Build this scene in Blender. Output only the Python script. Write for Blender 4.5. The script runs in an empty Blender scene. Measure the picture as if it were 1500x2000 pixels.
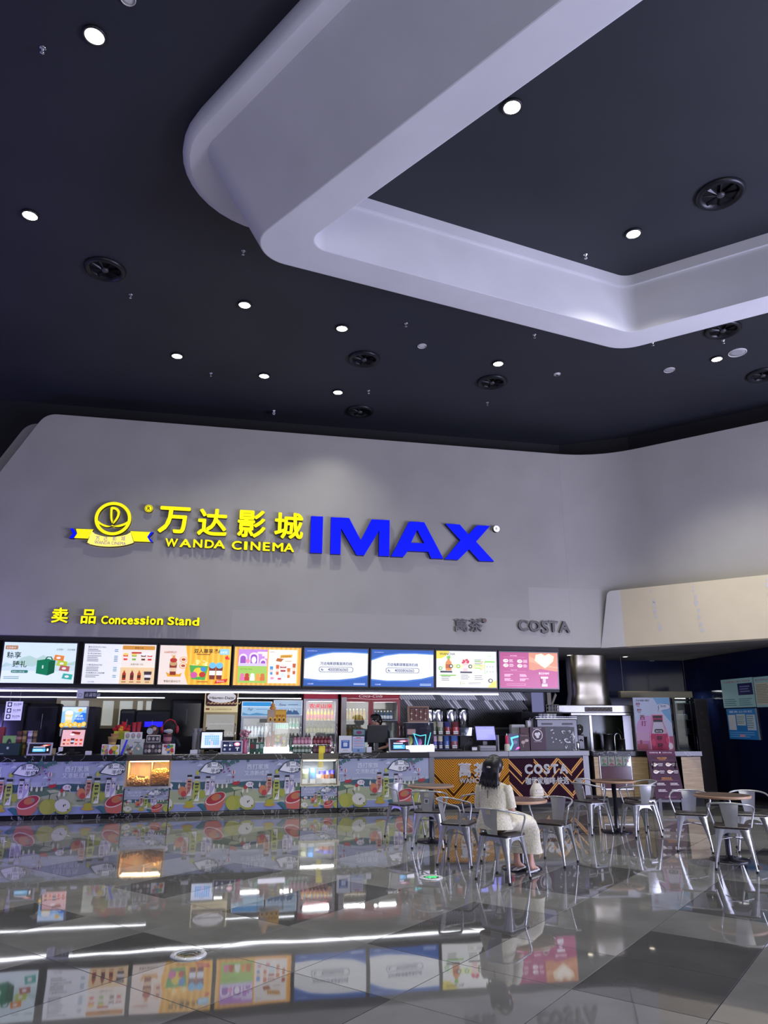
import bpy, bmesh, math, random
from math import sin, cos, pi, tan, radians, atan2, hypot, sqrt
from mathutils import Vector, Matrix
random.seed(7)
scene = bpy.context.scene
COL = scene.collection

# ------------------------------------------------------------------ camera
CAM_H, FPX, PITCH = 1.584, 1400.0, 0.2849
cd = bpy.data.cameras.new('camera'); cam = bpy.data.objects.new('camera', cd); COL.objects.link(cam)
cd.sensor_fit = 'VERTICAL'; cd.sensor_height = 36.0; cd.lens = 36.0 * FPX / 2000.0
cd.clip_start = 0.05; cd.clip_end = 200
cam.location = (0, 0, CAM_H); cam.rotation_euler = (pi / 2 + PITCH, 0, 0)
scene.camera = cam

# ------------------------------------------------------------------ world, exposure
w = bpy.data.worlds.new('World'); scene.world = w; w.use_nodes = True
bg = w.node_tree.nodes['Background']
bg.inputs[0].default_value = (0.46, 0.47, 0.92, 1); bg.inputs[1].default_value = 0.36
vs = scene.view_settings
vs.view_transform = 'Standard'; vs.look = 'None'; vs.gamma = 1.0; vs.use_curve_mapping = False
vs.exposure = 0.0
scene.cycles.use_denoising = True
scene.cycles.max_bounces = 6
scene.cycles.use_adaptive_sampling = True
scene.cycles.adaptive_threshold = .035
scene.cycles.diffuse_bounces = 3
scene.cycles.glossy_bounces = 4
scene.cycles.transparent_max_bounces = 10
scene.cycles.sample_clamp_indirect = 6.0

def spot(loc, energy, col=(1, .99, .93), size=2.2, blend=.7, radius=.07, rot=(0, 0, 0)):
    l = bpy.data.lights.new('downlight_lamp', 'SPOT'); l.energy = energy; l.color = col
    l.spot_size = size; l.spot_blend = blend; l.shadow_soft_size = radius
    o = bpy.data.objects.new('downlight_lamp', l); COL.objects.link(o); o.location = loc; o.rotation_euler = rot
    return o

def area(loc, target, sx, sy, energy, col):
    l = bpy.data.lights.new('fill_light', 'AREA'); l.shape = 'RECTANGLE'; l.size = sx; l.size_y = sy; l.energy = energy; l.color = col
    o = bpy.data.objects.new('fill_light', l); COL.objects.link(o); o.location = loc
    o.rotation_euler = (Vector(target) - Vector(loc)).to_track_quat('-Z', 'Y').to_euler()
    return o
area((11.2, 4.6, 0.9), (1.6, 8.2, 7.4), 8, 2.4, 1500, (.66, .67, 1.0))        # unseen fill light added low at the right to brighten the ceiling ring
area((5.0, -7.0, 2.4), (1.5, 14.0, 4.0), 10, 4.0, 380, (1.0, .985, .92))       # unseen fill light added behind the camera for the grey wall
pl_ = bpy.data.lights.new('violet_lamp', 'POINT'); pl_.energy = 200; pl_.color = (.30, .22, 1.0); pl_.shadow_soft_size = .3
po_ = bpy.data.objects.new('violet_lamp', pl_); COL.objects.link(po_); po_.location = (-8.2, 10.9, 1.3)      # violet arcade light beyond the left edge
# ------------------------------------------------------------------ frames
TA = 0.21; ANG = math.atan(TA); Y0 = 14.244           # line of the concession counter on the floor
UX, UY = cos(ANG), sin(ANG)
def WP(s, b, z=0.0):                                   # along the counter, behind its front, up
    return Vector((s * UX - b * UY, Y0 + s * UY + b * UX, z))
def ray(x, y):
    a = (x - 750) / FPX; b = -(y - 1000) / FPX
    return Vector((a, cos(PITCH) - b * sin(PITCH), sin(PITCH) + b * cos(PITCH)))
def FL(x, y, z=0.0):                                   # where a sight line meets a level
    r = ray(x, y); t = (z - CAM_H) / r.z
    return Vector((r.x * t, r.y * t, z))
def SZ(x, y, b):                                       # ... meets the upright plane b behind the counter front
    r = ray(x, y); o = WP(0, b)
    nx, ny = -UY, UX
    t = (o.x * nx + o.y * ny) / (r.x * nx + r.y * ny)
    p = r * t; q = Vector((p.x, p.y - Y0))
    return (q.x * UX + q.y * UY, CAM_H + r.z * t)
def BOX(x0, y0, x1, y1, b):                            # measured extent -> s0, s1, z0, z1 on that plane
    a = SZ(x0, (y0 + y1) / 2, b); c = SZ(x1, (y0 + y1) / 2, b)
    d = SZ((x0 + x1) / 2, y0, b); e = SZ((x0 + x1) / 2, y1, b)
    return a[0], c[0], e[1], d[1]
def ATY(x, y, Y):
    r = ray(x, y); t = Y / r.y
    return Vector((r.x * t, Y, CAM_H + r.z * t))

# ------------------------------------------------------------------ materials
MATS = {}
def lin(c):
    return c / 12.92 if c <= .04045 else ((c + .055) / 1.055) ** 2.4
def hexc(h):
    h = h.lstrip('#'); h = h if len(h) == 6 else ''.join(c * 2 for c in h); return tuple(lin(int(h[i:i + 2], 16) / 255) for i in (0, 2, 4))
def mat(name, col, rough=.5, metal=0.0, emit=0.0, alpha=1.0, noise=0.0, nscale=8.0, spec=.5, bump=0.0, trans=0.0, coat=0.0):
    if name in MATS: return MATS[name]
    c = hexc(col) if isinstance(col, str) else col
    m = bpy.data.materials.new(name); m.use_nodes = True
    nt = m.node_tree; p = nt.nodes['Principled BSDF']
    p.inputs['Base Color'].default_value = (*c, 1); p.inputs['Roughness'].default_value = rough
    p.inputs['Metallic'].default_value = metal; p.inputs['Specular IOR Level'].default_value = spec
    p.inputs['Alpha'].default_value = alpha
    p.inputs['Transmission Weight'].default_value = trans
    p.inputs['Coat Weight'].default_value = coat
    if emit:
        p.inputs['Emission Color'].default_value = (*c, 1); p.inputs['Emission Strength'].default_value = emit
    if noise or bump:
        tc = nt.nodes.new('ShaderNodeTexCoord'); n = nt.nodes.new('ShaderNodeTexNoise')
        n.inputs['Scale'].default_value = nscale; n.inputs['Detail'].default_value = 5
        nt.links.new(tc.outputs['Object'], n.inputs['Vector'])
        if noise:
            r = nt.nodes.new('ShaderNodeValToRGB')
            r.color_ramp.elements[0].position = .3; r.color_ramp.elements[1].position = .7
            r.color_ramp.elements[0].color = (*[v * (1 - noise) for v in c], 1)
            r.color_ramp.elements[1].color = (*[min(1, v * (1 + noise)) for v in c], 1)
            nt.links.new(n.outputs['Fac'], r.inputs['Fac']); nt.links.new(r.outputs['Color'], p.inputs['Base Color'])
        if bump:
            bp = nt.nodes.new('ShaderNodeBump'); bp.inputs['Strength'].default_value = bump; bp.inputs['Distance'].default_value = .01
            nt.links.new(n.outputs['Fac'], bp.inputs['Height']); nt.links.new(bp.outputs['Normal'], p.inputs['Normal'])
    MATS[name] = m
    return m
def pm(h, emit=0.0, rough=.55):                        # plain printed / moulded colour
    return mat('colour_%s_%g_%g' % (h.lstrip('#'), emit, rough), h, rough, emit=emit)
def glassmat(name='clear_glass', tint=(1, 1, 1), a=.12):
    if name in MATS: return MATS[name]
    m = bpy.data.materials.new(name); m.use_nodes = True; nt = m.node_tree
    nt.nodes.remove(nt.nodes['Principled BSDF'])
    out = nt.nodes['Material Output']; mx = nt.nodes.new('ShaderNodeMixShader')
    t = nt.nodes.new('ShaderNodeBsdfTransparent'); g = nt.nodes.new('ShaderNodeBsdfGlossy')
    t.inputs[0].default_value = (*tint, 1); g.inputs['Roughness'].default_value = .03
    fr = nt.nodes.new('ShaderNodeFresnel'); fr.inputs[0].default_value = 1.45
    ad = nt.nodes.new('ShaderNodeMath'); ad.operation = 'ADD'; ad.inputs[1].default_value = a * .3
    nt.links.new(fr.outputs[0], ad.inputs[0]); nt.links.new(ad.outputs[0], mx.inputs[0])
    nt.links.new(t.outputs[0], mx.inputs[1]); nt.links.new(g.outputs[0], mx.inputs[2]); nt.links.new(mx.outputs[0], out.inputs[0])
    MATS[name] = m
    return m
STEEL = mat('brushed_steel', (.46, .46, .46), .36, 1.0, noise=.08, nscale=20)
CHROME = mat('bright_steel', (.75, .76, .78), .12, 1.0)
BLACK = mat('black_plastic', (.012, .012, .014), .35)
MATTEB = mat('matte_black', (.010, .010, .012), .7)
WHITE = mat('white_plastic', (.78, .78, .8), .4)
GREYP = mat('grey_plastic', (.25, .25, .27), .45)
GLASS = glassmat()
TINTG = glassmat('tinted_glass', (.55, .6, .62), .3)

# ------------------------------------------------------------------ mesh builder
class MB:
    def __init__(s): s.v = []; s.f = []; s.m = []; s.mats = []; s.sm = []
    def mi(s, m):
        if m not in s.mats: s.mats.append(m)
        return s.mats.index(m)
    def add(s, vs, fs, m, smooth=False):
        o = len(s.v); s.v += [tuple(v) for v in vs]; k = s.mi(m)
        for f in fs: s.f.append(tuple(i + o for i in f)); s.m.append(k); s.sm.append(smooth)
        return s
    def box(s, x0, x1, y0, y1, z0, z1, m):
        return s.add([(x0, y0, z0), (x1, y0, z0), (x1, y1, z0), (x0, y1, z0), (x0, y0, z1), (x1, y0, z1), (x1, y1, z1), (x0, y1, z1)],
                     [(0, 3, 2, 1), (4, 5, 6, 7), (0, 1, 5, 4), (1, 2, 6, 5), (2, 3, 7, 6), (3, 0, 4, 7)], m)
    def bbox(s, x0, x1, y0, y1, z0, z1, m, r=.01):     # box with chamfered upright and top edges
        pts = [(x0 + r, y0), (x1 - r, y0), (x1, y0 + r), (x1, y1 - r), (x1 - r, y1), (x0 + r, y1), (x0, y1 - r), (x0, y0 + r)]
        cx, cy = (x0 + x1) / 2, (y0 + y1) / 2
        def ins(p): return (p[0] + (r if p[0] < cx else -r) * .8, p[1] + (r if p[1] < cy else -r) * .8)
        rings = [[(*ins(p), z0) for p in pts], [(*p, z0 + r) for p in pts], [(*p, z1 - r) for p in pts], [(*ins(p), z1) for p in pts]]
        return s.loft(rings, m, cap=True, smooth=False)
    def loft(s, rings, m, cap=True, smooth=True, closed=True):
        n = len(rings[0]); vs = [v for r in rings for v in r]; fs = []
        for i in range(len(rings) - 1):
            for j in range(n if closed else n - 1):
                k = (j + 1) % n
                fs.append((i * n + j, i * n + k, (i + 1) * n + k, (i + 1) * n + j))
        s.add(vs, fs, m, smooth)
        if cap:
            s.add(rings[0], [tuple(range(n - 1, -1, -1))], m); s.add(rings[-1], [tuple(range(n))], m)
        return s
    def prism(s, pts, y0, y1, m, side=None):           # outline in x,z pushed from y0 to y1
        n = len(pts); vs = [(x, y0, z) for x, z in pts] + [(x, y1, z) for x, z in pts]
        area = sum(pts[i][0] * pts[(i + 1) % n][1] - pts[(i + 1) % n][0] * pts[i][1] for i in range(n))
        idx = list(range(n)) if area > 0 else list(range(n))[::-1]
        s.add(vs, [tuple(idx)], m); s.add(vs, [tuple(i + n for i in idx[::-1])], m)
        s.add(vs, [(idx[(k + 1) % n], idx[k], idx[k] + n, idx[(k + 1) % n] + n) for k in range(n)], side or m)
        return s
    def slab(s, pts, z0, z1, m, side=None):            # outline in x,y pushed from z0 to z1
        n = len(pts); vs = [(x, y, z0) for x, y in pts] + [(x, y, z1) for x, y in pts]
        area = sum(pts[i][0] * pts[(i + 1) % n][1] - pts[(i + 1) % n][0] * pts[i][1] for i in range(n))
        idx = list(range(n)) if area > 0 else list(range(n))[::-1]
        s.add(vs, [tuple(idx[::-1])], m); s.add(vs, [tuple(i + n for i in idx)], m)
        s.add(vs, [(idx[k], idx[(k + 1) % n], idx[(k + 1) % n] + n, idx[k] + n) for k in range(n)], side or m)
        return s
    def lathe(s, prof, m, n=16, c=(0, 0, 0), smooth=True, sx=1, sy=1):
        rings = [[(c[0] + sx * r * cos(2 * pi * j / n), c[1] + sy * r * sin(2 * pi * j / n), c[2] + z) for j in range(n)] for r, z in prof]
        return s.loft(rings, m, True, smooth)
    def tube(s, pts, r, m, n=8, cap=True, closed=False):
        pts = [Vector(p) for p in pts]; rs = r if isinstance(r, (list, tuple)) else [r] * len(pts)
        rings = []; up = None; N = len(pts)
        for i, p in enumerate(pts):
            if closed: t = pts[(i + 1) % N] - pts[i - 1]
            else: t = pts[min(i + 1, N - 1)] - pts[max(i - 1, 0)]
            t.normalize()
            if up is None:
                up = Vector((0, 0, 1)) if abs(t.z) < .9 else Vector((1, 0, 0))
            a = t.cross(up)
            if a.length < 1e-5: a = t.cross(Vector((0, 1, 0)))
            a.normalize(); b2 = a.cross(t); up = b2
            rings.append([p + (a * cos(2 * pi * j / n) + b2 * sin(2 * pi * j / n)) * rs[i] for j in range(n)])
        if closed:
            rings.append(rings[0]); return s.loft(rings, m, False)
        return s.loft(rings, m, cap)
    def ball(s, c, r, m, n=10, k=6, sc=(1, 1, 1)):
        prof = [(max(1e-4, r * sin(pi * i / k)), -r * cos(pi * i / k)) for i in range(k + 1)]
        rings = [[(c[0] + sc[0] * q * cos(2 * pi * j / n), c[1] + sc[1] * q * sin(2 * pi * j / n), c[2] + sc[2] * z) for j in range(n)] for q, z in prof]
        return s.loft(rings, m, False)
    def mesh(s, name):
        me = bpy.data.meshes.new(name); me.from_pydata(s.v, [], s.f)
        for m in s.mats: me.materials.append(m)
        me.polygons.foreach_set('material_index', s.m); me.polygons.foreach_set('use_smooth', s.sm); me.update()
        return me
    def build(s, name, parent=None, loc=(0, 0, 0), rz=0.0, **kw):
        o = bpy.data.objects.new(name, s.mesh(name)); COL.objects.link(o)
        o.location = loc; o.rotation_euler = (0, 0, rz); o.parent = parent
        return tag(o, **kw)

def tag(o, label=None, cat=None, group=None, kind=None):
    if label: o['label'] = label
    if cat: o['category'] = cat
    if group: o['group'] = group
    if kind: o['kind'] = kind
    return o
def thing(name, label, cat, loc=(0, 0, 0), rz=0.0, group=None):
    o = bpy.data.objects.new(name, None); COL.objects.link(o); o.empty_display_size = .1
    o.location = loc; o.rotation_euler = (0, 0, rz)
    return tag(o, label, cat, group)
def obj(name, me, parent=None, loc=(0, 0, 0), rz=0.0, **kw):
    o = bpy.data.objects.new(name, me); COL.objects.link(o); o.location = loc; o.rotation_euler = (0, 0, rz); o.parent = parent
    return tag(o, **kw)
def kids(o): return [c for c in COL.objects if c.parent == o]
def dup(root, loc, rz=None, label=None, group=None):
    def cp(o, par):
        c = o.copy(); COL.objects.link(c); c.parent = par
        for ch in TREE.get(o.name, ()): 
            cp(ch, c)
        return c
    global TREE
    TREE = {}
    for o in COL.objects:
        if o.parent: TREE.setdefault(o.parent.name, []).append(o)
    c = cp(root, None); c.location = loc
    if rz is not None: c.rotation_euler = (0, 0, rz)
    if label: c['label'] = label
    if group: c['group'] = group
    return c

# ------------------------------------------------------------------ lettering and flat print
TXT = {}
def glyphs(body, bold=0.0, shear=0.0):
    k = (body, bold, shear)
    if k not in TXT:
        c = bpy.data.curves.new('lettering', 'FONT'); c.body = body; c.size = 1; c.offset = bold; c.shear = shear; c.resolution_u = 3
        o = bpy.data.objects.new('lettering', c); COL.objects.link(o)
        bpy.context.view_layer.update()
        me = o.evaluated_get(bpy.context.evaluated_depsgraph_get()).to_mesh()
        vs = [(v.co.x, v.co.y) for v in me.vertices]; fs = [tuple(p.vertices) for p in me.polygons]
        o.to_mesh_clear(); bpy.data.objects.remove(o); bpy.data.curves.remove(c)
        xs = [v[0] for v in vs] or [0]; ys = [v[1] for v in vs] or [0]
        TXT[k] = (vs, fs, min(xs), max(xs), min(ys), max(ys))
    return TXT[k]
class Print:                                           # flat print: x right, z up, facing -y, unit w x h
    def __init__(s, w, h, emit=0.0, y=0.0, step=.0006, rough=.55):
        s.w, s.h, s.e, s.y, s.st, s.rg = w, h, emit, y, step, rough; s.mb = MB(); s.n = 0
    def M(s, c): return c if not isinstance(c, str) else pm(c, s.e, s.rg)
    def lay(s, pts, c, keep=False):
        if not keep: s.n += 1
        y = s.y - s.st * s.n
        P = [(x * s.w, y, z * s.h) for x, z in pts]; n = len(P)
        a = sum(P[i][0] * P[(i + 1) % n][2] - P[(i + 1) % n][0] * P[i][2] for i in range(n))
        s.mb.add(P, [tuple(range(n)) if a > 0 else tuple(range(n))[::-1]], s.M(c)); return s
    def rect(s, x0, z0, x1, z1, c): return s.lay([(x0, z0), (x1, z0), (x1, z1), (x0, z1)], c)
    def ell(s, cx, cz, rx, rz, c, rot=0.0, n=20, a0=0.0, a1=2 * pi):
        pts = []
        full = abs(a1 - a0 - 2 * pi) < 1e-6
        for i in range(n if full else n + 1):
            t = a0 + (a1 - a0) * i / n; x, z = rx * cos(t), rz * sin(t)
            pts.append((cx + x * cos(rot) - z * sin(rot) * s.h / s.w, cz + x * sin(rot) * s.w / s.h + z * cos(rot)))
        return s.lay(pts, c)
    def rrect(s, x0, z0, x1, z1, r, c, n=4):
        rx = r / s.w * min(s.w, s.h); rz = r / s.h * min(s.w, s.h); pts = []
        for cx, cz, a in ((x1 - rx, z0 + rz, -pi / 2), (x1 - rx, z1 - rz, 0), (x0 + rx, z1 - rz, pi / 2), (x0 + rx, z0 + rz, pi)):
            for i in range(n + 1): t = a + pi / 2 * i / n; pts.append((cx + rx * cos(t), cz + rz * sin(t)))
        return s.lay(pts, c)
    def poly(s, pts, c): return s.lay(pts, c)
    def text(s, body, x, z, hgt, c, align='l', bold=0.0, width=None, shear=0.0):
        vs, fs, x0, x1, z0, z1 = glyphs(body, bold, shear); s.n += 1; y = s.y - s.st * s.n
        k = hgt * s.h                                  # metres per em
        kx = k if width is None else width * s.w / max(1e-6, x1 - x0)
        L = (x1 - x0) * kx; ox = x * s.w - (0 if align == 'l' else L / 2 if align == 'c' else L)
        s.mb.add([(ox + (vx - x0) * kx, y, z * s.h + vz * k) for vx, vz in vs], fs, s.M(c)); return s
    def lines(s, x0, z0, x1, z1, n, c, fill=.45, ragged=.25):   # rows of unreadably small print
        hh = (z1 - z0) / n
        for i in range(n):
            e = x1 - (x1 - x0) * ragged * random.random()
            s.rect(x0, z1 - hh * (i + .5 + fill / 2), e, z1 - hh * (i + .5 - fill / 2), c)
        return s
    def build(s, name, parent=None, loc=(0, 0, 0), rz=0.0, **kw): return s.mb.build(name, parent, loc, rz, **kw)
def letters(mb, body, x, z, em, y0, y1, m, side=None, bold=0.0, width=None, align='l', shear=0.0):
    """solid lettering: face at y0 (towards the viewer), back at y1"""
    vs, fs, a, b, c, d = glyphs(body, 0.0, shear)
    if bold > .02:                                     # heavy strokes: fatten by doubling the outline round about
        k = bold * .8; V2, F2 = [], []
        for q in range(8):
            o = len(V2); V2 += [(x_ + k * cos(q * pi / 4), y_ + k * sin(q * pi / 4)) for x_, y_ in vs]; F2 += [tuple(i + o for i in f) for f in fs]
        vs, fs, a, b, c, d = V2, F2, a - k, b + k, c - k, d + k
    kx = em if width is None else width / max(1e-6, b - a)
    ox = x - (0 if align == 'l' else (b - a) * kx / 2 if align == 'c' else (b - a) * kx)
    n = len(vs); V = [(ox + (p - a) * kx, y0, z + q * em) for p, q in vs]; B = [(p[0], y1, p[2]) for p in V]
    cnt = {}
    for f in fs:
        for i in range(len(f)):
            e = (f[i], f[(i + 1) % len(f)]); cnt[tuple(sorted(e))] = cnt.get(tuple(sorted(e)), 0) + 1
    sides = []
    for f in fs:
        for i in range(len(f)):
            e = (f[i], f[(i + 1) % len(f)])
            if cnt[tuple(sorted(e))] == 1: sides.append((e[1], e[0], e[0] + n, e[1] + n))
    mb.add(V, fs, m); mb.add(B, [f[::-1] for f in fs], side or m); mb.add(V + B, sides, side or m)
    return ox, ox + (b - a) * kx
# ================================================================== STRUCTURE
# ---- materials of the shell
def floor_mat(name, c, rough):
    m = bpy.data.materials.new(name); m.use_nodes = True; nt = m.node_tree; p = nt.nodes['Principled BSDF']
    tc = nt.nodes.new('ShaderNodeTexCoord'); n = nt.nodes.new('ShaderNodeTexNoise'); n.inputs['Scale'].default_value = 2.2; n.inputs['Detail'].default_value = 6
    oi = nt.nodes.new('ShaderNodeObjectInfo'); ad = nt.nodes.new('ShaderNodeVectorMath'); ad.operation = 'ADD'
    nt.links.new(tc.outputs['Object'], ad.inputs[0]); nt.links.new(oi.outputs['Location'], ad.inputs[1]); nt.links.new(ad.outputs[0], n.inputs['Vector'])
    r = nt.nodes.new('ShaderNodeValToRGB'); r.color_ramp.elements[0].position = .3; r.color_ramp.elements[1].position = .75
    r.color_ramp.elements[0].color = (*[v * .82 for v in c], 1); r.color_ramp.elements[1].color = (*[v * 1.16 for v in c], 1)
    nt.links.new(n.outputs['Fac'], r.inputs['Fac']); nt.links.new(r.outputs['Color'], p.inputs['Base Color'])
    n2 = nt.nodes.new('ShaderNodeTexNoise'); n2.inputs['Scale'].default_value = 1.6; n2.inputs['Detail'].default_value = 1
    nt.links.new(ad.outputs[0], n2.inputs['Vector'])
    bp = nt.nodes.new('ShaderNodeBump'); bp.inputs['Strength'].default_value = .045; bp.inputs['Distance'].default_value = .02
    nt.links.new(n2.outputs['Fac'], bp.inputs['Height']); nt.links.new(bp.outputs['Normal'], p.inputs['Normal'])
    p.inputs['Roughness'].default_value = rough; p.inputs['IOR'].default_value = 1.6; p.inputs['Specular IOR Level'].default_value = .6
    return m
TILE_L = floor_mat('polished_grey_tile', (.24, .238, .218), .03)
TILE_D = floor_mat('polished_charcoal_tile', (.115, .113, .106), .03)
GROUT = mat('grout', (.02, .02, .02), .8)
def wall_mat(name, c, patches=()):
    """painted plaster; patches = lighter repainted areas, each (x0,x1,z0,z1,colour) in the wall's own metres"""
    m = bpy.data.materials.new(name); m.use_nodes = True; nt = m.node_tree; p = nt.nodes['Principled BSDF']
    tc = nt.nodes.new('ShaderNodeTexCoord'); n = nt.nodes.new('ShaderNodeTexNoise'); n.inputs['Scale'].default_value = 1.1; n.inputs['Detail'].default_value = 7
    nt.links.new(tc.outputs['Object'], n.inputs['Vector'])
    r = nt.nodes.new('ShaderNodeValToRGB'); r.color_ramp.elements[0].position = .3; r.color_ramp.elements[1].position = .72
    r.color_ramp.elements[0].color = (*[v * .93 for v in c], 1); r.color_ramp.elements[1].color = (*[v * 1.05 for v in c], 1)
    nt.links.new(n.outputs['Fac'], r.inputs['Fac']); last = r.outputs['Color']
    sp = nt.nodes.new('ShaderNodeSeparateXYZ'); nt.links.new(tc.outputs['Object'], sp.inputs[0])
    def cmp(sock, op, v):
        q = nt.nodes.new('ShaderNodeMath'); q.operation = op; q.inputs[1].default_value = v; nt.links.new(sock, q.inputs[0]); return q.outputs[0]
    def mul(a, b):
        q = nt.nodes.new('ShaderNodeMath'); q.operation = 'MULTIPLY'; nt.links.new(a, q.inputs[0]); nt.links.new(b, q.inputs[1]); return q.outputs[0]
    for x0, x1, z0, z1, pc in patches:
        f = mul(mul(cmp(sp.outputs[0], 'GREATER_THAN', x0), cmp(sp.outputs[0], 'LESS_THAN', x1)), mul(cmp(sp.outputs[2], 'GREATER_THAN', z0), cmp(sp.outputs[2], 'LESS_THAN', z1)))
        mx = nt.nodes.new('ShaderNodeMix'); mx.data_type = 'RGBA'; mx.inputs['B'].default_value = (*pc, 1)
        nt.links.new(f, mx.inputs['Factor']); nt.links.new(last, mx.inputs['A']); last = mx.outputs['Result']
    nt.links.new(last, p.inputs['Base Color']); p.inputs['Roughness'].default_value = .75; p.inputs['Specular IOR Level'].default_value = .25
    return m
GREY = (.40, .384, .348)
PATCH = (.425, .408, .370)
WALLM = wall_mat('grey_painted_plaster', GREY, [(-2.95, 3.05, 3.0, 3.62, PATCH), (3.05, 4.75, 3.0, 4.28, (.432, .418, .382))])
WALLR = WALLM
BEIGE = wall_mat('beige_painted_panel', (.70, .615, .43))
WHITEP = wall_mat('white_painted_panel', (.68, .665, .61))
RINGM = wall_mat('white_painted_board', (.69, .69, .70))
DARKC = mat('dark_ceiling_paint', (.020, .023, .031), .62, noise=.12, nscale=.8)
DARKW = mat('dark_wall_paint', (.010, .010, .013), .6)
NAVY = mat('navy_lacquered_glass', (.010, .017, .065), .10, noise=.2, nscale=.7)
SOFF = mat('soffit_plaster', (.22, .21, .20), .8, noise=.25, nscale=1.5)

# ---- floor: every tile its own piece, laid on the diagonal
TH = -.6351; TS = .8; TO = Vector((-1.891, 6.335))
E1 = Vector((cos(TH), sin(TH))); E2 = Vector((-sin(TH), cos(TH)))
mb = MB().box(-10.5, 12.5, -1.6, 19.6, -.12, -.012, GROUT); floor = mb.build('floor', kind='structure', label='polished grey and charcoal tiled lobby floor')
h = TS / 2 - .0016
def tile_mesh(m):
    mb = MB(); r = .002
    mb.loft([[(-h, -h, -.012), (h, -h, -.012), (h, h, -.012), (-h, h, -.012)], [(-h, -h, -r), (h, -h, -r), (h, h, -r), (-h, h, -r)],
             [(-h + r, -h + r, 0), (h - r, -h + r, 0), (h - r, h - r, 0), (-h + r, h - r, 0)]], m, True, False)
    return mb.mesh('floor_tile')
tl, td = tile_mesh(TILE_L), tile_mesh(TILE_D)
cells = []
for i in range(-24, 26):
    for j in range(-24, 26):
        c = TO + E1 * (i + .5) * TS - E2 * (j + .5) * TS
        if -1.2 < c.y < 19.2 and -10 < c.x < 12:
            # does the photograph show it?
            seen = c.y > 4.0 and abs(c.x) < c.y * .56 + .6 and c.y < 15.6 - .0 + TA * min(c.x, 3) * 1.0
            cells.append((0 if seen else 1, hypot(c.x, c.y), i, j, c))
cells.sort(key=lambda t: t[:2])
rest = MB()
for n, (u_, d_, i, j, c) in enumerate(cells):
    dark = (i % 2 == 0) and (j % 3 in (0, 1))
    if n < 300:
        obj('floor_tile', td if dark else tl, floor, (c.x, c.y, 0), TH)
    else:
        q = [(c + E1 * a * h + E2 * b * h) for a, b in ((-1, -1), (1, -1), (1, 1), (-1, 1))]
        rest.add([(p.x, p.y, 0) for p in q], [(0, 1, 2, 3)], TILE_D if dark else TILE_L)
rest.build('floor_tile_rest', floor, kind='stuff')

# ---- main ceiling
ZC = 7.8
mb = MB().box(-12, 13, -1.6, 19.6, ZC, ZC + .15, DARKC); mb.build('ceiling', kind='structure', label='matt near-black lobby ceiling')

# ---- hanging white ceiling ring: rounded polygon swept along a stepped profile
def fillet(poly, offs, rads, seg=12):
    n = len(poly); out = []
    lines_ = []
    for i in range(n):
        p, q = Vector(poly[i]), Vector(poly[(i + 1) % n]); d = (q - p).normalized(); nn = Vector((-d.y, d.x))   # clockwise loop: outward
        lines_.append((p + nn * (offs if not isinstance(offs, tuple) else offs[0] if i == n - 1 else offs[1]), d))
    for i in range(n):
        (p1, d1), (p2, d2) = lines_[i - 1], lines_[i]
        cr = d1.x * d2.y - d1.y * d2.x; t = ((p2 - p1).x * d2.y - (p2 - p1).y * d2.x) / cr
        c = p1 + d1 * t; turn = math.acos(max(-1, min(1, d1.dot(d2)))); L = rads[i] * tan(turn / 2)
        a = c - d1 * L; nn = Vector((d1.y, -d1.x)); o = a + nn * rads[i]
        a0 = atan2(a.y - o.y, a.x - o.x)
        for k in range(seg + 1):
            t = a0 - turn * k / seg; out.append((o.x + rads[i] * cos(t), o.y + rads[i] * sin(t)))
    return out
RP = [(-1.73, 7.26), (3.55, 9.59), (9.49, 5.89), (4.28, 1.25)]
def ringpts(d, z, r): return [(x, y, z) for x, y in fillet(RP, d, [r, r * 1.3, r, r])]
ring = thing('trim_1', 'white rounded angular ring hanging below the dark ceiling', None); ring['kind'] = 'structure'
def ringpart(name, prof):
    mb = MB(); R = [ringpts(*p) for p in prof]
    if name == 'ring_flange': mb.loft(R[:2], RINGM, False, True); mb.loft(R[1:], RINGM, False, True)
    else:
        for a, b in zip(R, R[1:]): mb.loft([a, b], RINGM, False, True)
    o = mb.build(name, ring)
    return o
ringpart('ring_underside', [(-.45, 6.905, .2), (-.438, 6.9, .21), (-.012, 6.9, .38), (0, 6.905, .39)])
ringpart('ring_outer_face', [(0, 6.905, .39), ((.76, -.34), 7.62, .36)])
ringpart('ring_flange', [((.76, -.34), 7.62, .36), ((.93, .34), 7.61, .95), ((.985, .44), 7.625, 1.05), ((1.01, .50), 7.67, 1.1), ((1.01, .50), 7.74, 1.1), ((.99, .48), 7.8, 1.1)])
ringpart('ring_inner_face', [(-.45, 6.905, .2), (-.44, 7.64, .2)])
ringpart('ring_lip', [(-.44, 7.64, .2), (-.475, 7.64, .2), (-.475, 7.8, .2)])

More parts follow.
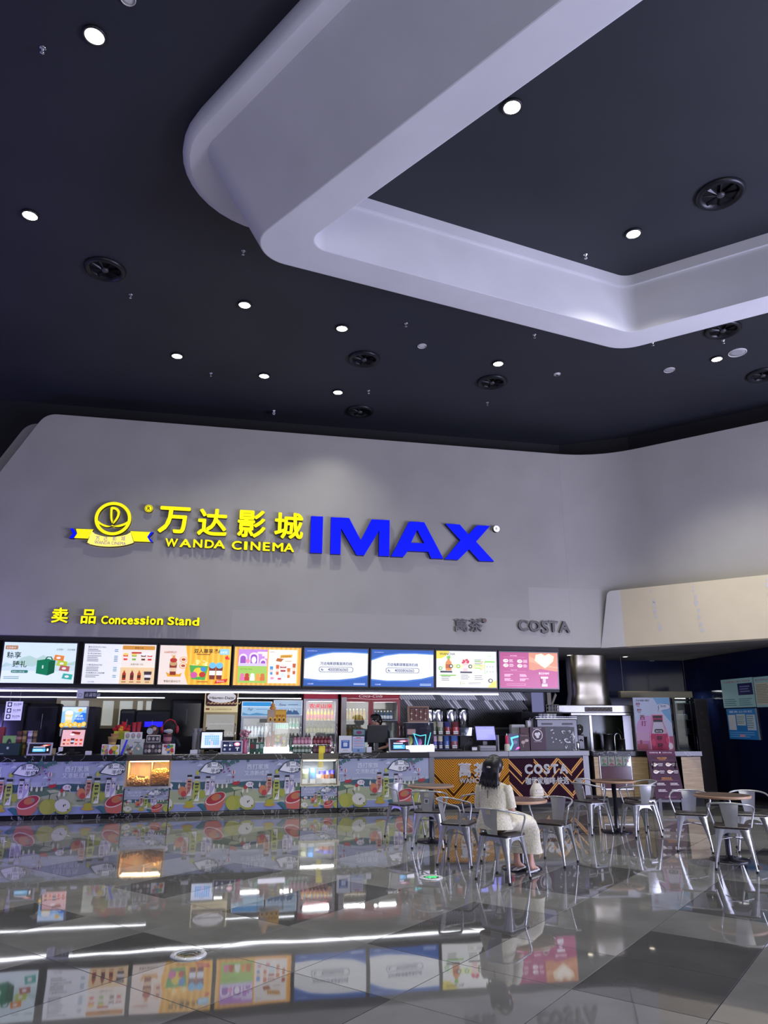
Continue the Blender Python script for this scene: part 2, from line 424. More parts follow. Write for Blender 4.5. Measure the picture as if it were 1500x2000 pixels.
# ---- upper front fascia (grey) with its slanted left end, and the layer behind it
ZB, ZT = 3.06, 7.31
def rounded(pts, r, seg=6):
    out = []
    for i in range(len(pts)):
        p, c, q = Vector(pts[i - 1]), Vector(pts[i]), Vector(pts[(i + 1) % len(pts)])
        rr = r[i] if isinstance(r, (list, tuple)) else r
        if rr <= 0: out.append(tuple(c)); continue
        a = c + (p - c).normalized() * rr; b = c + (q - c).normalized() * rr
        for k in range(seg + 1):
            t = k / seg; out.append(tuple(a * (1 - t) ** 2 + c * 2 * t * (1 - t) + b * t * t))
    return out
SE = 3.95                                               # where the bend to the right wall begins
def fascia(dx, dz, b0, b1, name, label, se=SE):
    out = rounded([(-9.6 + dx, ZB), (se, ZB), (se, ZT + dz), (-6.70 + dx, ZT + dz), (-7.35 + dx, 6.06 + dz), (-9.6 + dx, 1.85 + ZB - .2 + dz)], [0, 0, 0, .22, 0, 0])
    mb = MB().prism(out, b0, b1, WALLM)
    return mb.build(name, None, (0, Y0, 0), ANG, kind='structure', label=label)
fascia(0, 0, -.1, .12, 'wall_front', 'tall grey plaster fascia above the concession counter')
fascia(-.36, -.13, .13, .45, 'wall_front_layer', 'second grey fascia layer stepped behind the left end', se=-5)

# ---- bend and right-hand wall
CN = Vector((4.789, 15.147)); RD = Vector((.813, -.583)).normalized()
def bendpath(off, r=1.0, seg=10):
    d1 = Vector((UX, UY)); d2 = RD; n1 = Vector((-UY, UX)); n2 = Vector((-RD.y, RD.x))
    p1 = CN + n1 * off; p2 = CN + n2 * off
    cr = d1.x * d2.y - d1.y * d2.x; t = ((p2 - p1).x * d2.y - (p2 - p1).y * d2.x) / cr; c = p1 + d1 * t
    st = WP(SE, -.1 + off); L = (c - Vector((st.x, st.y))).length
    a = c - d1 * L * .999; e = c + d2 * L
    pts = [a]
    for k in range(1, seg): u = k / seg; pts.append(a * (1 - u) ** 2 + c * 2 * u * (1 - u) + e * u * u)
    return pts + [e, c + d2 * 9.5]
fr, bk = bendpath(0), bendpath(.22)
mb = MB(); n = len(fr)
for z0, z1 in ((ZB, ZT),):
    V = [(p.x, p.y, z0) for p in fr] + [(p.x, p.y, z1) for p in fr] + [(p.x, p.y, z0) for p in bk] + [(p.x, p.y, z1) for p in bk]
    F = [(i, i + 1, n + i + 1, n + i) for i in range(n - 1)]; mb.add(V, F, WALLR, True)
    mb.add(V, [(2 * n + i + 1, 2 * n + i, 3 * n + i, 3 * n + i + 1) for i in range(n - 1)], WALLR)
    mb.add(V, [(n + i, n + i + 1, 3 * n + i + 1, 3 * n + i) for i in range(n - 1)] + [(i + 1, i, 2 * n + i, 2 * n + i + 1) for i in range(n - 1)], WALLR)
    mb.add(V, [(0, n, 3 * n, 2 * n), (n - 1, 2 * n - 1 + 0, 4 * n - 1, 3 * n - 1)], WALLR)
mb.build('wall_right', kind='structure', label='grey plaster wall bending round to the right')

# ---- beige projecting panel on the lower right wall
RN = Vector((RD.y, -RD.x))                              # towards the room
RA = atan2(RD.y, RD.x)
tp = thing('trim_2', 'beige and white projecting panel low on the right wall', None, (CN.x + RN.x * .0, CN.y + RN.y * .0, 0), RA); tp['kind'] = 'structure'
t0 = .62
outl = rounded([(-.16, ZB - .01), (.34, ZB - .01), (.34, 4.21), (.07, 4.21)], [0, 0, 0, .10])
MB().prism(outl, -.30, -.0, WHITEP, mat('shaded_return', (.42, .41, .38), .8)).build('white_return', tp)  # side colour darkened to carry the shade on the return
MB().prism([(.34, ZB - .01), (9.3, ZB - .01), (9.3, 4.21), (.34, 4.21)], -.30, -.0, BEIGE).build('beige_board', tp)
random.seed(3)
drip = MB(); DR = mat('bare_plaster_mark', (.60, .57, .52), .8)
for dx in (.95, 1.75, 3.05):
    z = 4.12
    while z > 3.25:
        r = random.uniform(.018, .045); x = dx + random.uniform(-.03, .03) + (4.2 - z) * .1
        drip.add([(x + r * cos(k * pi / 4), -.302, z + r * random.uniform(1, 1.9) * sin(k * pi / 4)) for k in range(8)], [tuple(range(8))], DR); z -= random.uniform(.07, .2)
drip.build('drip_marks', tp, kind='stuff')

# ---- dark upper walls, low soffit, back walls
p0 = WP(-11, .55); 
mb = MB()
dk = [WP(-12, .55), WP(4.3, .55)]
e2 = CN + Vector((-RD.y, RD.x)) * .45 + RD * 9.5; c2 = CN + Vector((-RD.y, RD.x)) * .45 + RD * .6
path = [Vector((dk[0].x, dk[0].y)), Vector((dk[1].x, dk[1].y)), c2, e2]
V = [(p.x, p.y, 3.3) for p in path] + [(p.x, p.y, ZC) for p in path]
mb.add(V, [(i, i + 1, i + 5, i + 4) for i in range(3)], DARKW); mb.build('wall_back_upper', kind='structure', label='black upper wall above the grey fascia')
sf = [WP(-11, .1), WP(4.2, .1), WP(4.9, -.02), Vector((*(CN + RD * 9.3 - RN * .05), 0)), Vector((12.4, 19.5, 0)), Vector((-9, 19.5, 0))]
MB().slab([(p.x, p.y) for p in sf], 3.075, 3.2, SOFF).build('ceiling_soffit', kind='structure', label='low plaster soffit over the counter area')
BW = mat('black_partition', (.010, .010, .014), .45)
mb = MB(); q0, q1 = WP(-9, 2.75), WP(4.2, 2.75)
MB().box(-9.4, 4.2, 2.75, 2.85, 0, 3.075, BW).build('wall_back', None, (0, Y0, 0), ANG, kind='structure', label='black gloss partition behind the counter')
# ================================================================== CEILING FIXTURES
LENS = mat('lit_lens', (1.0, .97, .92), .3, emit=14)
RIMB = mat('black_rim', (.015, .015, .018), .4)
LEDS = [((185, 68), 'lit downlight nearest the top left corner of the picture'), ((59, 419), 'lit downlight at the far left above the round vent'),
        ((478, 594), 'lit downlight left of centre below the white ring'), ((668, 640), 'lit downlight just below the ring above the centre vent'),
        ((346, 694), 'leftmost lit downlight of the row near the grey wall'), ((516, 733), 'middle lit downlight of the row near the grey wall'),
        ((660, 765), 'lit downlight closest to the grey wall above the sign'), ((973, 709), 'lit downlight right of centre beside a round vent'),
        ((1000, 207), 'lit downlight inside the ring beside its edge'), ((1237, 455), 'lit downlight inside the ring near its far corner'),
        ((1400, 700), 'lit downlight at the right beside the round speaker')]
for (x, y), lab in LEDS:
    p = FL(x, y, ZC); t = thing('downlight', lab, 'downlight', (p.x, p.y, ZC - .03), group='ceiling downlights')
    MB().lathe([(.088, .03), (.11, .03), (.112, .012), (.104, 0), (.088, .004), (.088, .03)], RIMB, 24).build('rim', t)
    MB().lathe([(.001, .010), (.05, .006), (.087, .012), (.087, .028), (.001, .028)], LENS, 24).build('lens', t)
    near = y > 690
    spot((p.x, p.y, ZC - .04), (260 if x < 1300 else 1150) if near else 420, size=1.9 if near else 1.9 if x == 1237 else 1.2, blend=1.0)
VENTM = mat('vent_black_metal', (.012, .013, .017), .35, .3)
def vent():
    t = thing('air_diffuser', 'x', 'air vent', group='round ceiling air vents')
    MB().lathe([(.20, .02), (.235, -.035), (.27, -.02), (.285, .0), (.285, .02)], VENTM, 32).build('rim', t)
    MB().lathe([(.205, .018), (.001, .018), (.001, .022), (.205, .022)], MATTEB, 32).build('throat', t)
    for k in range(8):
        a = 2 * pi * k / 8; d = Vector((cos(a), sin(a))); nn = Vector((-d.y, d.x))
        q = [(d * .05 - nn * .008, -.012), (d * .205 - nn * .008, -.012), (d * .205 + nn * .022, .012), (d * .05 + nn * .008, .012)]
        V = [(v.x, v.y, z) for v, z in q] + [(v.x, v.y, z + .005) for v, z in q]
        MB().add(V, [(0, 1, 2, 3), (7, 6, 5, 4), (0, 4, 5, 1), (1, 5, 6, 2), (2, 6, 7, 3), (3, 7, 4, 0)], VENTM).build('blade', t)
    MB().lathe([(.001, -.03), (.03, -.03), (.05, -.015), (.05, .015), (.001, .015)], mat('vent_hub', (.05, .05, .055), .4), 16).build('hub', t)
    return t
v0 = vent()
VS = [((205, 527), 'round black ceiling vent at the left of the picture'), ((711, 702), 'round black ceiling vent near the centre below two downlights'),
      ((703, 804), 'round black ceiling vent closest to the grey wall'), ((961, 747), 'round black ceiling vent right of centre under a downlight'),
      ((1407, 380), 'large round black vent inside the ring at right'), ((1412, 645), 'round black vent tucked behind the ring edge at right'),
      ((1490, 733), 'round black vent cut by the right picture edge')]
for n, ((x, y), lab) in enumerate(VS):
    p = FL(x, y, ZC - .02)
    if n == 0: v0.location = (p.x, p.y, ZC - .022); v0['label'] = lab
    else: dup(v0, (p.x, p.y, ZC - .022), .3 * n, lab)
def sprinkler():
    t = thing('sprinkler', 'x', 'sprinkler', group='ceiling sprinklers')
    MB().lathe([(.001, 0), (.035, 0), (.03, -.008), (.012, -.012), (.012, -.03), (.001, -.03)], CHROME, 12).build('escutcheon', t)
    mb = MB()
    for s_ in (-1, 1): mb.tube([(s_ * .011, 0, -.028), (s_ * .018, 0, -.045), (s_ * .004, 0, -.06)], .003, CHROME, 5)
    mb.build('frame_arm', t)
    MB().lathe([(.001, -.066), (.022, -.064), (.022, -.061), (.001, -.060)], CHROME, 12).build('deflector', t)
    return t
s0 = sprinkler()
SPR = [((83, 99), 'small chrome sprinkler head below the top left downlight'), ((475, 494), 'small chrome sprinkler just left of the ring corner'),
       ((255, 579), 'small chrome sprinkler right below the left vent'), ((793, 635), 'small chrome sprinkler above the round white detector'),
       ((1044, 657), 'small chrome sprinkler below the long ring edge'), ((1275, 672), 'small chrome sprinkler under the ring far corner'),
       ((1413, 668), 'small chrome sprinkler above the round speaker'), ((412, 732), 'small chrome sprinkler between two downlights near the wall'),
       ((720, 766), 'small chrome sprinkler between the two centre vents'), ((1144, 501), 'small chrome sprinkler inside the ring left of a downlight'),
       ((952, 789), 'small chrome sprinkler below the right of centre vent')]
for n, ((x, y), lab) in enumerate(SPR):
    p = FL(x, y, ZC - .03)
    if n == 0: s0.location = (p.x, p.y, ZC); s0['label'] = lab
    else: dup(s0, (p.x, p.y, ZC), n * .7, lab)
OFFW = mat('off_white_plastic', (.62, .61, .58), .5)
def puck(x, y, r, lab, cat, name, grille=False, dome=False):
    p = FL(x, y, ZC); t = thing(name, lab, cat, (p.x, p.y, ZC))
    MB().lathe([(r * .9, 0), (r, 0), (r, -.012), (r * .93, -.02), (r * .88, -.012), (r * .88, 0)], OFFW, 24).build('housing', t)
    f = MB().lathe([(.001, -.004 - (.03 if dome else 0)), (r * .45, -.004 - (.026 if dome else 0)), (r * .88, -.008), (r * .88, 0), (.001, 0)], mat('grille_grey', (.36, .36, .37), .6) if grille else OFFW, 24).build('grille' if grille else 'cover', t)
    if dome: MB().lathe([(.001, -.045), (.02, -.044), (.03, -.034), (.03, -.02), (.001, -.02)], mat('sensor_dark', (.05, .05, .05), .4), 12).build('sensor', t)
puck(824, 675, .08, 'round pale smoke detector right of the centre vent', 'detector', 'smoke_detector')
puck(1307, 722, .10, 'oval-looking pale ceiling cover left of the right downlight', 'ceiling cover', 'ceiling_cover', True)
puck(1440, 688, .155, 'large round ceiling speaker at the right', 'speaker', 'ceiling_speaker', True)
puck(1088, 730, .065, 'small domed smoke sensor right of the middle vent', 'sensor', 'smoke_sensor', False, True)
puck(250, -4, .07, 'round pale detector cut by the top picture edge', 'detector', 'smoke_detector')
p = FL(535, 802, ZC); t = thing('security_camera', 'small white security camera on the ceiling above the wall', 'camera', (p.x, p.y, ZC))
MB().lathe([(.03, 0), (.03, -.01), (.012, -.012), (.012, -.06), (.001, -.06)], WHITE, 12).build('mount', t)
MB().tube([(-.01, .05, -.055), (0, 0, -.07), (.012, -.06, -.085)], [.024, .026, .026], WHITE, 10).build('body', t)
MB().tube([(.012, -.058, -.0845), (.013, -.064, -.086)], [.018, .018], BLACK, 10).build('lens', t)

# ================================================================== WALL SIGNS
YEL = mat('lit_yellow_acrylic', hexc('#fff21c'), .4, emit=.95)
YSIDE = mat('yellow_sign_side', hexc('#5a5410'), .5)
BLU = mat('lit_blue_acrylic', hexc('#0416ff'), .4, emit=.95)
BSIDE = mat('blue_sign_side', hexc('#04063c'), .5)
SB = -.2
for m_ in (YEL, BLU):
    q_ = m_.node_tree.nodes['Principled BSDF'].inputs; q_['Base Color'].default_value = tuple(v * .25 for v in q_['Base Color'].default_value[:3]) + (1,); q_['Specular IOR Level'].default_value = .2
def PXL(pts, b=SB): return [SZ(x, y, b) for x, y in pts]
def Z1(pts): return [(100 + x / 3, 950 + y / 3) for x, y in pts]
def Z2(pts): return [(560 + x / 2.5, 980 + y / 2.5) for x, y in pts]
def boxletters(mb, ch, px, y0, y1, m, side, bold=.03, b=SB):
    s0_, s1_, z0, z1 = BOX(*px, b); vs, fs, a, bb, c, d = glyphs(ch); k = bold * .8 if bold > .02 else 0
    em = (z1 - z0) / (d - c + 2 * k); letters(mb, ch, s0_, z0 - (c - k) * em, em, y0, y1, m, side, bold, s1_ - s0_)
def zb(x0, y0, x1, y1, zf): (a, b), (c, d) = zf([(x0, y0), (x1, y1)]); return a, b, c, d
def ringpoly(cx, cz, ro, ri, a0=0, a1=2 * pi, n=40):
    return [(cx + ro * cos(a0 + (a1 - a0) * k / n), cz + ro * sin(a0 + (a1 - a0) * k / n)) for k in range(n + 1)] + \
           [(cx + ri * cos(a1 - (a1 - a0) * k / n), cz + ri * sin(a1 - (a1 - a0) * k / n)) for k in range(n + 1)]
def bzc(p, n=10):                                      # smooth curve through points (Catmull-Rom)
    out = []
    for i in range(len(p) - 1):
        a, b, c, d = p[max(i - 1, 0)], p[i], p[i + 1], p[min(i + 2, len(p) - 1)]
        for k in range(n):
            t = k / n
            out.append(tuple(.5 * (2 * b[q] + (c[q] - a[q]) * t + (2 * a[q] - 5 * b[q] + 4 * c[q] - d[q]) * t * t + (3 * b[q] - a[q] - 3 * c[q] + d[q]) * t ** 3) for q in range(len(b))))
    return out + [p[-1]]
ORG = (0, Y0, 0)
# emblem
t = thing('emblem_sign', 'round yellow ship emblem with a ribbon banner on the grey wall', 'sign', ORG, ANG)
cx, cz = SZ(220.7, 1012.7, SB); ro = SZ(256.4, 1012.7, SB)[0] - cx; ri = ro * .815
MB().prism(ringpoly(cx, cz, ro, ri, .02, pi + .0), SB, -.105, YEL, YSIDE).prism(ringpoly(cx, cz, ro, ri, pi, 2 * pi + .02), SB, -.105, YEL, YSIDE).build('ring', t)
so = bzc([(357, 218), (347, 190), (346, 150), (350, 122), (372, 121), (392, 130), (403, 150), (398, 176), (382, 202), (362, 222)], 4); si = bzc([(362, 205), (359, 188), (359, 160), (361, 137), (370, 135), (381, 141), (388, 153), (385, 172), (375, 192), (364, 208)], 4)
mb = MB()
for i in range(len(so) - 1): mb.prism(PXL(Z1([so[i], so[i + 1], si[i + 1], si[i]])), SB, -.105, YEL, YSIDE)
mb.build('sail', t)
wave = PXL(Z1(bzc([(268, 195), (300, 218), (335, 230), (360, 232), (395, 225), (430, 214), (458, 196)], 6) + bzc([(452, 218), (420, 232), (392, 238), (368, 234), (358, 226), (345, 236), (320, 238), (290, 226), (270, 214)], 6)))
MB().prism(wave, SB, -.105, YEL, YSIDE).build('wave', t)
PALEY = mat('lit_pale_yellow', hexc('#ffe968'), .4, emit=.8)
ban = PXL(Z1(bzc([(212, 330), (238, 262)], 1) + bzc([(255, 278), (300, 292), (345, 297), (395, 294), (440, 284), (466, 270)], 5) + [(484, 330)] + bzc([(470, 336), (420, 348), (345, 354), (280, 350), (230, 340)], 5)))
MB().prism(ban, SB - .015, -.105, PALEY, YSIDE).build('ribbon', t)
for nm, pts in (('ribbon_tail', [(145, 248), (248, 252), (232, 280), (216, 306), (134, 302), (152, 276)]), ('ribbon_tail', [(464, 262), (592, 268), (566, 296), (588, 326), (484, 322), (476, 296)])):
    MB().prism(PXL(Z1(pts)), SB, -.105, YEL, YSIDE).build(nm, t)
for pts in ([(110, 246), (128, 246), (151, 276), (130, 304), (106, 302), (127, 276)], [(600, 268), (582, 268), (563, 296), (580, 325), (597, 326), (573, 297)]):
    MB().prism(PXL(Z1(pts)), SB - .006, -.105, BLU, BSIDE).build('ribbon_end', t)
VIO = mat('violet_print', hexc('#4a3aa8'), .5, emit=.5)
mb = MB()
for ch, x in (('万', 262), ('达', 309), ('影', 362), ('城', 412)):
    dz = -.0006 * (x - 345) ** 2 * .25
    boxletters(mb, ch, zb(x - 2, 291 - dz * .2, x + 22, 318, Z1), SB - .017, SB - .016, VIO, VIO, .015, SB - .015)
boxletters(mb, 'WANDA CINEMA', zb(253, 322, 438, 341, Z1), SB - .017, SB - .016, VIO, VIO, .01, SB - .015)
mb.build('ribbon_lettering', t)
# cinema name
t = thing('lettering_sign', 'yellow lit lettering of four large characters above a line of capitals', 'sign', ORG, ANG)
for ch, bx in (('万', (628, 118, 813, 275)), ('达', (858, 130, 1033, 290)), ('影', (1092, 138, 1258, 300)), ('城', (1308, 153, 1478, 308))):
    mb = MB(); boxletters(mb, ch, zb(*bx, Z1), SB, -.105, YEL, YSIDE, .032); mb.build('character', t)
xs = [(668, 742, 305, 354), (752, 822, 308, 357), (832, 886, 310, 359), (900, 954, 313, 362), (952, 1020, 315, 364)]
for ch, (x0, x1, y0_, y1_) in zip('WANDA', xs):
    mb = MB(); boxletters(mb, ch, zb(x0, y0_, x1, y1_, Z1), SB, -.105, YEL, YSIDE, .035); mb.build('letter', t)
xs = [(1058, 1116, 319, 371), (1130, 1150, 322, 372), (1168, 1226, 324, 375), (1240, 1282, 327, 378), (1296, 1360, 330, 381), (1362, 1424, 333, 384)]
for ch, (x0, x1, y0_, y1_) in zip('CINEMA', xs):
    mb = MB(); boxletters(mb, ch, zb(x0, y0_, x1, y1_, Z1), SB, -.105, YEL, YSIDE, .035); mb.build('letter', t)
cx, cz = SZ(*Z1([(572, 129)])[0], SB); r = .075
mb = MB().prism([(cx + r * cos(k * pi / 12), cz + r * sin(k * pi / 12)) for k in range(24)], SB, -.105, YEL, YSIDE)
letters(mb, 'R', cx, cz - .032, .09, SB - .003, SB - .001, YSIDE, bold=.03, align='c'); mb.prism(ringpoly(cx, cz, r * .86, r * .74), SB - .003, SB - .001, YSIDE); mb.build('registered_mark', t)
# IMAX
t = thing('lettering_sign', 'four large blue lit capital letters on the grey wall', 'sign', ORG, ANG)
I = [(120, 70), (178, 72), (173, 250), (114, 249)]
M_ = [(217, 75), (305, 79), (362, 188), (415, 86), (503, 90), (501, 266), (450, 264), (452, 140), (378, 262), (342, 260), (266, 130), (262, 256), (213, 254)]
A1 = [(598, 97), (637, 98), (637, 137), (607, 200), (637, 201.5), (637, 242), (592, 240), (570, 269), (510, 267)]
A2 = [(637, 98), (672, 100), (765, 278), (705, 276), (692, 244), (637, 242), (637, 201.5), (672, 203), (637, 137)]
X_ = [(775, 107), (845, 111), (888, 160), (930, 115), (993, 118), (925, 195), (1013, 291), (942, 289), (890, 232), (838, 283), (772, 280), (848, 188)]
for g in ([I], [M_], [A1, A2], [X_]):
    mb = MB()
    for q in g: mb.prism(PXL(Z2(q)), SB, -.105, BLU, BSIDE)
    mb.build('letter', t)
cx, cz = SZ(970, 1032.8, SB); r = .068
WL = mat('lit_white_acrylic', (.9, .9, .95), .4, emit=.8)
mb = MB().prism([(cx + r * cos(k * pi / 12), cz + r * sin(k * pi / 12)) for k in range(24)], SB, -.105, WL, BLACK)
letters(mb, 'R', cx, cz - .03, .085, SB - .003, SB - .001, BLACK, bold=.02, align='c'); mb.build('registered_mark', t)
# concession stand
t = thing('lettering_sign', 'yellow lit Concession Stand lettering low on the grey wall', 'sign', ORG, ANG)
for ch, bx in (('卖', (3, 710, 100, 800)), ('品', (175, 720, 263, 805))):
    mb = MB(); boxletters(mb, ch, zb(*bx, Z1), SB, -.105, YEL, YSIDE, .032); mb.build('character', t)
wx = {'Concession': [(293, 333, 758, 807), (336, 372, 770, 808), (374, 406, 770, 808), (410, 442, 771, 809), (446, 480, 771, 810), (484, 517, 772, 810), (520, 553, 772, 811), (558, 572, 760, 811), (578, 614, 773, 812), (620, 656, 773, 812)],
      'Stand': [(682, 722, 764, 813), (724, 746, 766, 814), (748, 782, 776, 815), (786, 820, 776, 815), (826, 868, 768, 817)]}
for wd, L in wx.items():
    for ch, (x0, x1, y0_, y1_) in zip(wd, L):
        mb = MB(); boxletters(mb, ch, zb(x0, y0_, x1, y1_, Z1), SB, -.105, YEL, YSIDE, .04); mb.build('letter', t)
# grey metal shop names
GM = mat('grey_metal_letter', (.40, .39, .38), .5); GS = mat('grey_letter_side', (.07, .068, .065), .6)
t = thing('lettering_sign', 'unlit grey metal two-character name above the yellow menu screen', 'sign', ORG, ANG)
for ch, bx in (('萬', (825, 569, 890, 632)), ('茶', (897, 570, 962, 633))):
    mb = MB(); boxletters(mb, ch, zb(*bx, Z2), SB + .05, -.105, GM, GS, .021); mb.build('character', t)
cx, cz = SZ(*Z2([(968, 579)])[0], SB); mb = MB().prism([(cx + .045 * cos(k * pi / 8), cz + .045 * sin(k * pi / 8)) for k in range(16)], SB + .02, -.105, mat('mark_brown', (.16, .10, .09), .5), GS); mb.build('registered_mark', t)
t = thing('lettering_sign', 'unlit grey metal five-letter name above the magenta menu screen', 'sign', ORG, ANG)
for ch, bx in (('C', (1137, 575, 1186, 630)), ('O', (1190, 578, 1245, 634)), ('S', (1250, 578, 1286, 642)), ('T', (1286, 579, 1332, 635)), ('A', (1335, 581, 1390, 638))):
    mb = MB(); boxletters(mb, ch, zb(*bx, Z2), SB + .04, -.105, GM, GS, .045); mb.build('letter', t)
# ================================================================== MENU SCREENS AND THEIR LIGHT STRIPS
BEZ = mat('screen_bezel', (.012, .012, .014), .3)
HOUS = mat('screen_housing', (.020, .020, .022), .55, noise=.3, nscale=2)
EM = .58
def cup(P, x, z, w, h, c, lid=None, top=None):
    P.poly([(x - w * .36, z), (x + w * .36, z), (x + w / 2, z + h), (x - w / 2, z + h)], c)
    P.rect(x - w * .42, z + h * .3, x + w * .42, z + h * .62, lid or '#f4e9dc')
    if top: P.ell(x, z + h, w * .5, h * .22, top)
def bottle2(P, x, z, w, h, c, cap='#2a2a2a', band=None):
    P.poly([(x - w / 2, z), (x + w / 2, z), (x + w / 2, z + h * .62), (x + w * .2, z + h * .8), (x + w * .2, z + h * .88), (x - w * .2, z + h * .88), (x - w * .2, z + h * .8), (x - w / 2, z + h * .62)], c)
    P.rect(x - w * .24, z + h * .88, x + w * .24, z + h, cap)
    if band: P.rect(x - w / 2, z + h * .18, x + w / 2, z + h * .48, band)
def scr_gift(P):
    P.rect(0, 0, 1, 1, '#dcefea'); P.poly([(0, .42), (.05, .5), (.15, .44), (.25, .62), (.36, .68), (.46, .6), (.55, .7), (.68, .55), (.8, .6), (.9, .5), (1, .56), (1, .3), (0, .3)], '#b9d8c4')
    P.poly([(0, .38), (.2, .46), (.4, .4), (.6, .5), (.8, .42), (1, .46), (1, 0), (0, 0)], '#cfe6df'); P.rect(0, 0, 1, .3, '#e4f3ee')
    P.rrect(.02, .82, .19, .92, .02, '#b98a5c'); P.text('五芳斋卡', .035, .845, .055, '#fff4e0')
    P.text('粽享', .05, .62, .17, '#1c3f28', bold=.012); P.text('臻礼', .14, .40, .17, '#1c3f28', bold=.012)
    P.rrect(.13, .245, .36, .315, .03, '#3f7d68'); P.text('爱情的·心意礼盒', .145, .262, .04, '#d8efe0')
    P.lines(.04, .09, .3, .17, 2, '#7fa39a')
    P.poly([(.47, .24), (.63, .19), (.72, .26), (.72, .56), (.62, .6), (.47, .56)], '#0f7a4e'); P.poly([(.63, .19), (.72, .26), (.72, .58), (.63, .53)], '#0a5c3a')
    P.poly([(.57, .57), (.6, .66), (.66, .66), (.69, .58), (.67, .58), (.65, .64), (.61, .64), (.59, .57)], '#0d6b45'); P.rect(.545, .36, .565, .44, '#c9e6cf')
    for x, z, c in ((.69, .58, '#e88a3c'), (.74, .44, '#b9cf3e'), (.78, .32, '#b7615a'), (.83, .12, '#3fb09a')):
        P.poly([(x, z), (x + .14, z - .03), (x + .15, z + .1), (x + .02, z + .13)], c); P.ell(x + .07, z + .05, .03, .03, '#f6efe0')
    P.text('五芳斋×', .72, .82, .05, '#355'); P.text('万达电影', .87, .82, .05, '#2d5a50')
def scr_menu(P):
    P.rect(0, 0, 1, 1, '#eef0ef')
    for z, t, n in ((.9, '爆米花|POPCORN', 2), (.735, '饮 料|DRINKS', 4), (.45, '小食品|SNACKS', 3), (.25, '冰淇淋|ICE CREAM', 2)):
        P.text(t, .05, z, .055, '#3a4446', bold=.004)
        for k in range(n):
            zz = z - .05 - k * .042; P.rect(.05, zz, .05 + random.uniform(.14, .2), zz + .02, '#8a9090'); P.rect(.42, zz, .47, zz + .02, '#6d93a4')
    P.text('万达电影', .08, .03, .045, '#666'); P.rect(.52, 0, 1, 1, '#f5ead9')
    P.rrect(.53, .87, .985, .97, .02, '#d9953c'); P.text('套餐升级', .70, .895, .055, '#6a2f10', bold=.004)
    for x, c, t in ((.58, '#e8402f', '#f7d36a'), (.7, '#7db83c', '#f7d36a'), (.83, '#6d3b2a', '#f4f4f4'), (.92, '#d8413c', '#f4f4f4')): cup(P, x, .6, .07, .15, c, top=t)
    P.rrect(.66, .77, .8, .81, .01, '#c0392b'); P.text('加量升级 +3元', .66, .48, .05, '#5a3a20')
    P.rect(.52, .0, 1, .42, '#f1cf9c')
    for x, c in ((.58, '#b2381f'), (.69, '#8c2a3a'), (.79, '#c05a28')): bottle2(P, x, .1, .05, .26, c, '#e8c34a', '#5a2418'); P.rect(x - .03, .04, x + .03, .065, '#a87838')
    cup(P, .91, .1, .11, .22, '#3c3438', '#e8e2dc'); P.rect(.88, .04, .94, .065, '#a87838')
def scr_combo(P):
    P.rect(0, 0, 1, 1, '#f6b52e')
    for k in range(9): P.rect(.34 + k * .08, 0, .375 + k * .08, 1, '#ffc94e')
    P.poly([(0, 0), (.42, 0), (.36, .3), (.40, .62), (.36, 1), (0, 1)], '#f3e3d2'); P.text('GARFIELD', .06, .8, .07, '#b5421f', bold=.015, shear=.2); P.text('Foods', .16, .73, .05, '#c98a2a', bold=.01)
    P.poly([(.13, .2), (.31, .2), (.33, .3), (.28, .26), (.22, .3), (.17, .26), (.1, .32)], '#e8a531'); cup(P, .2, .24, .11, .3, '#8c2f1d', '#e8c9a0', '#c9a26a'); P.ell(.2, .62, .05, .06, '#b8322a'); P.ell(.2, .7, .02, .035, '#d99a3a')
    for z in (.64, .48): P.ell(.34, z, .055, .075, '#e89a2c'); P.ell(.34, z, .045, .06, '#f7ead6'); P.ell(.34, z, .03, .035, '#b8501f')
    P.text('零售价值39元/个', .08, .06, .06, '#4a2a10', bold=.006)
    P.text('双人尊享餐A', .48, .82, .125, '#201004', bold=.016); P.lines(.52, .76, .72, .8, 1, '#6a3a10')
    P.rrect(.85, .78, .99, .93, .02, '#8fd0ea'); P.text('69元', .865, .81, .09, '#f4f8ff', bold=.02); P.poly([(.93, .72), (.97, .76), (.99, .68), (1, .74), (1, .66), (.94, .66)], '#e0342a')
    for k in range(26): P.ell(.58 + random.uniform(-.1, .13), .53 + random.uniform(-.06, .08), .022, .03, random.choice(('#ffe27a', '#fff1b0', '#f2c23c')))
    P.poly([(.47, .14), (.66, .12), (.7, .48), (.43, .5)], '#4fae4a'); P.ell(.56, .32, .07, .12, '#f2d22e'); P.ell(.5, .25, .05, .08, '#d65aa0'); P.ell(.62, .26, .045, .07, '#c62f2a'); P.ell(.63, .4, .04, .06, '#3f8fd0')
    for x in (.76, .86): cup(P, x, .14, .1, .36, '#7a2f26', '#eef4fa', '#6fc4e8')
    P.poly([(.8, .03), (.97, .07), (.99, .16), (.82, .12)], '#d62c24'); P.text('限时抢购', .83, .075, .05, '#fff0d0')
    P.lines(.55, .05, .75, .1, 1, '#a8641c')
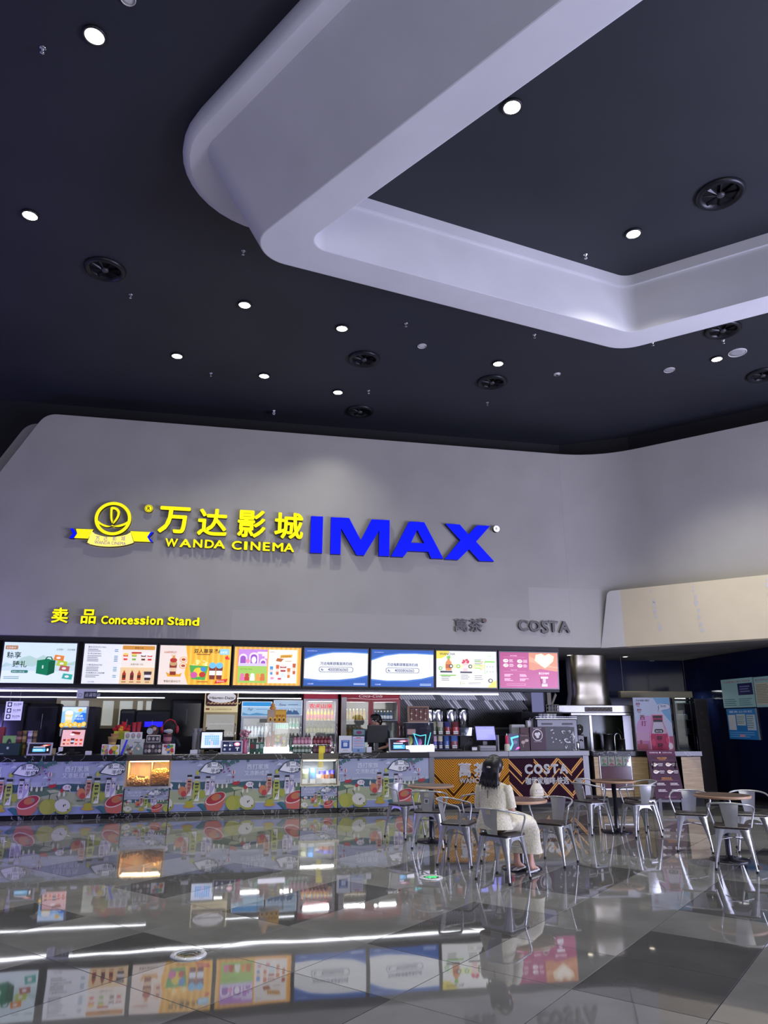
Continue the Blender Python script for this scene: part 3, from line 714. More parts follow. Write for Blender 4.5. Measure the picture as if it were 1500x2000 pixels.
def scr_toys(P):
    P.rect(0, 0, 1, 1, '#f2a93a')
    for k in range(14): P.rect(k / 14, 0, k / 14 + .035, 1, '#f8c25e')
    P.rect(.06, .06, .49, .94, '#a3cf5c'); P.rect(.06, .5, .49, .94, '#c98fd8'); P.poly([(.06, .5), (.49, .5), (.49, .56), (.06, .58)], '#d9c9ea')
    for x, w, z in ((.13, .06, .82), (.29, .07, .86), (.43, .05, .7)):
        P.poly([(x - w, .56), (x + w, .56)] + [(x + w * cos(t * pi / 8), z - .1 + .1 * sin(t * pi / 8)) for t in range(9)], '#f0e4f6'); P.poly([(x - w * .7, .57), (x + w * .7, .57)] + [(x + w * .7 * cos(t * pi / 8), z - .12 + .07 * sin(t * pi / 8)) for t in range(9)], '#9a54b8')
    P.poly([(.34, .88), (.49, .88), (.49, .7), (.45, .7), (.45, .76), (.41, .76), (.41, .82), (.34, .82)], '#efe4f8'); P.ell(.29, .66, .035, .09, '#f6f2fa'); P.ell(.2, .63, .035, .05, '#e88fb8')
    P.text('ROYAL Pets', .1, .4, .06, '#6fa02c')
    for x, c in ((.13, '#e87aa8'), (.2, '#c8322c'), (.28, '#f7f0e8'), (.36, '#f2a24a'), (.43, '#d8743a')): P.rect(x - .035, .12, x + .035, .22, c); P.ell(x, .26, .03, .05, c)
    P.rect(.51, .06, .94, .94, '#f7efe2'); P.poly([(.68, .72), (.86, .74), (.87, .82), (.69, .8)], '#f0b32c'); P.text('加菲猫家族', .69, .745, .055, '#7a3a10', bold=.008); P.poly([(.62, .64), (.7, .62), (.74, .7), (.64, .72)], '#b5642a'); P.lines(.76, .62, .88, .66, 1, '#caa46a')
    for x, z, h_, c in ((.56, .28, .22, '#4a94d0'), (.65, .28, .26, '#d8602c'), (.82, .2, .26, '#d87a34'), (.9, .3, .28, '#c05a28')): cup(P, x, z, .05, h_, c, '#f3d7b8')
    cup(P, .735, .36, .1, .16, '#a83a3a', '#f6ead8', '#e8dcd0'); P.rect(.7, .2, .78, .34, '#dbe7ee'); P.rect(.55, .16, .6, .22, '#e29ab0'); P.rect(.66, .15, .71, .2, '#d2566a')
    P.text('GARFIELD', .53, .87, .03, '#555')
def scr_phone(P):
    P.rect(0, 0, 1, 1, '#1f57a8'); P.poly([(0, .2), (.25, .16), (.55, .17), (.8, .22), (1, .30), (1, .88)] + [(1 - t / 10, .88 + .03 * sin(t / 10 * pi)) for t in range(1, 6)] + [(.3, .86), (.12, .8), (0, .7)], '#e9ebe6')
    P.poly([(1, .88), (.7, .9), (.45, .89), (.22, .83), (0, .70), (0, .73), (.2, .86), (.45, .92), (.7, .93), (1, .91)], '#4c86d0'); P.poly([(0, .2), (.25, .16), (.55, .17), (.8, .22), (1, .3), (1, .26), (.8, .18), (.55, .13), (.25, .12), (0, .16)], '#3c74c0')
    P.text('万达电影顾客服务热线', .5, .565, .088, '#1c3868', 'c', bold=.014)
    P.rrect(.23, .37, .77, .51, .06, '#24406e'); P.rrect(.237, .38, .763, .50, .055, '#e9ebe6'); P.text('4000806060', .53, .40, .112, '#16305c', 'c', bold=.006); P.ell(.285, .44, .02, .03, '#24406e'); P.ell(.292, .45, .014, .02, '#e9ebe6')
    P.text('www.wandafilm.com', .04, .92, .032, '#e8f0ff'); P.text('万达电影', .06, .04, .042, '#dce8ff'); P.lines(.78, .03, .97, .09, 2, '#c8daf6', ragged=.05)
def scr_tea(P):
    P.rect(0, 0, 1, 1, '#f1f2e6'); P.poly([(0, 1), (.22, 1), (.18, .9), (.1, .8), (0, .78)], '#ecd83a'); P.rect(.12, .52, .82, .64, '#eef0a2'); P.poly([(.85, 0), (1, 0), (1, .2), (.92, .16)], '#f0d640')
    P.text('WANCHA', .05, .885, .10, '#20260a', bold=.01)
    bottle2(P, .2, .46, .1, .36, '#d98a3a', '#8fc43a', '#b5561f'); P.ell(.2, .83, .035, .04, '#7cc04a'); cup(P, .48, .45, .1, .26, '#ecc0b4', '#f2d8cf'); 
    for k in range(8): P.ell(.48 + .045 * cos(k), .72 + .04 * sin(k * 1.7), .02, .03, '#c8283a')
    for x, z, c in ((.065, .52, '#6cb63c'), (.36, .58, '#6cb63c'), (.24, .58, '#333'), (.56, .58, '#333')): P.ell(x, z, .033, .055, c); P.ell(x, z, .018, .03, '#e8f0d8')
    P.rrect(.06, .4, .26, .45, .02, '#333'); P.rrect(.39, .39, .59, .44, .02, '#333'); P.rect(.06, .31, .32, .345, '#7cbf40')
    for x0, z0 in ((.08, .17), (.4, .21), (.63, .64), (.63, .2)): P.lines(x0, z0, x0 + .15, z0 + .15, 3, '#8f9088')
    for z in (.72, .62, .52): P.rect(.64, z, .73, z + .025, '#8cc850'); P.rect(.72, z - .03, .76, z, '#d8b050')
    P.rrect(.8, .38, .97, .74, .02, '#8cc850'); P.rrect(.806, .39, .964, .69, .02, '#fafaf2')
    for x in (.84, .89, .935):
        for z in (.58, .44): P.ell(x, z, .018, .03, '#b9bcb0')
    P.rrect(.39, .05, .78, .17, .04, '#9aa08a'); P.rrect(.395, .058, .775, .162, .035, '#f8f8ee'); P.text('加料', .41, .085, .06, '#a89a20', bold=.01); P.lines(.52, .08, .74, .15, 2, '#8f9088')
    P.ell(.895, .19, .04, .06, '#3c3c34'); P.ell(.895, .19, .022, .034, '#f0e8c0'); P.text('今日推荐', .81, .85, .05, '#7cbf40')
def scr_costa(P):
    P.rect(0, 0, 1, 1, '#a5165e'); P.poly([(.5, .52), (.58, .5), (.7, .54), (.85, .5), (1, .47), (1, 1), (.5, 1)], '#c97a3c')
    P.poly([(.5, .9), (.62, .8), (.9, .62), (1, .6), (1, .56), (.8, .6), (.6, .7), (.5, .74)], '#d9955c'); P.poly([(.62, .94), (.72, .98), (.78, .92), (.85, .98), (.94, .9), (.92, .76), (.84, .64), (.78, .56), (.7, .64), (.6, .78)], '#ecd3ab'); P.poly([(.66, .9), (.73, .92), (.78, .86), (.84, .92), (.9, .86), (.86, .74), (.78, .62), (.68, .74)], '#f7ead0')
    P.text('Hot Drinks', .18, .89, .045, '#f2d2e2', bold=.008); P.rect(.05, .865, .44, .87, '#d67aaa')
    for x, z in ((.1, .76), (.34, .75), (.1, .63), (.34, .62)): P.ell(x, z, .045, .05, '#f4e9ee'); P.ell(x + .01, z + .01, .025, .022, '#d29a8a'); P.lines(x + .06, z - .045, x + .14, z + .045, 3, '#f0d0e0', ragged=.4)
    P.text('Classic Iced', .18, .49, .04, '#f2d2e2', bold=.006); P.rect(.05, .46, .44, .465, '#d67aaa')
    for x, z in ((.07, .31), (.33, .31), (.07, .19), (.33, .19)): P.lines(x, z, x + .16, z + .08, 3, '#f0d0e0', ragged=.5)
    P.rrect(.1, .07, .43, .12, .02, '#f0b8d4'); P.rrect(.104, .075, .426, .115, .02, '#a5165e'); P.text('醇正好咖啡', .66, .39, .065, '#fdeaf4', bold=.01)
    P.poly([(.71, .06), (.8, .06), (.815, .28), (.695, .28)], '#8c1450'); P.rect(.69, .27, .82, .32, '#f5eef2'); P.rect(.705, .12, .805, .1, '#f5eef2'); P.rect(.73, .14, .78, .26, '#d8a8c4')
    P.rect(.705, .05, .805, .09, '#f5eef2')
def scr_blue(P):
    P.rect(0, 0, 1, 1, '#2f86c8'); P.rect(.8, .1, .97, .5, '#8fd0f0')
SCR = [(-8.2, -6.96, scr_blue, 'menu screen cut by the left picture edge'), (-6.848, -5.644, scr_gift, 'lit menu screen showing a green gift box'), (-5.515, -4.278, scr_menu, 'lit menu screen listing popcorn and drinks prices'),
       (-4.206, -2.949, scr_combo, 'lit yellow menu screen with a popcorn combo'), (-2.864, -1.623, scr_toys, 'lit orange menu screen with purple and green toys'),
       (-1.556, -.327, scr_phone, 'blue and white hotline screen beside the orange toys screen'), (-.256, .988, scr_phone, 'blue and white hotline screen beside the tea menu'),
       (1.052, 2.298, scr_tea, 'lit pale menu screen of tea and fruit cups'), (2.375, 3.622, scr_costa, 'lit magenta coffee menu screen at the right end')]
for a, b, fn, lab in SCR:
    W_, H_ = b - a, .70
    t = thing('menu_screen', lab, 'screen', WP(a, 0, 2.24), ANG)
    t.rotation_euler = (radians(4.0), 0, ANG)
    MB().bbox(-.028, W_ + .028, .0, .07, -.028, H_ + .028, BEZ, .006).build('bezel', t)
    P = Print(W_, H_, EM, y=-.0008, step=.0003, rough=.3); fn(P); P.build('display', t)
# housing beam behind and above the screens
mb = MB().box(-9.2, 3.70, .125, .42, 2.17, 3.055, HOUS); mb.build('screen_housing', None, ORG, ANG, label='long dark housing carrying the row of menu screens', cat='housing')
mb = MB().box(-9.2, 3.69, .02, .08, 2.975, 3.06, HOUS); mb.build('housing_rail', None, ORG, ANG, label='narrow dark rail along the top of the menu screens', cat='rail')
TUBE = mat('lit_led_tube', (.93, .96, 1.0), .3, emit=9.0)
def strip(s0_, s1_, b, z, r, lab, seg):
    t = thing('led_light_strip', lab, 'light strip', WP(0, b, z), ANG)
    MB().box(s0_, s1_, -r, r * 1.2, r * .2, r * 1.6, mat('strip_casing', (.5, .5, .52), .5)).build('casing', t)
    L = (s1_ - s0_) / seg
    for k in range(seg):
        MB().tube([(s0_ + k * L + .004, 0, 0), (s0_ + (k + 1) * L - .004, 0, 0)], r, TUBE, 8).build('tube', t)
strip(-9.0, 2.44, .30, 2.128, .020, 'bright white light strip running below the menu screens', 9)
strip(-9.0, -4.2, 1.75, 2.058, .010, 'thin white light strip further back at the left', 4)
strip(-2.75, -1.42, 1.75, 2.06, .008, 'thin white light strip above the blue fridges', 1)
# small hanging counter sign
a, b, z0, z1 = BOX(150, 1346, 190, 1364, .2); t = thing('hanging_sign', 'small white and black service sign hanging under the screens', 'sign', WP(a, .2, z0), ANG)
MB().box(0, b - a, 0, .012, 0, z1 - z0, pm('#d8dade')).build('plate', t)
P = Print(b - a, z1 - z0, 0, y=-.001); P.rect(.35, .0, 1, .72, '#3a3d40'); P.text('点餐取餐', .4, .22, .42, '#c8ccd0', bold=.01); P.ell(.17, .36, .1, .22, '#9a9ea2'); P.ell(.17, .36, .06, .13, '#d8dade'); P.build('lettering', t)

# ================================================================== CONCESSION COUNTER
def marble(name='black_marble'):
    if name in MATS: return MATS[name]
    m = bpy.data.materials.new(name); m.use_nodes = True; nt = m.node_tree; p = nt.nodes['Principled BSDF']
    tc = nt.nodes.new('ShaderNodeTexCoord'); n = nt.nodes.new('ShaderNodeTexNoise'); n.inputs['Scale'].default_value = 2.2; n.inputs['Detail'].default_value = 8; n.inputs['Distortion'].default_value = 1.6
    nt.links.new(tc.outputs['Object'], n.inputs['Vector']); r = nt.nodes.new('ShaderNodeValToRGB'); e = r.color_ramp.elements
    e[0].position = .497; e[0].color = (.010, .010, .012, 1); e[1].position = .515; e[1].color = (.010, .010, .012, 1)
    q = r.color_ramp.elements.new(.506); q.color = (.42, .43, .44, 1)
    nt.links.new(n.outputs['Fac'], r.inputs['Fac']); nt.links.new(r.outputs['Color'], p.inputs['Base Color']); p.inputs['Roughness'].default_value = .22; p.inputs['Specular IOR Level'].default_value = .3
    MATS[name] = m; return m
MARB = marble()
CT = 1.03
# artwork: one panel 2.02 m wide, .84 high, repeated along the counter
def artwork(P, full=1.40, shift=0.0):
    """scene of hills, bottles and fruit; x in metres along the frieze, clipped to the panel"""
    W_ = P.w
    def cl(pts):
        out = []
        for i in range(len(pts)):
            for side in (0,):
                pass
        return pts
    def clip(pts):
        for lo, sgn in ((0.0, 1), (W_, -1)):
            res = []
            for i in range(len(pts)):
                p, q = pts[i], pts[(i + 1) % len(pts)]; a, b = (p[0] - lo) * sgn, (q[0] - lo) * sgn
                if a >= 0: res.append(p)
                if (a >= 0) != (b >= 0):
                    t = a / (a - b); res.append((p[0] + (q[0] - p[0]) * t, p[1] + (q[1] - p[1]) * t))
            pts = res
            if len(pts) < 3: return []
        return pts
    def S(pts, c):
        q = clip([(x * KX + OX, z) for x, z in pts])
        if len(q) >= 3: P.lay([(x / W_, z / P.h) for x, z in q], c)
    def E(cx_, cz_, rx, rz_, c, rot=0.0, a0=0.0, a1=2 * pi, n=18):
        S([(cx_ + rx * cos(a0 + (a1 - a0) * k / n) * cos(rot) - rz_ * sin(a0 + (a1 - a0) * k / n) * sin(rot), cz_ + rx * cos(a0 + (a1 - a0) * k / n) * sin(rot) + rz_ * sin(a0 + (a1 - a0) * k / n) * cos(rot)) for k in range(n + (0 if a1 - a0 > 6.2 else 1))], c)
    def R(a, b, c, d, col): S([(a, b), (c, b), (c, d), (a, d)], col)
    def T(s, x, z, h_, c, bold=0.0, vert=False):
        if vert:
            for k, ch in enumerate(s): T(ch, x, z - k * h_ * 1.05, h_, c, bold)
            return
        vs, fs, a, b, c0, d0 = glyphs(s, bold)
        if x * KX + OX < 0 or x * KX + OX + (b - a) * h_ > W_: return
        P.text(s, (x * KX + OX) / W_, z / P.h, h_ / P.h, c, bold=bold)
    h_ = P.h
    n0 = int(math.floor(shift / full)) - 1
    P.rect(0, 0, 1, 1, '#a6aec4')
    for ps in (0, 1):
      for rep in range(n0, n0 + 7):
        OX = rep * full - shift; KX = .693 if ps == 0 else .94
        if OX > W_ or OX + full * 1.6 < 0: continue
        if ps == 0:
            R(0, .40, 2.02, .52, '#b4bbca')
            # far dark hills, pale trees
            S([(0, .40), (.0, .47), (.55, .49), (.75, .44), (1.0, .44), (1.3, .47), (1.6, .49), (2.02, .475), (2.02, .36), (0, .36)], '#3d5f6c')
            S([(0, .22), (.3, .33), (.75, .37), (1.02, .36), (1.35, .40), (1.62, .36), (2.02, .30), (2.02, .05), (0, .05)], '#aeb792')
            S([(.75, .26), (.75, .42), (.95, .44), (1.25, .42), (1.6, .38), (1.1, .30)], '#5f7a62')
            S([(1.12, .39), (1.3, .395), (1.5, .36), (1.2, .34)], '#b9c39a')
            # river and bank
            S([(0, .05), (0, .14), (.3, .15), (.9, .155), (1.3, .16), (2.02, .14), (2.02, 0), (0, 0)], '#c3cbb0'); S([(0, 0), (0, .115), (.5, .125), (1.3, .13), (2.02, .115), (2.02, 0)], '#97a4cc')
            for x in (.28, .32, 1.25, 1.5, 1.7): R(x, .06, x + .12, .064, '#a9b6dc')
            continue
        for x, z in ((.57, .42), (.66, .41), (.74, .42), (1.36, .42), (1.49, .43), (1.54, .41), (1.4, .37), (1.05, .33), (1.13, .33), (.48, .45), (1.72, .43), (2.0, .45)):
            S([(x - .016, z - .04), (x + .016, z - .04), (x + .02, z), (x, z + .05), (x - .02, z)], '#e2dccb'); 
        for x in (.47, .74, .79, .86, .98, 1.42, 1.45, 1.57, 1.6): S([(x - .006, .47), (x + .006, .47), (x, .53)], '#59726a')
        E(.90, .45, .055, .03, '#b4323c'); E(.95, .46, .03, .03, '#b4323c'); E(1.09, .38, .03, .03, '#c23b45'); E(1.1, .41, .015, .02, '#c23b45')
        # leaves
        for x in (.24, 1.7): S([(x, .1), (x + .06, .13), (x + .14, .09), (x + .18, .02), (x + .12, .0), (x + .07, .05)], '#3f7480'); 
        for k in range(5): S([(.72 + k * .02, 0), (.73 + k * .02, .0), (.75 + k * .022, .09)], '#2f5a48')
        for k in range(7): R(1.02 + k * .03, .0, 1.035 + k * .03, .05, '#39604e')
        # vine with grapes
        for x, z, r in ((.48, .83, .04), (.58, .79, .05), (.68, .82, .06), (.75, .77, .05), (.83, .81, .05), (.92, .83, .04), (.64, .73, .04), (1.12, .83, .03)): S([(x + r * 1.2 * cos(k * pi / 5) * (1 if k % 2 else .6), z + r * sin(k * pi / 5) * (1 if k % 2 else .6)) for k in range(10)], '#3d6a68')
        for k in range(24): E(.64 + ((k * 37) % 40 - 20) * .008, .74 - ((k * 53) % 30) * .006 + .05, .014, .014, ('#8c4a86', '#a4588f', '#6f3a74')[k % 3], n=8)
        # balloon, cloud
        E(.855, .64, .035, .042, '#d8d2dc'); E(.855, .64, .012, .042, '#a8475a'); S([(.835, .57), (.875, .57), (.868, .54), (.842, .54)], '#9a3a48')
        for x, z in ((.22, .75), (.78, .58), (1.72, .76)): S([(x - .06, z), (x + .06, z), (x + .03, z + .025), (x, z + .035), (x - .03, z + .02)], '#c6cede')
        # white slogan
        T('西打家族', 1.10, .69, .10, '#dfe3ee', .006); T('又添新成员', 1.06, .585, .09, '#dfe3ee', .006)
        T('万达电影', 1.57, .815, .03, '#4a5578'); T('万达电影', .02, .80, .03, '#4a5578')
        # speech bubble
        for c, k in (('#243444', 0), ('#e9ebee', .012)):
            S([(.20 + k * 3, .655 + k * .5)] + [(.475 + (.19 - k) * cos(t_), .715 + (.108 - k) * sin(t_)) for t_ in [2.75 - i * .32 for i in range(16)]], c)
        T('第二瓶', .35, .725, .092, '#243444', .012); T('半价', .43, .632, .088, '#243444', .012); R(.605, .655, .635, .70, '#243444')
        E(1.17, .43, .075, .045, '#e6e2e6'); S([(1.2, .4), (1.24, .35), (1.225, .42)], '#e6e2e6'); T('水果', 1.13, .415, .05, '#8a4a6a')
        # drink bottles
        def BT(x, z, w_, hh, body, cap, lab, tcol, name):
            S([(x - w_ / 2, z), (x + w_ / 2, z), (x + w_ / 2, z + hh * .55), (x + w_ * .34, z + hh * .76), (x - w_ * .34, z + hh * .76), (x - w_ / 2, z + hh * .55)], body)
            R(x - w_ * .34, z + hh * .78, x + w_ * .34, z + hh * .82, '#d8dcd0'); R(x - w_ * .4, z + hh * .84, x + w_ * .4, z + hh * .93, cap); R(x - w_ * .28, z + hh * .6, x + w_ * .28, z + hh * .67, '#26262a')
            S([(x - w_ * .3, z + .005), (x + w_ * .4, z + .005), (x + w_ * .42, z + hh * .4), (x + w_ * .1, z + hh * .2)], '#e9ece4')
            for k, ch in enumerate(name): T(ch, x - w_ * .27, z + hh * (.44 - k * .16), w_ * .55, tcol, .012)
        BT(1.54, .25, .11, .38, '#cf9a86', '#26262a', '', '#7a2430', '柚柚打'); BT(1.68, .16, .13, .45, '#b4bd5c', '#26262a', '', '#24301c', '苹苹打')
        BT(1.88, .26, .10, .34, '#d6cfdc', '#26262a', '', '#4a3a6a', '桃桃'); BT(1.97, .27, .10, .33, '#b9aed0', '#cfc8de', '', '#8a7ab0', '')
        S([(1.66, .60), (1.7, .60), (1.715, .64), (1.68, .69), (1.645, .64)], '#b9bc4a')
        E(1.42, .34, .07, .075, '#d2855e'); E(1.45, .29, .05, .05, '#c04a4a'); T('零脂零卡', 1.36, .2, .035, '#3a3a2a', .01); E(1.79, .28, .055, .07, '#a8b044'); S([(1.785, .34), (1.795, .34), (1.81, .39), (1.80, .39)], '#4a4020')
        # little pear on a float
        E(1.56, .085, .105, .03, '#c9a23c'); E(1.56, .125, .07, .055, '#b7b23e'); S([(1.55, .17), (1.57, .17), (1.62, .21), (1.57, .195)], '#4f7a4a')
        # grapefruit half, apple, cut apple
        S([(.36, .12), (.40, .02), (.5, -.0), (.62, .0), (.69, .08), (.735, .24), (.73, .28), (.38, .2)], '#cf6f62'); E(.55, .205, .195, .095, '#e8cfc6', .35); E(.55, .21, .178, .082, '#b23440', .35)
        E(.56, .225, .09, .055, '#c87a52', .2); E(.63, .235, .022, .032, '#7f8f8a'); 
        E(.89, .13, .155, .125, '#a9ad4a'); E(.84, .12, .09, .11, '#b3b650'); S([(.885, .24), (.895, .24), (.905, .33), (.89, .33)], '#3f3a28')
        E(1.14, .11, .15, .105, '#a9ac52', -.15); E(1.13, .145, .135, .1, '#dcdccf', -.25); E(1.15, .14, .012, .02, '#4a3426'); E(1.175, .155, .009, .014, '#4a3426'); S([(1.05, .22), (1.06, .21), (1.02, .3), (1.005, .3)], '#3f3426'); S([(1.21, .075), (1.24, .09), (1.235, .06)], '#2a2420')
POSTB = pm('#a6aec4')
def panel(par, s0_, s1_, z0, z1, shift, lab, scale=1.0):
    t = MB().box(0, s1_ - s0_, -.006, .004, z0, z1, POSTB).build('poster_panel', par, (s0_ - par['s0'], 0, 0), label=lab)
    P = Print((s1_ - s0_) / scale, .845, 0, y=0, step=.00008)
    artwork(P, shift=shift); o = P.build('print', t, (0, -.0065, z0)); k = (z1 - z0) / .845
    o.scale = (scale, 1, k)
PC = [(-8.2, -5.60, 0.0), ]
# counter carcass in lift-off units, marble worktop, marble plinth
SEG = [(-9.0, -4.62), (-4.62, -3.84), (-3.84, -1.56), (-1.56, -.86), (-.86, .89)]
CARC = mat('counter_carcass', (.05, .05, .055), .6)
labs = ['black marble-edged counter unit at the left behind the fruit poster', 'counter unit holding the warm popcorn case', 'counter unit between the popcorn case and snack case', 'counter unit holding the cold snack case', 'counter unit right of the snack case']
UN = []
for (a, b), lab in zip(SEG, labs):
    t = thing('counter_unit', lab, 'counter', WP(a, 0, 0), ANG); t['s0'] = a; UN.append(t); L = b - a; zt = CT - .1
    if lab.find('holding') > 0:
        mb = MB().box(0, L, .012, .6, .075, .455, CARC).box(0, .03, .012, .6, .455, zt, CARC).box(L - .03, L, .012, .6, .455, zt, CARC).box(.03, L - .03, .56, .6, .455, zt, CARC); mb.build('carcass', t)
    else: MB().box(0, L, .012, .6, .075, zt, CARC).build('carcass', t)
    MB().box(0, L, .03, .55, 0, .075, MARB).build('plinth', t)
    MB().bbox(0, L, -.03, .03, .0, .07, MARB, .01).build('plinth_step', t)
    MB().bbox(0, L, -.03, .62, zt, CT, MARB if 'holding' not in lab else mat('smoked_top', (.06, .05, .04), .2), .008).build('worktop', t)
def panels():
    zt, zb_ = .925, .08
    f0 = -8.49                                           # a frieze begins here; period 2.02
    panel(UN[0], -8.6, -4.62, zb_, zt, -8.6 + 6.64, 'fruit drink poster along the left end of the counter')
    panel(UN[2], -3.84, -1.56, zb_, zt, -3.84 + 4.967, 'fruit drink poster between the popcorn and snack cases')
    panel(UN[4], -.86, .87, zb_, zt, -.86 + 1.54, 'fruit drink poster between the snack case and the orange panel')
    for par, s0_, s1_, lab in ((UN[1], -4.60, -3.86, 'small fruit drink poster under the popcorn case'), (UN[3], -1.54, -.88, 'small fruit drink poster under the snack case')):
        t = MB().box(0, s1_ - s0_, -.006, .004, zb_, .455, POSTB).build('poster_panel', par, (s0_ - par['s0'], 0, 0), label=lab)
        P = Print(1.30, .845, 0, y=0, step=.00008); artwork(P, shift=.93); o = P.build('print', t, (0, -.0065, zb_)); o.scale = ((s1_ - s0_) / 1.30, 1, .375 / .845)
panels()
# ---- popcorn and snack cases let into the counter
WOODL = mat('pale_ply', (.62, .44, .26), .5, noise=.12, nscale=6)
def heap(name, x0, x1, y0, y1, z0, fn, cols, n, r, par, stick=False):
    mb = MB()
    for k in range(n):
        x = random.uniform(x0 + r, x1 - r); y = random.uniform(y0 + r, y1 - r); z = z0 + random.uniform(.15, 1.0) * fn((x - x0) / (x1 - x0)); m = random.choice(cols)
        if stick:
            a = random.uniform(-1, 1); d = Vector((cos(a), random.uniform(-.4, .4), sin(a) * .8)).normalized() * .035; c = Vector((x, y, z)); mb.tube([c - d, c + d], .006, m, 4)
        else: mb.ball((x, y, z), r * random.uniform(.7, 1.15), m, 6, 4, (1, 1, .85))
    mb.build(name, par, kind='stuff')
t = thing('popcorn_case', 'warm lit glass case of popcorn and chips let into the counter', 'display case', WP(-4.62, 0, 0), ANG)
L = .78
WRM = mat('warm_case_lamp', hexc('#ffd9a0'), .4, emit=9)
MB().box(.03, L - .03, .02, .56, .455, .50, STEEL).build('tray', t)
MB().box(.03, L - .03, .40, .42, .50, .92, WOODL).build('back_panel', t)
MB().box(.03, .045, .02, .42, .50, .92, WOODL).box(L - .045, L - .03, .02, .42, .50, .92, WOODL).build('side_panel', t)
MB().box(L * .55 - .006, L * .55 + .006, .02, .40, .50, .90, WOODL).build('divider', t)
MB().box(.06, L - .06, .05, .09, .905, .92, WRM).build('lamp', t)
MB().box(.03, L - .03, .012, .016, .50, .93, GLASS).build('pane', t)
MB().box(.0, L, -.004, .02, .47, .50, CHROME).box(.0, .03, -.004, .02, .50, .93, WOODL).box(L - .03, L, -.004, .02, .5, .93, WOODL).build('frame', t)
pc = [mat('popcorn_pale', hexc('#f3dba0'), .7), mat('popcorn_gold', hexc('#e0b060'), .7), mat('popcorn_toffee', hexc('#a8763c'), .6)]
heap('popcorn', .05, .42, .03, .38, .505, lambda u: .16 - .06 * u + .02 * sin(9 * u), pc, 520, .017, t)
heap('chips', .44, .74, .03, .38, .505, lambda u: .22 + .05 * sin(5 * u), [mat('chip_tan', hexc('#c08a4c'), .6), mat('chip_gold', hexc('#e8b858'), .6)], 330, .02, t, True)
heap('popcorn_top', .44, .74, .10, .38, .70, lambda u: .06 + .03 * u, [mat('popcorn_bright', hexc('#ffd968'), .7)], 90, .018, t)
SKIN = mat('skin', hexc('#d9a284'), .5)
P = Print(.4, .4, 0, y=0); P.poly([(.14, 1), (.32, 1), (.33, .66), (.38, .52), (.42, .40), (.37, .36), (.30, .42), (.24, .38), (.20, .48), (.17, .62)], SKIN); P.poly([(.30, .38), (.62, .34), (.66, .26), (.34, .22)], '#7a6650'); P.poly([(1.08, 1), (1.7, 1), (1.66, .86), (1.4, .80), (1.2, .9), (1.1, .84)], '#e8c060'); P.poly([(1.2, 1), (1.5, 1), (1.45, .9), (1.25, .92)], '#8ab84a')
P.build('back_picture', t, (.05, .398, .505), label='picture of a hand scooping popcorn on the back panel')
l = bpy.data.lights.new('case_lamp', 'AREA'); l.shape = 'RECTANGLE'; l.size = .6; l.size_y = .05; l.energy = 7; l.color = (1, .75, .42)
o = bpy.data.objects.new('case_lamp', l); COL.objects.link(o); o.parent = t; o.location = (.39, .10, .90)
t = thing('snack_case', 'cold lit glass case of snack bags let into the counter', 'display case', WP(-1.56, 0, 0), ANG); L = .70
MB().box(.03, L - .03, .02, .56, .455, .50, mat('case_shelf', (.22, .18, .13), .5)).build('tray', t)
MB().box(.03, L - .03, .50, .52, .50, .92, mat('case_back', (.55, .58, .58), .5)).build('back_panel', t)
MB().box(.0, L, -.006, .02, .455, .475, mat('cream_frame', hexc('#e6dcb0'), .4)).box(0, .02, -.006, .02, .475, .93, MATS['cream_frame']).box(L - .02, L, -.006, .02, .475, .93, MATS['cream_frame']).box(0, L, -.006, .02, .905, .93, MATS['cream_frame']).build('frame', t)
MB().box(.02, L - .02, .006, .010, .475, .905, GLASS).build('pane', t)
MB().box(.05, L - .05, .04, .07, .89, .905, TUBE).build('lamp', t)
l = bpy.data.lights.new('case_lamp', 'AREA'); l.shape = 'RECTANGLE'; l.size = .6; l.size_y = .05; l.energy = 5; l.color = (.9, .97, 1)
o = bpy.data.objects.new('case_lamp', l); COL.objects.link(o); o.parent = t; o.location = (.35, .06, .885)
def snackbag(x, w_, h_, c1, c2, lab, y=.16, dz=.0):
    mb = MB(); m1, m2 = pm(c1, 0, .3), pm(c2, 0, .3); R = []
    for z, k, d in ((0, 1, .02), (.06, 1.03, .06), (.35, .97, .085), (.7, .98, .07), (.93, 1.0, .02), (1, 1.02, .004)):
        R.append([(-w_ / 2 * k, 0, z * h_), (-w_ * .25, -d * .8, z * h_), (w_ * .25, -d * .8, z * h_), (w_ / 2 * k, 0, z * h_), (w_ * .25, d * .8, z * h_), (-w_ * .25, d * .8, z * h_)])
    mb.loft(R[:4], m2, True); mb.loft(R[3:], m1, True)
    o = mb.build('snack_bag', None, WP(-1.56 + x, y, .50 + dz), ANG + random.uniform(-.1, .1), label=lab, cat='snack bag')
    MB().box(-.05, .05, -.10, -.096, .0, .075, pm('#e6e6e0')).build('price_card', o)
for a in ((.10, .13, .24, '#c8c8a0', '#9aa06a', 'greenish snack bag at the left of the cold case', .2), (.24, .13, .26, '#3f8fe0', '#5aa8ec', 'sky blue snack bag in the cold case', .2),
          (.35, .09, .15, '#e8e4e0', '#c8b8a8', 'small white snack bag in the cold case', .14), (.42, .12, .2, '#3a2fa8', '#c8743a', 'violet and orange snack bag in the middle of the cold case', .26),
          (.52, .11, .21, '#3a2fa8', '#b8642a', 'violet and brown snack bag right of the middle in the case', .2), (.62, .09, .22, '#4a3ab8', '#8a4a24', 'violet and dark brown snack bag at the right of the case', .24)):
    snackbag(a[0], a[1], a[2], a[3], a[4], a[5], a[6])
P = Print(.09, .34, 0, y=0); P.rect(0, 0, 1, 1, mat('yellow_film', hexc('#f0dc30'), .3, alpha=.55, emit=.15))
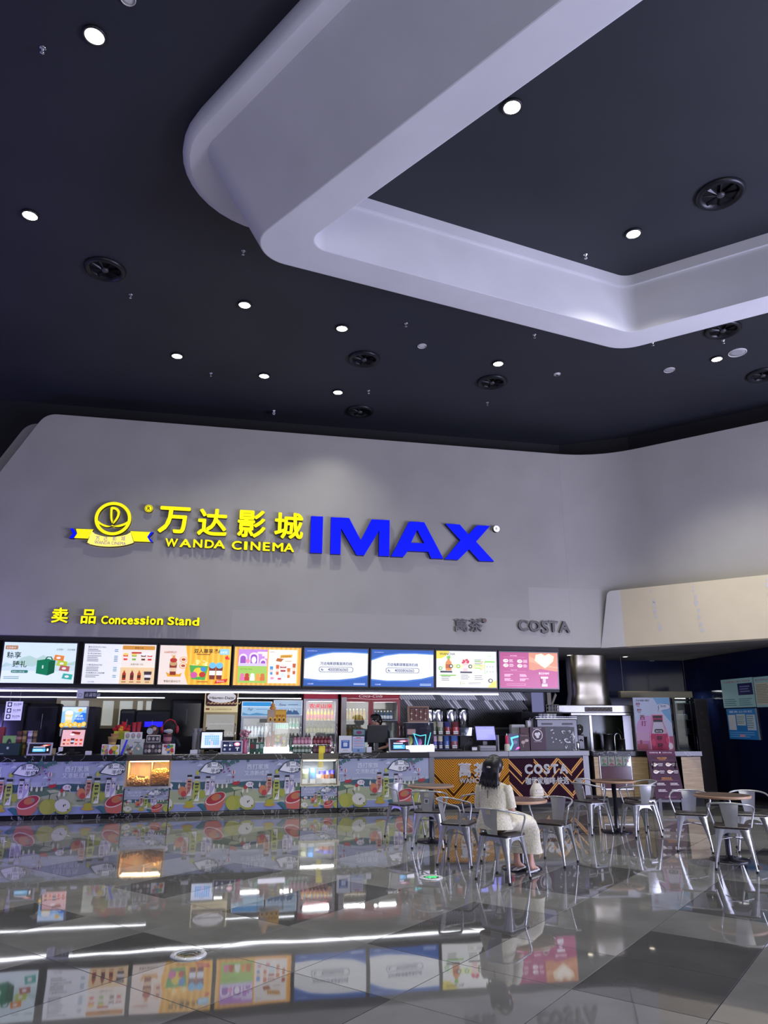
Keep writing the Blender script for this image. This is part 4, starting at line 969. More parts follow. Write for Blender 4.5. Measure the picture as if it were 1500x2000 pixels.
o = P.build('price_tag_strip', None, WP(-1.24, -.034, .78), ANG, label='translucent yellow plastic strip hanging over the snack case', cat='plastic strip')
# ---- tea counter (orange chevrons) and coffee counter (purple chevrons)
GREYTOP = mat('grey_stone_top', (.16, .16, .17), .35, noise=.1, nscale=5)
def chev(P, cols, width_m, step, centers, skip=None):
    """raised V ribs drawn as bands"""
    pass
def ribpanel(t, W_, H_, z0, base, ribm, ribm2, period, apex, pattern):
    MB().box(0, W_, -.004, .0, z0, z0 + H_, base).build('panel_board', t)
    A, Bm = MB(), MB()
    hw = period / 2
    pitch = .046; n = int((W_ + H_ * 2) / pitch)
    for c, half in apex:                                # each chevron column: centre c, half width
        k = -int(H_ / pitch) - 2
        while k * pitch < H_ + half:
            z = k * pitch
            for sgn in (-1, 1):
                # band from (c, z) to (c+sgn*half, z+half) with thickness
                pts = [(c, z), (c + sgn * half, z + half), (c + sgn * half, z + half + pitch * .62), (c, z + pitch * .62)]
                q = []
                # clip to panel height
                for lo, s_ in ((0.0, 1), (H_, -1)):
                    src = pts if not q else q; res = []
                    for i in range(len(src)):
                        p1, p2 = src[i], src[(i + 1) % len(src)]; a, b = (p1[1] - lo) * s_, (p2[1] - lo) * s_
                        if a >= 0: res.append(p1)
                        if (a >= 0) != (b >= 0): u = a / (a - b); res.append((p1[0] + (p2[0] - p1[0]) * u, p1[1] + (p2[1] - p1[1]) * u))
                    q = res
                    if len(q) < 3: break
                if len(q) >= 3:
                    tgt, mm = (Bm, ribm2) if pattern(k, sgn, c) else (A, ribm)
                    tgt.prism([(x, zz + z0) for x, zz in q], -.014, -.004, mm)
            k += 1
    A.build('chevron_ribs', t, kind='stuff'); 
    if Bm.v: Bm.build('accent_ribs', t, kind='stuff')
s0_, s1_, s2_ = .97, 2.47, 4.04
t = thing('counter_unit', 'tea counter with a grey stone top and orange chevron front', 'counter', WP(s0_, 0, 0), ANG); W_ = s1_ - s0_
MB().box(0, W_, .0, .6, .06, .94, CARC).build('carcass', t); MB().box(0, W_, .04, .55, 0, .06, MATTEB).build('plinth', t); MB().bbox(-.1, W_, -.04, .62, .94, 1.035, GREYTOP, .006).build('worktop', t)
MB().box(-.1, 0, -.02, .6, 0, .94, GREYTOP).build('end_post', t)
ribpanel(t, W_, .80, .10, mat('ochre_base', hexc('#5e3406'), .8, spec=.1), mat('ochre_rib', hexc('#d0902a'), .6, spec=.2), mat('brown_rib', hexc('#43260f'), .7, spec=.1), .75, [(.375, .375), (1.125, .375)], lambda k, s_, c: (k % 7 in (3,)) and k < 4)
mb = MB(); OFFL = mat('white_letter', (.92, .92, .92), .5)
for ch, x in (('萬', .48), ('茶', .78)): letters(mb, ch, x, .60, .27, -.034, -.018, OFFL, bold=.03)
mb.build('name_characters', t); mb = MB(); letters(mb, 'WANCHA', .49, .47, .12, -.032, -.018, OFFL, bold=.025, width=.56); mb.build('name_letters', t)
t = thing('counter_unit', 'coffee counter with a grey stone top and purple chevron front', 'counter', WP(s1_, 0, 0), ANG); W_ = s2_ - s1_
MB().box(0, W_, .0, .6, .06, .94, CARC).build('carcass', t); MB().box(0, W_, .04, .55, 0, .06, MATTEB).build('plinth', t); MB().bbox(0, W_ + .14, -.04, .62, .94, 1.035, GREYTOP, .006).build('worktop', t); MB().box(W_, W_ + .12, -.02, .6, 0, .94, GREYTOP).build('end_post', t)
ribpanel(t, W_, .80, .10, mat('aubergine_base', hexc('#12060e'), .8, spec=.1), mat('aubergine_rib', hexc('#361528'), .7, spec=.12), mat('tan_rib', hexc('#e2a660'), .6, spec=.2), .52, [(.26, .26), (.785, .26), (1.31, .26)], lambda k, s_, c: (k % 9 in (1, 2) and s_ < 0) or (k % 9 in (2, 3) and s_ > 0 and c > .5) or (k % 14 == 7))
mb = MB()
for ch, x, w_ in (('C', .32, .16), ('O', .51, .18), ('S', .72, .12), ('T', .87, .15), ('A', 1.05, .17)): letters(mb, ch, x, .62, .235, -.036, -.018, OFFL, bold=.05, width=w_)
mb.build('name_letters', t); mb = MB(); letters(mb, '咖世家咖啡·快选', .33, .43, .145, -.032, -.018, OFFL, bold=.022, width=.90); mb.build('name_characters', t)
# ================================================================== FRIDGES AND BOTTLES
def lamp(par, loc, sx, sy, en, col=(.92, .97, 1), rot=(0, 0, 0)):
    l = bpy.data.lights.new('fridge_lamp', 'AREA'); l.shape = 'RECTANGLE'; l.size = sx; l.size_y = sy; l.energy = en; l.color = col
    o = bpy.data.objects.new('fridge_lamp', l); COL.objects.link(o); o.parent = par; o.location = loc; o.rotation_euler = rot
def fridge(s0_, s1_, b, zt, zdoor, lab, body, inner, header, shelves, en=8, doors=1, frame=None, hz=None, foot=.1, glow=(.95, .98, 1)):
    t = thing('drinks_fridge', lab, 'fridge', WP(s0_, b, 0), ANG); w_ = s1_ - s0_; D = .62; bm = pm(body, 0, .3); im = pm(inner, 0, .5); fm = pm(frame or body, 0, .3); e = .035
    MB().box(0, e, .04, D, foot, zt, bm).box(w_ - e, w_, .04, D, foot, zt, bm).box(e, w_ - e, D - .03, D, foot, zt, bm).box(e, w_ - e, .04, D - .03, zdoor, zt, bm).box(e, w_ - e, .04, D - .03, foot, foot + .08, bm).build('cabinet', t)
    MB().box(e, w_ - e, D - .04, D - .031, foot + .08, zdoor, im).box(e, e + .006, .05, D - .04, foot + .08, zdoor, im).box(w_ - e - .006, w_ - e, .05, D - .04, foot + .08, zdoor, im).build('lining', t)
    for q in range(4): MB().lathe([(.03, 0), (.03, foot), (.001, foot)], BLACK, 8, (e + .05 + (q % 2) * (w_ - .17), .1 + (q // 2) * .4, 0)).build('foot', t)
    dw = w_ / doors
    for k in range(doors):
        x0, x1 = k * dw + .004, (k + 1) * dw - .004; g = .05
        d = MB().box(x0, x0 + g, 0, .035, foot, zdoor, fm).box(x1 - g, x1, 0, .035, foot, zdoor, fm).box(x0 + g, x1 - g, 0, .035, zdoor - g, zdoor, fm).box(x0 + g, x1 - g, 0, .035, foot, foot + .1, fm).build('door_frame', t)
        MB().box(x0 + g, x1 - g, .014, .02, foot + .1, zdoor - g, GLASS).build('pane', d)
        MB().tube([(x1 - g * .5, -.02, 1.15), (x1 - g * .5, -.045, 1.2), (x1 - g * .5, -.045, 1.5), (x1 - g * .5, -.02, 1.55)], .008, CHROME, 6).build('handle', d)
    P = Print(w_, zt - zdoor, .35, y=.038, step=.001); header(P); P.build('header_print', t, (0, 0, zdoor))
    for z in shelves: MB().box(e + .008, w_ - e - .008, .07, D - .05, z - .012, z, pm('#d8dcde', 0, .4)).build('shelf', t)
    for k in range(doors): lamp(t, (dw * (k + .5), .06, zdoor - .06), dw * .7, .03, en, glow, (radians(-38), 0, 0))
    lamp(t, (w_ / 2, .06, foot + 1.0), w_ * .8, .03, en * .5, glow, (radians(-75), 0, 0))
    return t, w_
def bottle_mesh(name, body, cap, r=.033, h_=.2, label=None, jug=False, alpha=None):
    mb = MB(); bm = pm(body, 0, .2) if alpha is None else mat('bottle_%s_%g' % (body, alpha), body, .1, alpha=alpha)
    if jug: prof = [(r * .85, 0), (r, .02), (r, h_ * .6), (r * .55, h_ * .82), (r * .5, h_ * .88)]
    else: prof = [(r * .9, 0), (r, .01), (r, h_ * .55), (r * .92, h_ * .62), (r * .4, h_ * .82), (r * .38, h_ * .9)]
    mb.lathe(prof, bm, 10); rc = r * (.55 if jug else .46)
    mb.lathe([(rc, h_ * .88), (rc, h_), (.001, h_)], pm(cap, 0, .4), 8)
    if label: mb.lathe([(r * 1.015, h_ * .16), (r * 1.015, h_ * .5)], pm(label, 0, .5), 10)
    return mb.mesh(name)
ORD = ['first', 'second', 'third', 'fourth', 'fifth', 'sixth', 'seventh', 'eighth', 'ninth']
def row(me, name, s0_, s1_, b, z, n, lab, cat, grp, rows=1, dy=.08):
    for q in range(rows):
        for k in range(n):
            s_ = s0_ + (s1_ - s0_) * (k + .5) / n
            obj(name, me, None, WP(s_, b + q * dy, z), ANG + .3 * k, label=(lab + ', ' + ORD[k] + ' from the left') if n > 1 else lab, cat=cat, group=grp)
FB = 1.95
# ice cream cabinet
def hd(P):
    P.rect(0, 0, 1, 1, '#e8d8a0'); P.rrect(.03, .28, .97, .99, .1, '#3a1420')
    for k in range(9):
        x = .05 + k * .105; P.poly([(x, .32), (x + .05, .42), (x + .16, .36), (x + .2, .48), (x + .18, .5), (x + .15, .4), (x + .05, .46)], '#c8a878')
    P.ell(.5, .70, .43, .27, '#f2efe8'); P.text('Häagen-Dazs', .5, .60, .17, '#2a1a14', 'c', bold=.02, width=.72)
    P.text('LE SUPERMARCHE', .22, .1, .09, '#8a6a30', width=.6); P.rect(.05, .1, .16, .18, '#7a3a2a')
s = BOX(398, 1348, 464, 1440, FB)
t, w_ = fridge(s[0], s[1], FB, 2.22, 1.78, 'cream ice cream fridge with an oval brand header', '#d9c690', '#2e2e2c', hd, [.75, 1.05, 1.33, 1.55], .5, frame='#cdb878')
tub = MB().lathe([(.03, 0), (.036, .05), (.038, .052), (.038, .06), (.001, .06)], pm('#7a3040'), 10).mesh('ice_cream_tub'); tub2 = MB().lathe([(.03, 0), (.036, .05), (.038, .052), (.038, .06), (.001, .06)], pm('#d8cdb8'), 10).mesh('ice_cream_tub')
row(tub, 'ice_cream_tub', s[0] + .06, s[0] + .34, FB + .15, 1.33, 4, 'dark red ice cream tub in the cream fridge', 'tub', 'red ice cream tubs'); row(tub2, 'ice_cream_tub', s[0] + .38, s[1] - .06, FB + .15, 1.33, 3, 'pale ice cream tub in the cream fridge', 'tub', 'pale ice cream tubs')
# two blue-white fridges
def f1(P):
    P.rect(0, 0, 1, 1, '#dfe8ee'); P.rect(.03, .04, .97, .96, '#2f9ad6'); P.poly([(.03, .04), (.97, .04), (.97, .66), (.03, .7)], '#a8cfe0'); P.rect(.03, .62, .97, .67, '#eef8fc'); P.text('Fuji', .2, .4, .24, '#46507a', bold=.01, shear=.4); P.lines(.48, .42, .86, .52, 1, '#7aa8c8'); P.poly([(.03, .04), (.97, .04), (.97, .2), (.8, .14), (.5, .24), (.25, .12), (.03, .26)], '#5f9ec0')
def f2(P):
    P.rect(0, 0, 1, 1, '#dfe8ee'); P.rect(.03, .04, .97, .96, '#a9c4d4'); P.text('Fyou', .18, .62, .24, '#2f3a5a', bold=.01, shear=.4); P.lines(.5, .66, .88, .76, 1, '#5a7a98'); P.rect(.03, .54, .97, .57, '#eaf4f8')
    for x in (.15, .35, .55, .75): P.poly([(x - .14, .04), (x - .06, .32), (x, .42), (x + .06, .3), (x + .16, .04)], '#3f6488'); P.poly([(x - .03, .36), (x, .42), (x + .04, .34), (x + .01, .3)], '#e8eef2')
s = BOX(470, 1370, 530, 1470, FB); t, w_ = fridge(s[0], s[1], FB, 2.0, 1.70, 'white fridge with a bright blue water header', '#d4dade', '#d0dce0', f1, [.65, .98, 1.29], 2.2, frame='#c9d2d6')
wb = bottle_mesh('water_bottle', '#c8d8e4', '#243a78', .034, .24, '#eef2f6'); wb2 = bottle_mesh('water_bottle', '#d4e2ea', '#dfe6ea', .034, .24)
row(wb, 'water_bottle', s[0] + .06, s[1] - .06, FB + .2, 1.29, 7, 'navy-capped water bottle in the bright blue fridge', 'bottle', 'navy capped water bottles'); row(wb2, 'water_bottle', s[0] + .06, s[1] - .06, FB + .2, .98, 6, 'white-capped water bottle in the bright blue fridge', 'bottle', 'white capped water bottles')
s = BOX(533, 1368, 590, 1470, FB); t, w_ = fridge(s[0], s[1], FB, 2.03, 1.72, 'white fridge with a snowy mountain header', '#d4dade', '#c4dcd4', f2, [.65, .98, 1.25, 1.45], 2.2, frame='#c9d2d6')
gb = bottle_mesh('tea_bottle', '#e2efe6', '#e8f0ea', .03, .21, '#3fa088'); gb2 = bottle_mesh('tea_bottle', '#3fae90', '#e4eee8', .022, .12)
row(gb2, 'tea_bottle', s[0] + .05, s[1] - .28, FB + .2, 1.45, 6, 'small green bottle high in the mountain fridge', 'bottle', 'small green bottles'); row(gb, 'tea_bottle', s[1] - .27, s[1] - .05, FB + .2, 1.45, 3, 'green-labelled bottle high in the mountain fridge', 'bottle', 'upper green label bottles'); row(gb, 'tea_bottle', s[0] + .05, s[1] - .05, FB + .2, .98, 8, 'green-labelled bottle low in the mountain fridge', 'bottle', 'lower green label bottles')
# bright white-and-red fridge
def f3(P):
    P.rect(0, 0, 1, 1, '#8a1f30'); P.rect(.04, .1, .96, .7, '#a2283a')
s = BOX(592, 1353, 660, 1470, FB)
t, w_ = fridge(s[0], s[1], FB, 2.19, 2.06, 'brightly lit fridge with dark red sides and red characters', '#8a2234', '#f4f6f6', f3, [.7, 1.06, 1.345, 1.62], 7, frame='#d8d0d2')
P = Print(.5, .13, .9, y=0, step=.001); P.text('农夫山泉', .0, .1, .78, '#f03a4a', bold=.012, width=1.0); P.build('lettering', t, (.12, -.003, 1.86))
pb = bottle_mesh('juice_bottle', '#d8a83a', '#d85a64', .03, .23, '#e07a84'); yb = bottle_mesh('juice_bottle', '#8aa030', '#3a5a24', .03, .22, '#c8cc50'); jug = bottle_mesh('juice_jug', '#d8a8c4', '#f2e8ee', .062, .24, '#e8c8da', True)
row(pb, 'juice_bottle', s[0] + .07, s[1] - .07, FB + .14, 1.62, 8, 'pink and yellow bottle high in the bright red fridge', 'bottle', 'pink and yellow bottles'); row(yb, 'juice_bottle', s[0] + .07, s[1] - .07, FB + .14, 1.345, 8, 'green yellow bottle halfway up the bright red fridge', 'bottle', 'green yellow bottles'); row(jug, 'juice_jug', s[0] + .07, s[1] - .06, FB + .14, 1.06, 4, 'round pink jug low in the bright red fridge', 'jug', 'pink jugs')
# double red fridge
def f4(P):
    P.rect(0, 0, 1, 1, '#8c1a28'); P.text('Coca-Cola', .5, .3, .5, '#e8d8d8', 'c', shear=.4, width=.4); P.poly([(.02, .1), (.2, .2), (.5, .08), (.98, .16), (.98, .1), (.5, .02), (.2, .12)], '#e4c8cc')
s = BOX(666, 1353, 782, 1470, FB); t, w_ = fridge(s[0], s[1], FB, 2.22, 2.05, 'wide red two-door drinks fridge', '#9c1c2c', '#b0b8a8', f4, [.8, 1.10, 1.26, 1.62], 2, 2, frame='#a82032')
ylw = bottle_mesh('soda_bottle', '#b89a48', '#d8d0a8', .034, .24, '#cdb868'); dk = bottle_mesh('soda_bottle', '#33506a', '#c8d4da', .034, .2, '#dfe6ea'); pale = bottle_mesh('milk_carton', '#d8d4c4', '#b8c0b8', .03, .14)
c = (s[0] + s[1]) / 2
for z, lb in ((1.62, 'yellow soda bottle, top left of the two-door fridge'), (1.26, 'yellow soda bottle, middle left of the two-door fridge')): row(ylw, 'soda_bottle', s[0] + .1, c - .08, FB + .15, z, 6, lb, 'bottle', lb.split(' of the')[0].replace('bottle', 'bottles'))
row(dk, 'soda_bottle', c + .08, s[1] - .14, FB + .15, 1.75 - .13, 6, 'dark blue bottle, top right of the two-door fridge', 'bottle', 'dark blue bottles'); row(pale, 'milk_carton', c + .08, s[1] - .14, FB + .15, 1.26, 6, 'pale carton, middle right of the two-door fridge', 'carton', 'pale cartons')
a, b_, z0, z1 = BOX(666, 1362, 676, 1440, FB - .05); MB().box(a, b_, FB - .09, FB - .07, z0, z1, pm('#dcd6cc')).build('paper_strip', None, ORG, ANG, label='long white paper strip taped to the red fridge', cat='paper')
P = Print(.26, .12, .0, y=0); P.rrect(0, 0, 1, 1, .1, '#5fc4d8'); P.rrect(.06, .1, .94, .9, .1, '#c8e8ee'); P.ell(.5, .45, .25, .3, '#d87ab0'); P.build('sticker', None, WP(-.27, FB - .012, 1.31), ANG, label='pale blue sticker with a pink blot on the red fridge', cat='sticker')

# ================================================================== BACK WALL: slanted tiles, window, machines
TD = mat('charcoal_wall_tile', (.020, .021, .022), .35); TW = mat('white_wall_tile', (.62, .63, .62), .25)
TB = 2.35; a0 = SZ(780, 1400, TB)[0]; a1 = SZ(1026, 1400, TB)[0]; zt0, zt1 = 1.05, 2.3
tw = MB().box(a0 - .1, a1, TB + .012, TB + .1, 0, 3.07, mat('tile_backing', (.010, .010, .010), .8)).build('wall_tiled', None, ORG, ANG, kind='structure', label='charcoal wall of slanted tiles behind the tea counter')
px_m = a0 / 1.0
TWD, TLN = .046, .27; d1 = Vector((.63, -.78)).normalized(); d2 = Vector((.78, .63)).normalized()   # tiles run down to the right
wcell = MB(); darkm = MB()
def tquad(o): 
    g = .004
    return [(o + d1 * g + d2 * g), (o + d1 * (TLN - g) + d2 * g), (o + d1 * (TLN - g) + d2 * (TWD - g)), (o + d1 * g + d2 * (TWD - g))]
WH = set()
wtile = MB().prism([(p.x, p.y) for p in tquad(Vector((0, 0)))], 0, .012, TW).mesh('wall_tile')
# columns of tiles: k across, m along; white ones near the top as in the picture
pat = [2, 2, 3, 3, 2, 2, 2, 2, 1, 2, 1, 0, 0, 2, 2, 2, 3, 2, 4, 3, 1, 2, 3, 3, 1, 0, 0, 2, 2, 3, 2, 2, 3, 2, 3, 2, 2, 0, 2, 1, 2, 0]
topz = 2.26; nb = 0
for k in range(-40, 90):
    base = Vector((a0, topz)) + Vector((1, 0)) * (k * TWD / d2.x)
    # each slanted column starts on the top line at equal steps; alternate columns are shifted
    off = (0, .5, .25, .75)[k % 4] * 0.0
    for m in range(-1, 8):
        o = base + d1 * (m * TLN - off)
        c_ = o + d1 * TLN / 2
        if c_.x < a0 - .05 or c_.x > a1 - .02 or c_.y < zt0 - .1 or c_.y > topz + .16: continue
        kk = int((c_.x - a0) / (a1 - a0) * len(pat)); lim = pat[min(max(kk, 0), len(pat) - 1)] * .14
        if topz - c_.y < lim and topz - o.y > -.28:
            obj('wall_tile', wtile, tw, (o.x, TB, o.y))
        else: darkm.prism([(p.x, p.y) for p in tquad(o)], TB + .001, TB + .012, TD)
o = darkm.build('dark_tiles', tw, kind='stuff')

# bright window with beige posts far left, dark machines in front
WB = 2.70
def wpx(x0, y0, x1, y1, b=WB): return BOX(x0, y0, x1, y1, b)
CREAM = mat('cream_post', hexc('#b9ad88'), .6); PANE = mat('glowing_pane', hexc('#c9ccc4'), .4, emit=.42)  # panes glow evenly in their own colour
t = thing('window_1', 'row of pale glowing panes between cream posts at the back', None, ORG, ANG); t['kind'] = 'structure'
a, b_, z0, z1 = wpx(112, 1363, 296, 1420)
for x0, x1 in ((115, 128), (128, 148), (150, 172), (198, 222), (231, 259), (266, 279), (283, 294)):
    q = wpx(x0, 1366, x1, 1416); MB().box(q[0], q[1], WB + .03, WB + .04, z0 + .03, z1 - .02, PANE).build('pane', t)
for x0, x1 in ((108, 116), (146, 151), (172, 199), (221, 232), (258, 267), (278, 284)):
    q = wpx(x0, 1366, x1, 1416); MB().box(q[0], q[1], WB, WB + .045, z0, z1, CREAM).build('post', t)
MB().box(a, b_, WB - .01, WB + .045, z1 - .06, z1 + .02, CREAM).build('lintel', t); MB().box(a, b_, WB - .01, WB + .045, z0 - .03, z0 + .03, CREAM).build('sill', t)
def dark_machine(x0, y0, x1, y1, b, d, lab, r=.03, m=MATTEB, name='popcorn_machine', cat='machine'):
    q = BOX(x0, y0, x1, y1, b); t = thing(name, lab, cat, WP(q[0], b, 0), ANG); w_ = q[1] - q[0]
    MB().bbox(0, w_, 0, d, .0, q[3], m, r).build('body', t)
    MB().box(w_ * .08, w_ * .92, -.008, .0, max(.4, q[3] - .75), q[3] - .08, mat('dark_glass', (.010, .010, .014), .12)).build('door_pane', t)
    MB().tube([(w_ * .5, -.03, q[3] - .5), (w_ * .5, -.03, q[3] - .2)], .008, GREYP, 6).build('handle', t)
    return t, w_, q
dark_machine(-40, 1372, 47, 1470, 2.3, .38, 'black machine behind the white notice at far left')
t, w_, q = dark_machine(47, 1374, 114, 1470, 2.2, .45, 'tall black machine with rounded top left of the poster', .06)
dark_machine(231, 1385, 262, 1470, 2.2, .4, 'charcoal cabinet left of the blue reflection', m=mat('charcoal_case', (.03, .031, .03), .5), name='storage_cabinet', cat='cabinet')
t, w_, q = dark_machine(262, 1387, 330, 1470, 2.15, .45, 'black popcorn machine with a blue glowing reflection')
REFL_BLUE = mat('blue_reflection', hexc('#1410ff'), .4, emit=2.2)
MB().box(w_ * .28, w_ * .80, -.02, -.009, q[3] - .33, q[3] - .23, REFL_BLUE).build('blue_reflection_bar', t)  # glowing strip stands in for a blue reflection on dark glass
dark_machine(331, 1366, 395, 1470, 2.35, .35, 'black cabinet left of the cream ice cream fridge', name='storage_cabinet', cat='cabinet')
# poster machine
q = BOX(118, 1380, 192, 1470, 1.5); t = thing('drink_machine', 'black drinks machine with a blue and yellow lit poster', 'machine', WP(q[0], 1.5, 0), ANG); w_ = q[1] - q[0]
MB().bbox(.02, w_ * .90, .0, .6, 0, q[3], MATTEB, .02).build('body', t)
q2 = BOX(119, 1381, 166, 1420, 1.49); pw, ph = q2[1] - q2[0], q2[3] - q2[2]
MB().box(0, pw + .04, -.03, 0, q2[2] - .02, q2[3] + .015, pm('#9aa0a6')).build('poster_frame', t)
P = Print(pw, ph, .75, y=-.031, step=.0008); P.rect(0, 0, 1, 1, '#8fc4ec'); P.poly([(.5, .2), (1, .1), (1, .7), (.85, .72), (.6, .5)], '#1f74d0'); P.poly([(0, .75), (.3, .9), (.6, .7), (1, .9), (1, 1), (0, 1)], '#cfe4f6'); cup(P, .3, .2, .34, .52, '#f0dc8a', '#f7efc8', '#f6f2e6'); P.ell(.75, .84, .09, .08, '#f2c23c')
for k in range(6): P.ell(.05 + k * .18, .1 + .05 * (k % 2), .1, .12, ('#f6b81e', '#ffd24a')[k % 2]); P.ell(.05 + k * .18, .1 + .05 * (k % 2), .05, .06, '#ffe89a')
P.text('夏日鲜', .56, .5, .13, '#f2f8ff', bold=.01); P.text('柠檬系列', .56, .36, .11, '#f2f8ff'); P.build('poster', t, (0, 0, q2[2]))
MB().box(0, pw, -.03, 0, q2[2] - .17, q2[2] - .03, pm('#d6d8da')).build('lower_panel', t)
# white notice
q = BOX(10, 1370, 43, 1407, 1.0); w_, h_ = q[1] - q[0], q[3] - q[2]; t = thing('notice_board', 'white hanging notice with three black pictograms at far left', 'notice', WP(q[0], 1.0, q[2]), ANG)
MB().box(0, w_, 0, .008, 0, h_, pm('#d6d4ee')).build('plate', t); P = Print(w_, h_, .35, y=-.001); P.rect(0, 0, 1, 1, '#d2d0f0')
for z, tx in ((.72, '禁止吸烟'), (.40, '当心滑倒'), (.08, '禁止饮食')): P.rrect(.1, z, .36, z + .24, .02, '#14141c'); P.ell(.23, z + .12, .08, .08, '#d2d0f0'); P.text(tx, .46, z + .1, .11, '#2a2a3c', bold=.006, width=.45); P.rect(.46, z + .04, .8, z + .06, '#8a88a8')
P.build('print', t)
MB().tube([(.06, .004, h_), (.06, .004, 3.075 - q[2])], .002, STEEL, 4).tube([(w_ - .06, .004, h_), (w_ - .06, .004, 3.075 - q[2])], .002, STEEL, 4).build('hanging_wire', t)

# ================================================================== THINGS ON THE COUNTER
def onc(x0, y0, x1, y1, b, name, lab, cat, z=CT, grp=None):
    q = BOX(x0, y0, x1, y1, b); return thing(name, lab, cat, WP(q[0], b, z), ANG, grp), q[1] - q[0], q[3] - z
def carton(x0, y0, x1, y1, b, d, name, lab, cat, col, fn=None, z=CT, emit=0.0):
    q = BOX(x0, y0, x1, y1, b); w_, h_ = q[1] - q[0], q[3] - z
    o = MB().bbox(0, w_, 0, d, 0, h_, pm(col), .004).build(name, None, WP(q[0], b, z), ANG, label=lab, cat=cat)
    if fn: P = Print(w_, h_, emit, y=-.0005); fn(P); P.build('front_print', o)
    return o, w_, h_
def tablet(x0, y0, x1, y1, b, lab, fn, frame='#b8b8c0'):
    t, w_, h_ = onc(x0, y0, x1, y1, b, 'tablet_display', lab, 'tablet'); t.rotation_euler = (radians(-12), 0, ANG)
    MB().bbox(0, w_, 0, .02, .0, h_, pm(frame, 0, .35), .006).build('frame', t); P = Print(w_ * .86, h_ * .78, .8, y=-.001); fn(P); P.build('display', t, (w_ * .07, 0, h_ * .13))
    MB().add([(w_ * .3, .02, h_ * .6), (w_ * .7, .02, h_ * .6), (w_ * .7, .13, .03), (w_ * .3, .13, .03), (w_ * .3, .02, h_ * .55), (w_ * .7, .02, h_ * .55)], [(0, 1, 2, 3), (4, 3, 2, 5)], GREYP).build('stand', t)
def tb_dark(P):
    P.rect(0, 0, 1, 1, '#0c0c12'); P.poly([(.5, .75), (.7, .9), (1, .95), (.95, .8), (.75, .72)], '#c8503a'); P.ell(.75, .83, .12, .05, '#f0d8c0'); P.rect(.2, .62, .75, .7, '#d8dce0'); P.rrect(.18, .18, .78, .52, .04, '#52b4dc'); P.lines(.22, .24, .7, .48, 3, '#d4f0fa'); P.rect(.84, .25, .92, .5, '#e8eef2')
def tb_menu(P):
    P.rect(0, 0, 1, 1, '#161a3c'); P.ell(.78, .75, .17, .2, '#c8788c'); P.ell(.78, .77, .12, .13, '#f0d4d4')
    for x in (.08, .36): P.rect(x, .56, x + .09, .72, '#e8ecf2'); P.lines(x + .11, .56, x + .2, .72, 3, '#aab4d0')
    P.lines(.08, .14, .2, .36, 3, '#c8d0e4'); P.lines(.36, .14, .46, .36, 3, '#c8d0e4'); P.rect(.7, .36, .9, .42, '#e8ecf2'); P.rect(.78, .12, .82, .34, '#e8ecf2'); P.rect(.35, .84, .55, .88, '#8a94bc')
def tb_blue(P):
    P.rect(0, 0, 1, 1, '#0a0a18'); P.poly([(.3, .8), (.6, .92), (1, .96), (1, .78), (.7, .72)], '#a83a5a'); P.ell(.7, .82, .18, .06, '#e8d0e0'); P.rect(.18, .58, .7, .68, '#c8d0f0'); P.rrect(.16, .14, .8, .5, .04, '#3fa8e8'); P.lines(.2, .2, .7, .46, 3, '#c8ecfc')
tablet(52, 1450, 101, 1478, .08, 'grey framed tablet with a dark screen beside the green gift box', tb_dark); tablet(431, 1446, 474, 1474.5, .08, 'pale framed tablet with a navy menu beside the pink vase', tb_menu); tablet(760, 1441, 801, 1470, .08, 'pale framed tablet with a blue banner beside the till back', tb_blue)
def till(x0, y0, x1, y1, b, lab, fn, emit=.8, back=False, tilt=-16):
    q = BOX(x0, y0, x1, y1, b); w_, h_ = q[1] - q[0], q[3] - q[2]; t = thing('till_monitor', lab, 'monitor', WP(q[0], b, CT), ANG); zz = q[2] - CT
    s_ = MB().bbox(0, w_, 0, .035, 0, h_, BLACK, .008).build('screen_case', t, (0, 0, zz)); s_.rotation_euler = (radians(tilt), 0, 0)
    if fn: P = Print(w_ * .90, h_ * .88, emit, y=-.001, step=.0006); fn(P); o = P.build('display', s_, (w_ * .05, 0, h_ * .06))
    MB().bbox(w_ * .2, w_ * .8, .03, .24, .0, .03, BLACK, .008).build('base', t); MB().box(w_ * .4, w_ * .6, .09, .13, .03, zz + h_ * .5, BLACK).build('neck', t)
    return t, w_, h_, zz
def d_pink(P):
    P.rect(0, 0, 1, 1, '#d8a8a8'); P.poly([(.4, .76), (.78, .72), (.8, .86), (.42, .9)], '#7a1a18'); P.ell(.45, .72, .1, .06, '#f4e8e0'); P.rect(.62, .68, .76, .72, '#c87a4a')
    for x, c in ((.14, '#8a2a2a'), (.32, '#d8643a'), (.68, '#c8402a'), (.88, '#c03a3a')): cup(P, x, .1, .12, .34, c, '#e8b898')
    cup(P, .5, .14, .18, .34, '#5a2020', '#b8c8d8')
def d_cal(P):
    P.rect(0, 0, 1, 1, '#d4dcf2'); P.text('观影日历', .5, .84, .07, '#6a7090', 'c')
    for r in range(5):
        for c in range(7): P.rect(.17 + c * .1, .2 + r * .12, .25 + c * .1, .295 + r * .12, '#6aa8e4' if (r * 7 + c) not in (10, 3, 16) else '#c8b0d8')
def d_lav(P):
    P.rect(0, 0, 1, 1, '#8f8fe8'); P.text('Welcome', .5, .88, .06, '#4a4a90', 'c'); P.lines(.05, .15, .95, .82, 9, '#a8a8f4', .3, .05)
till(117, 1422, 166, 1460, .28, 'black till monitor with a pink drinks screen', d_pink); till(391, 1427, 436, 1463, .25, 'black till monitor with a pale blue calendar screen', d_cal); till(929, 1416, 970, 1447, .3, 'black till monitor with a lavender screen on the tea counter', d_lav, .9)
till(717, 1416, 757, 1451, .22, 'black back of a till monitor in front of the staff member', None, tilt=8)
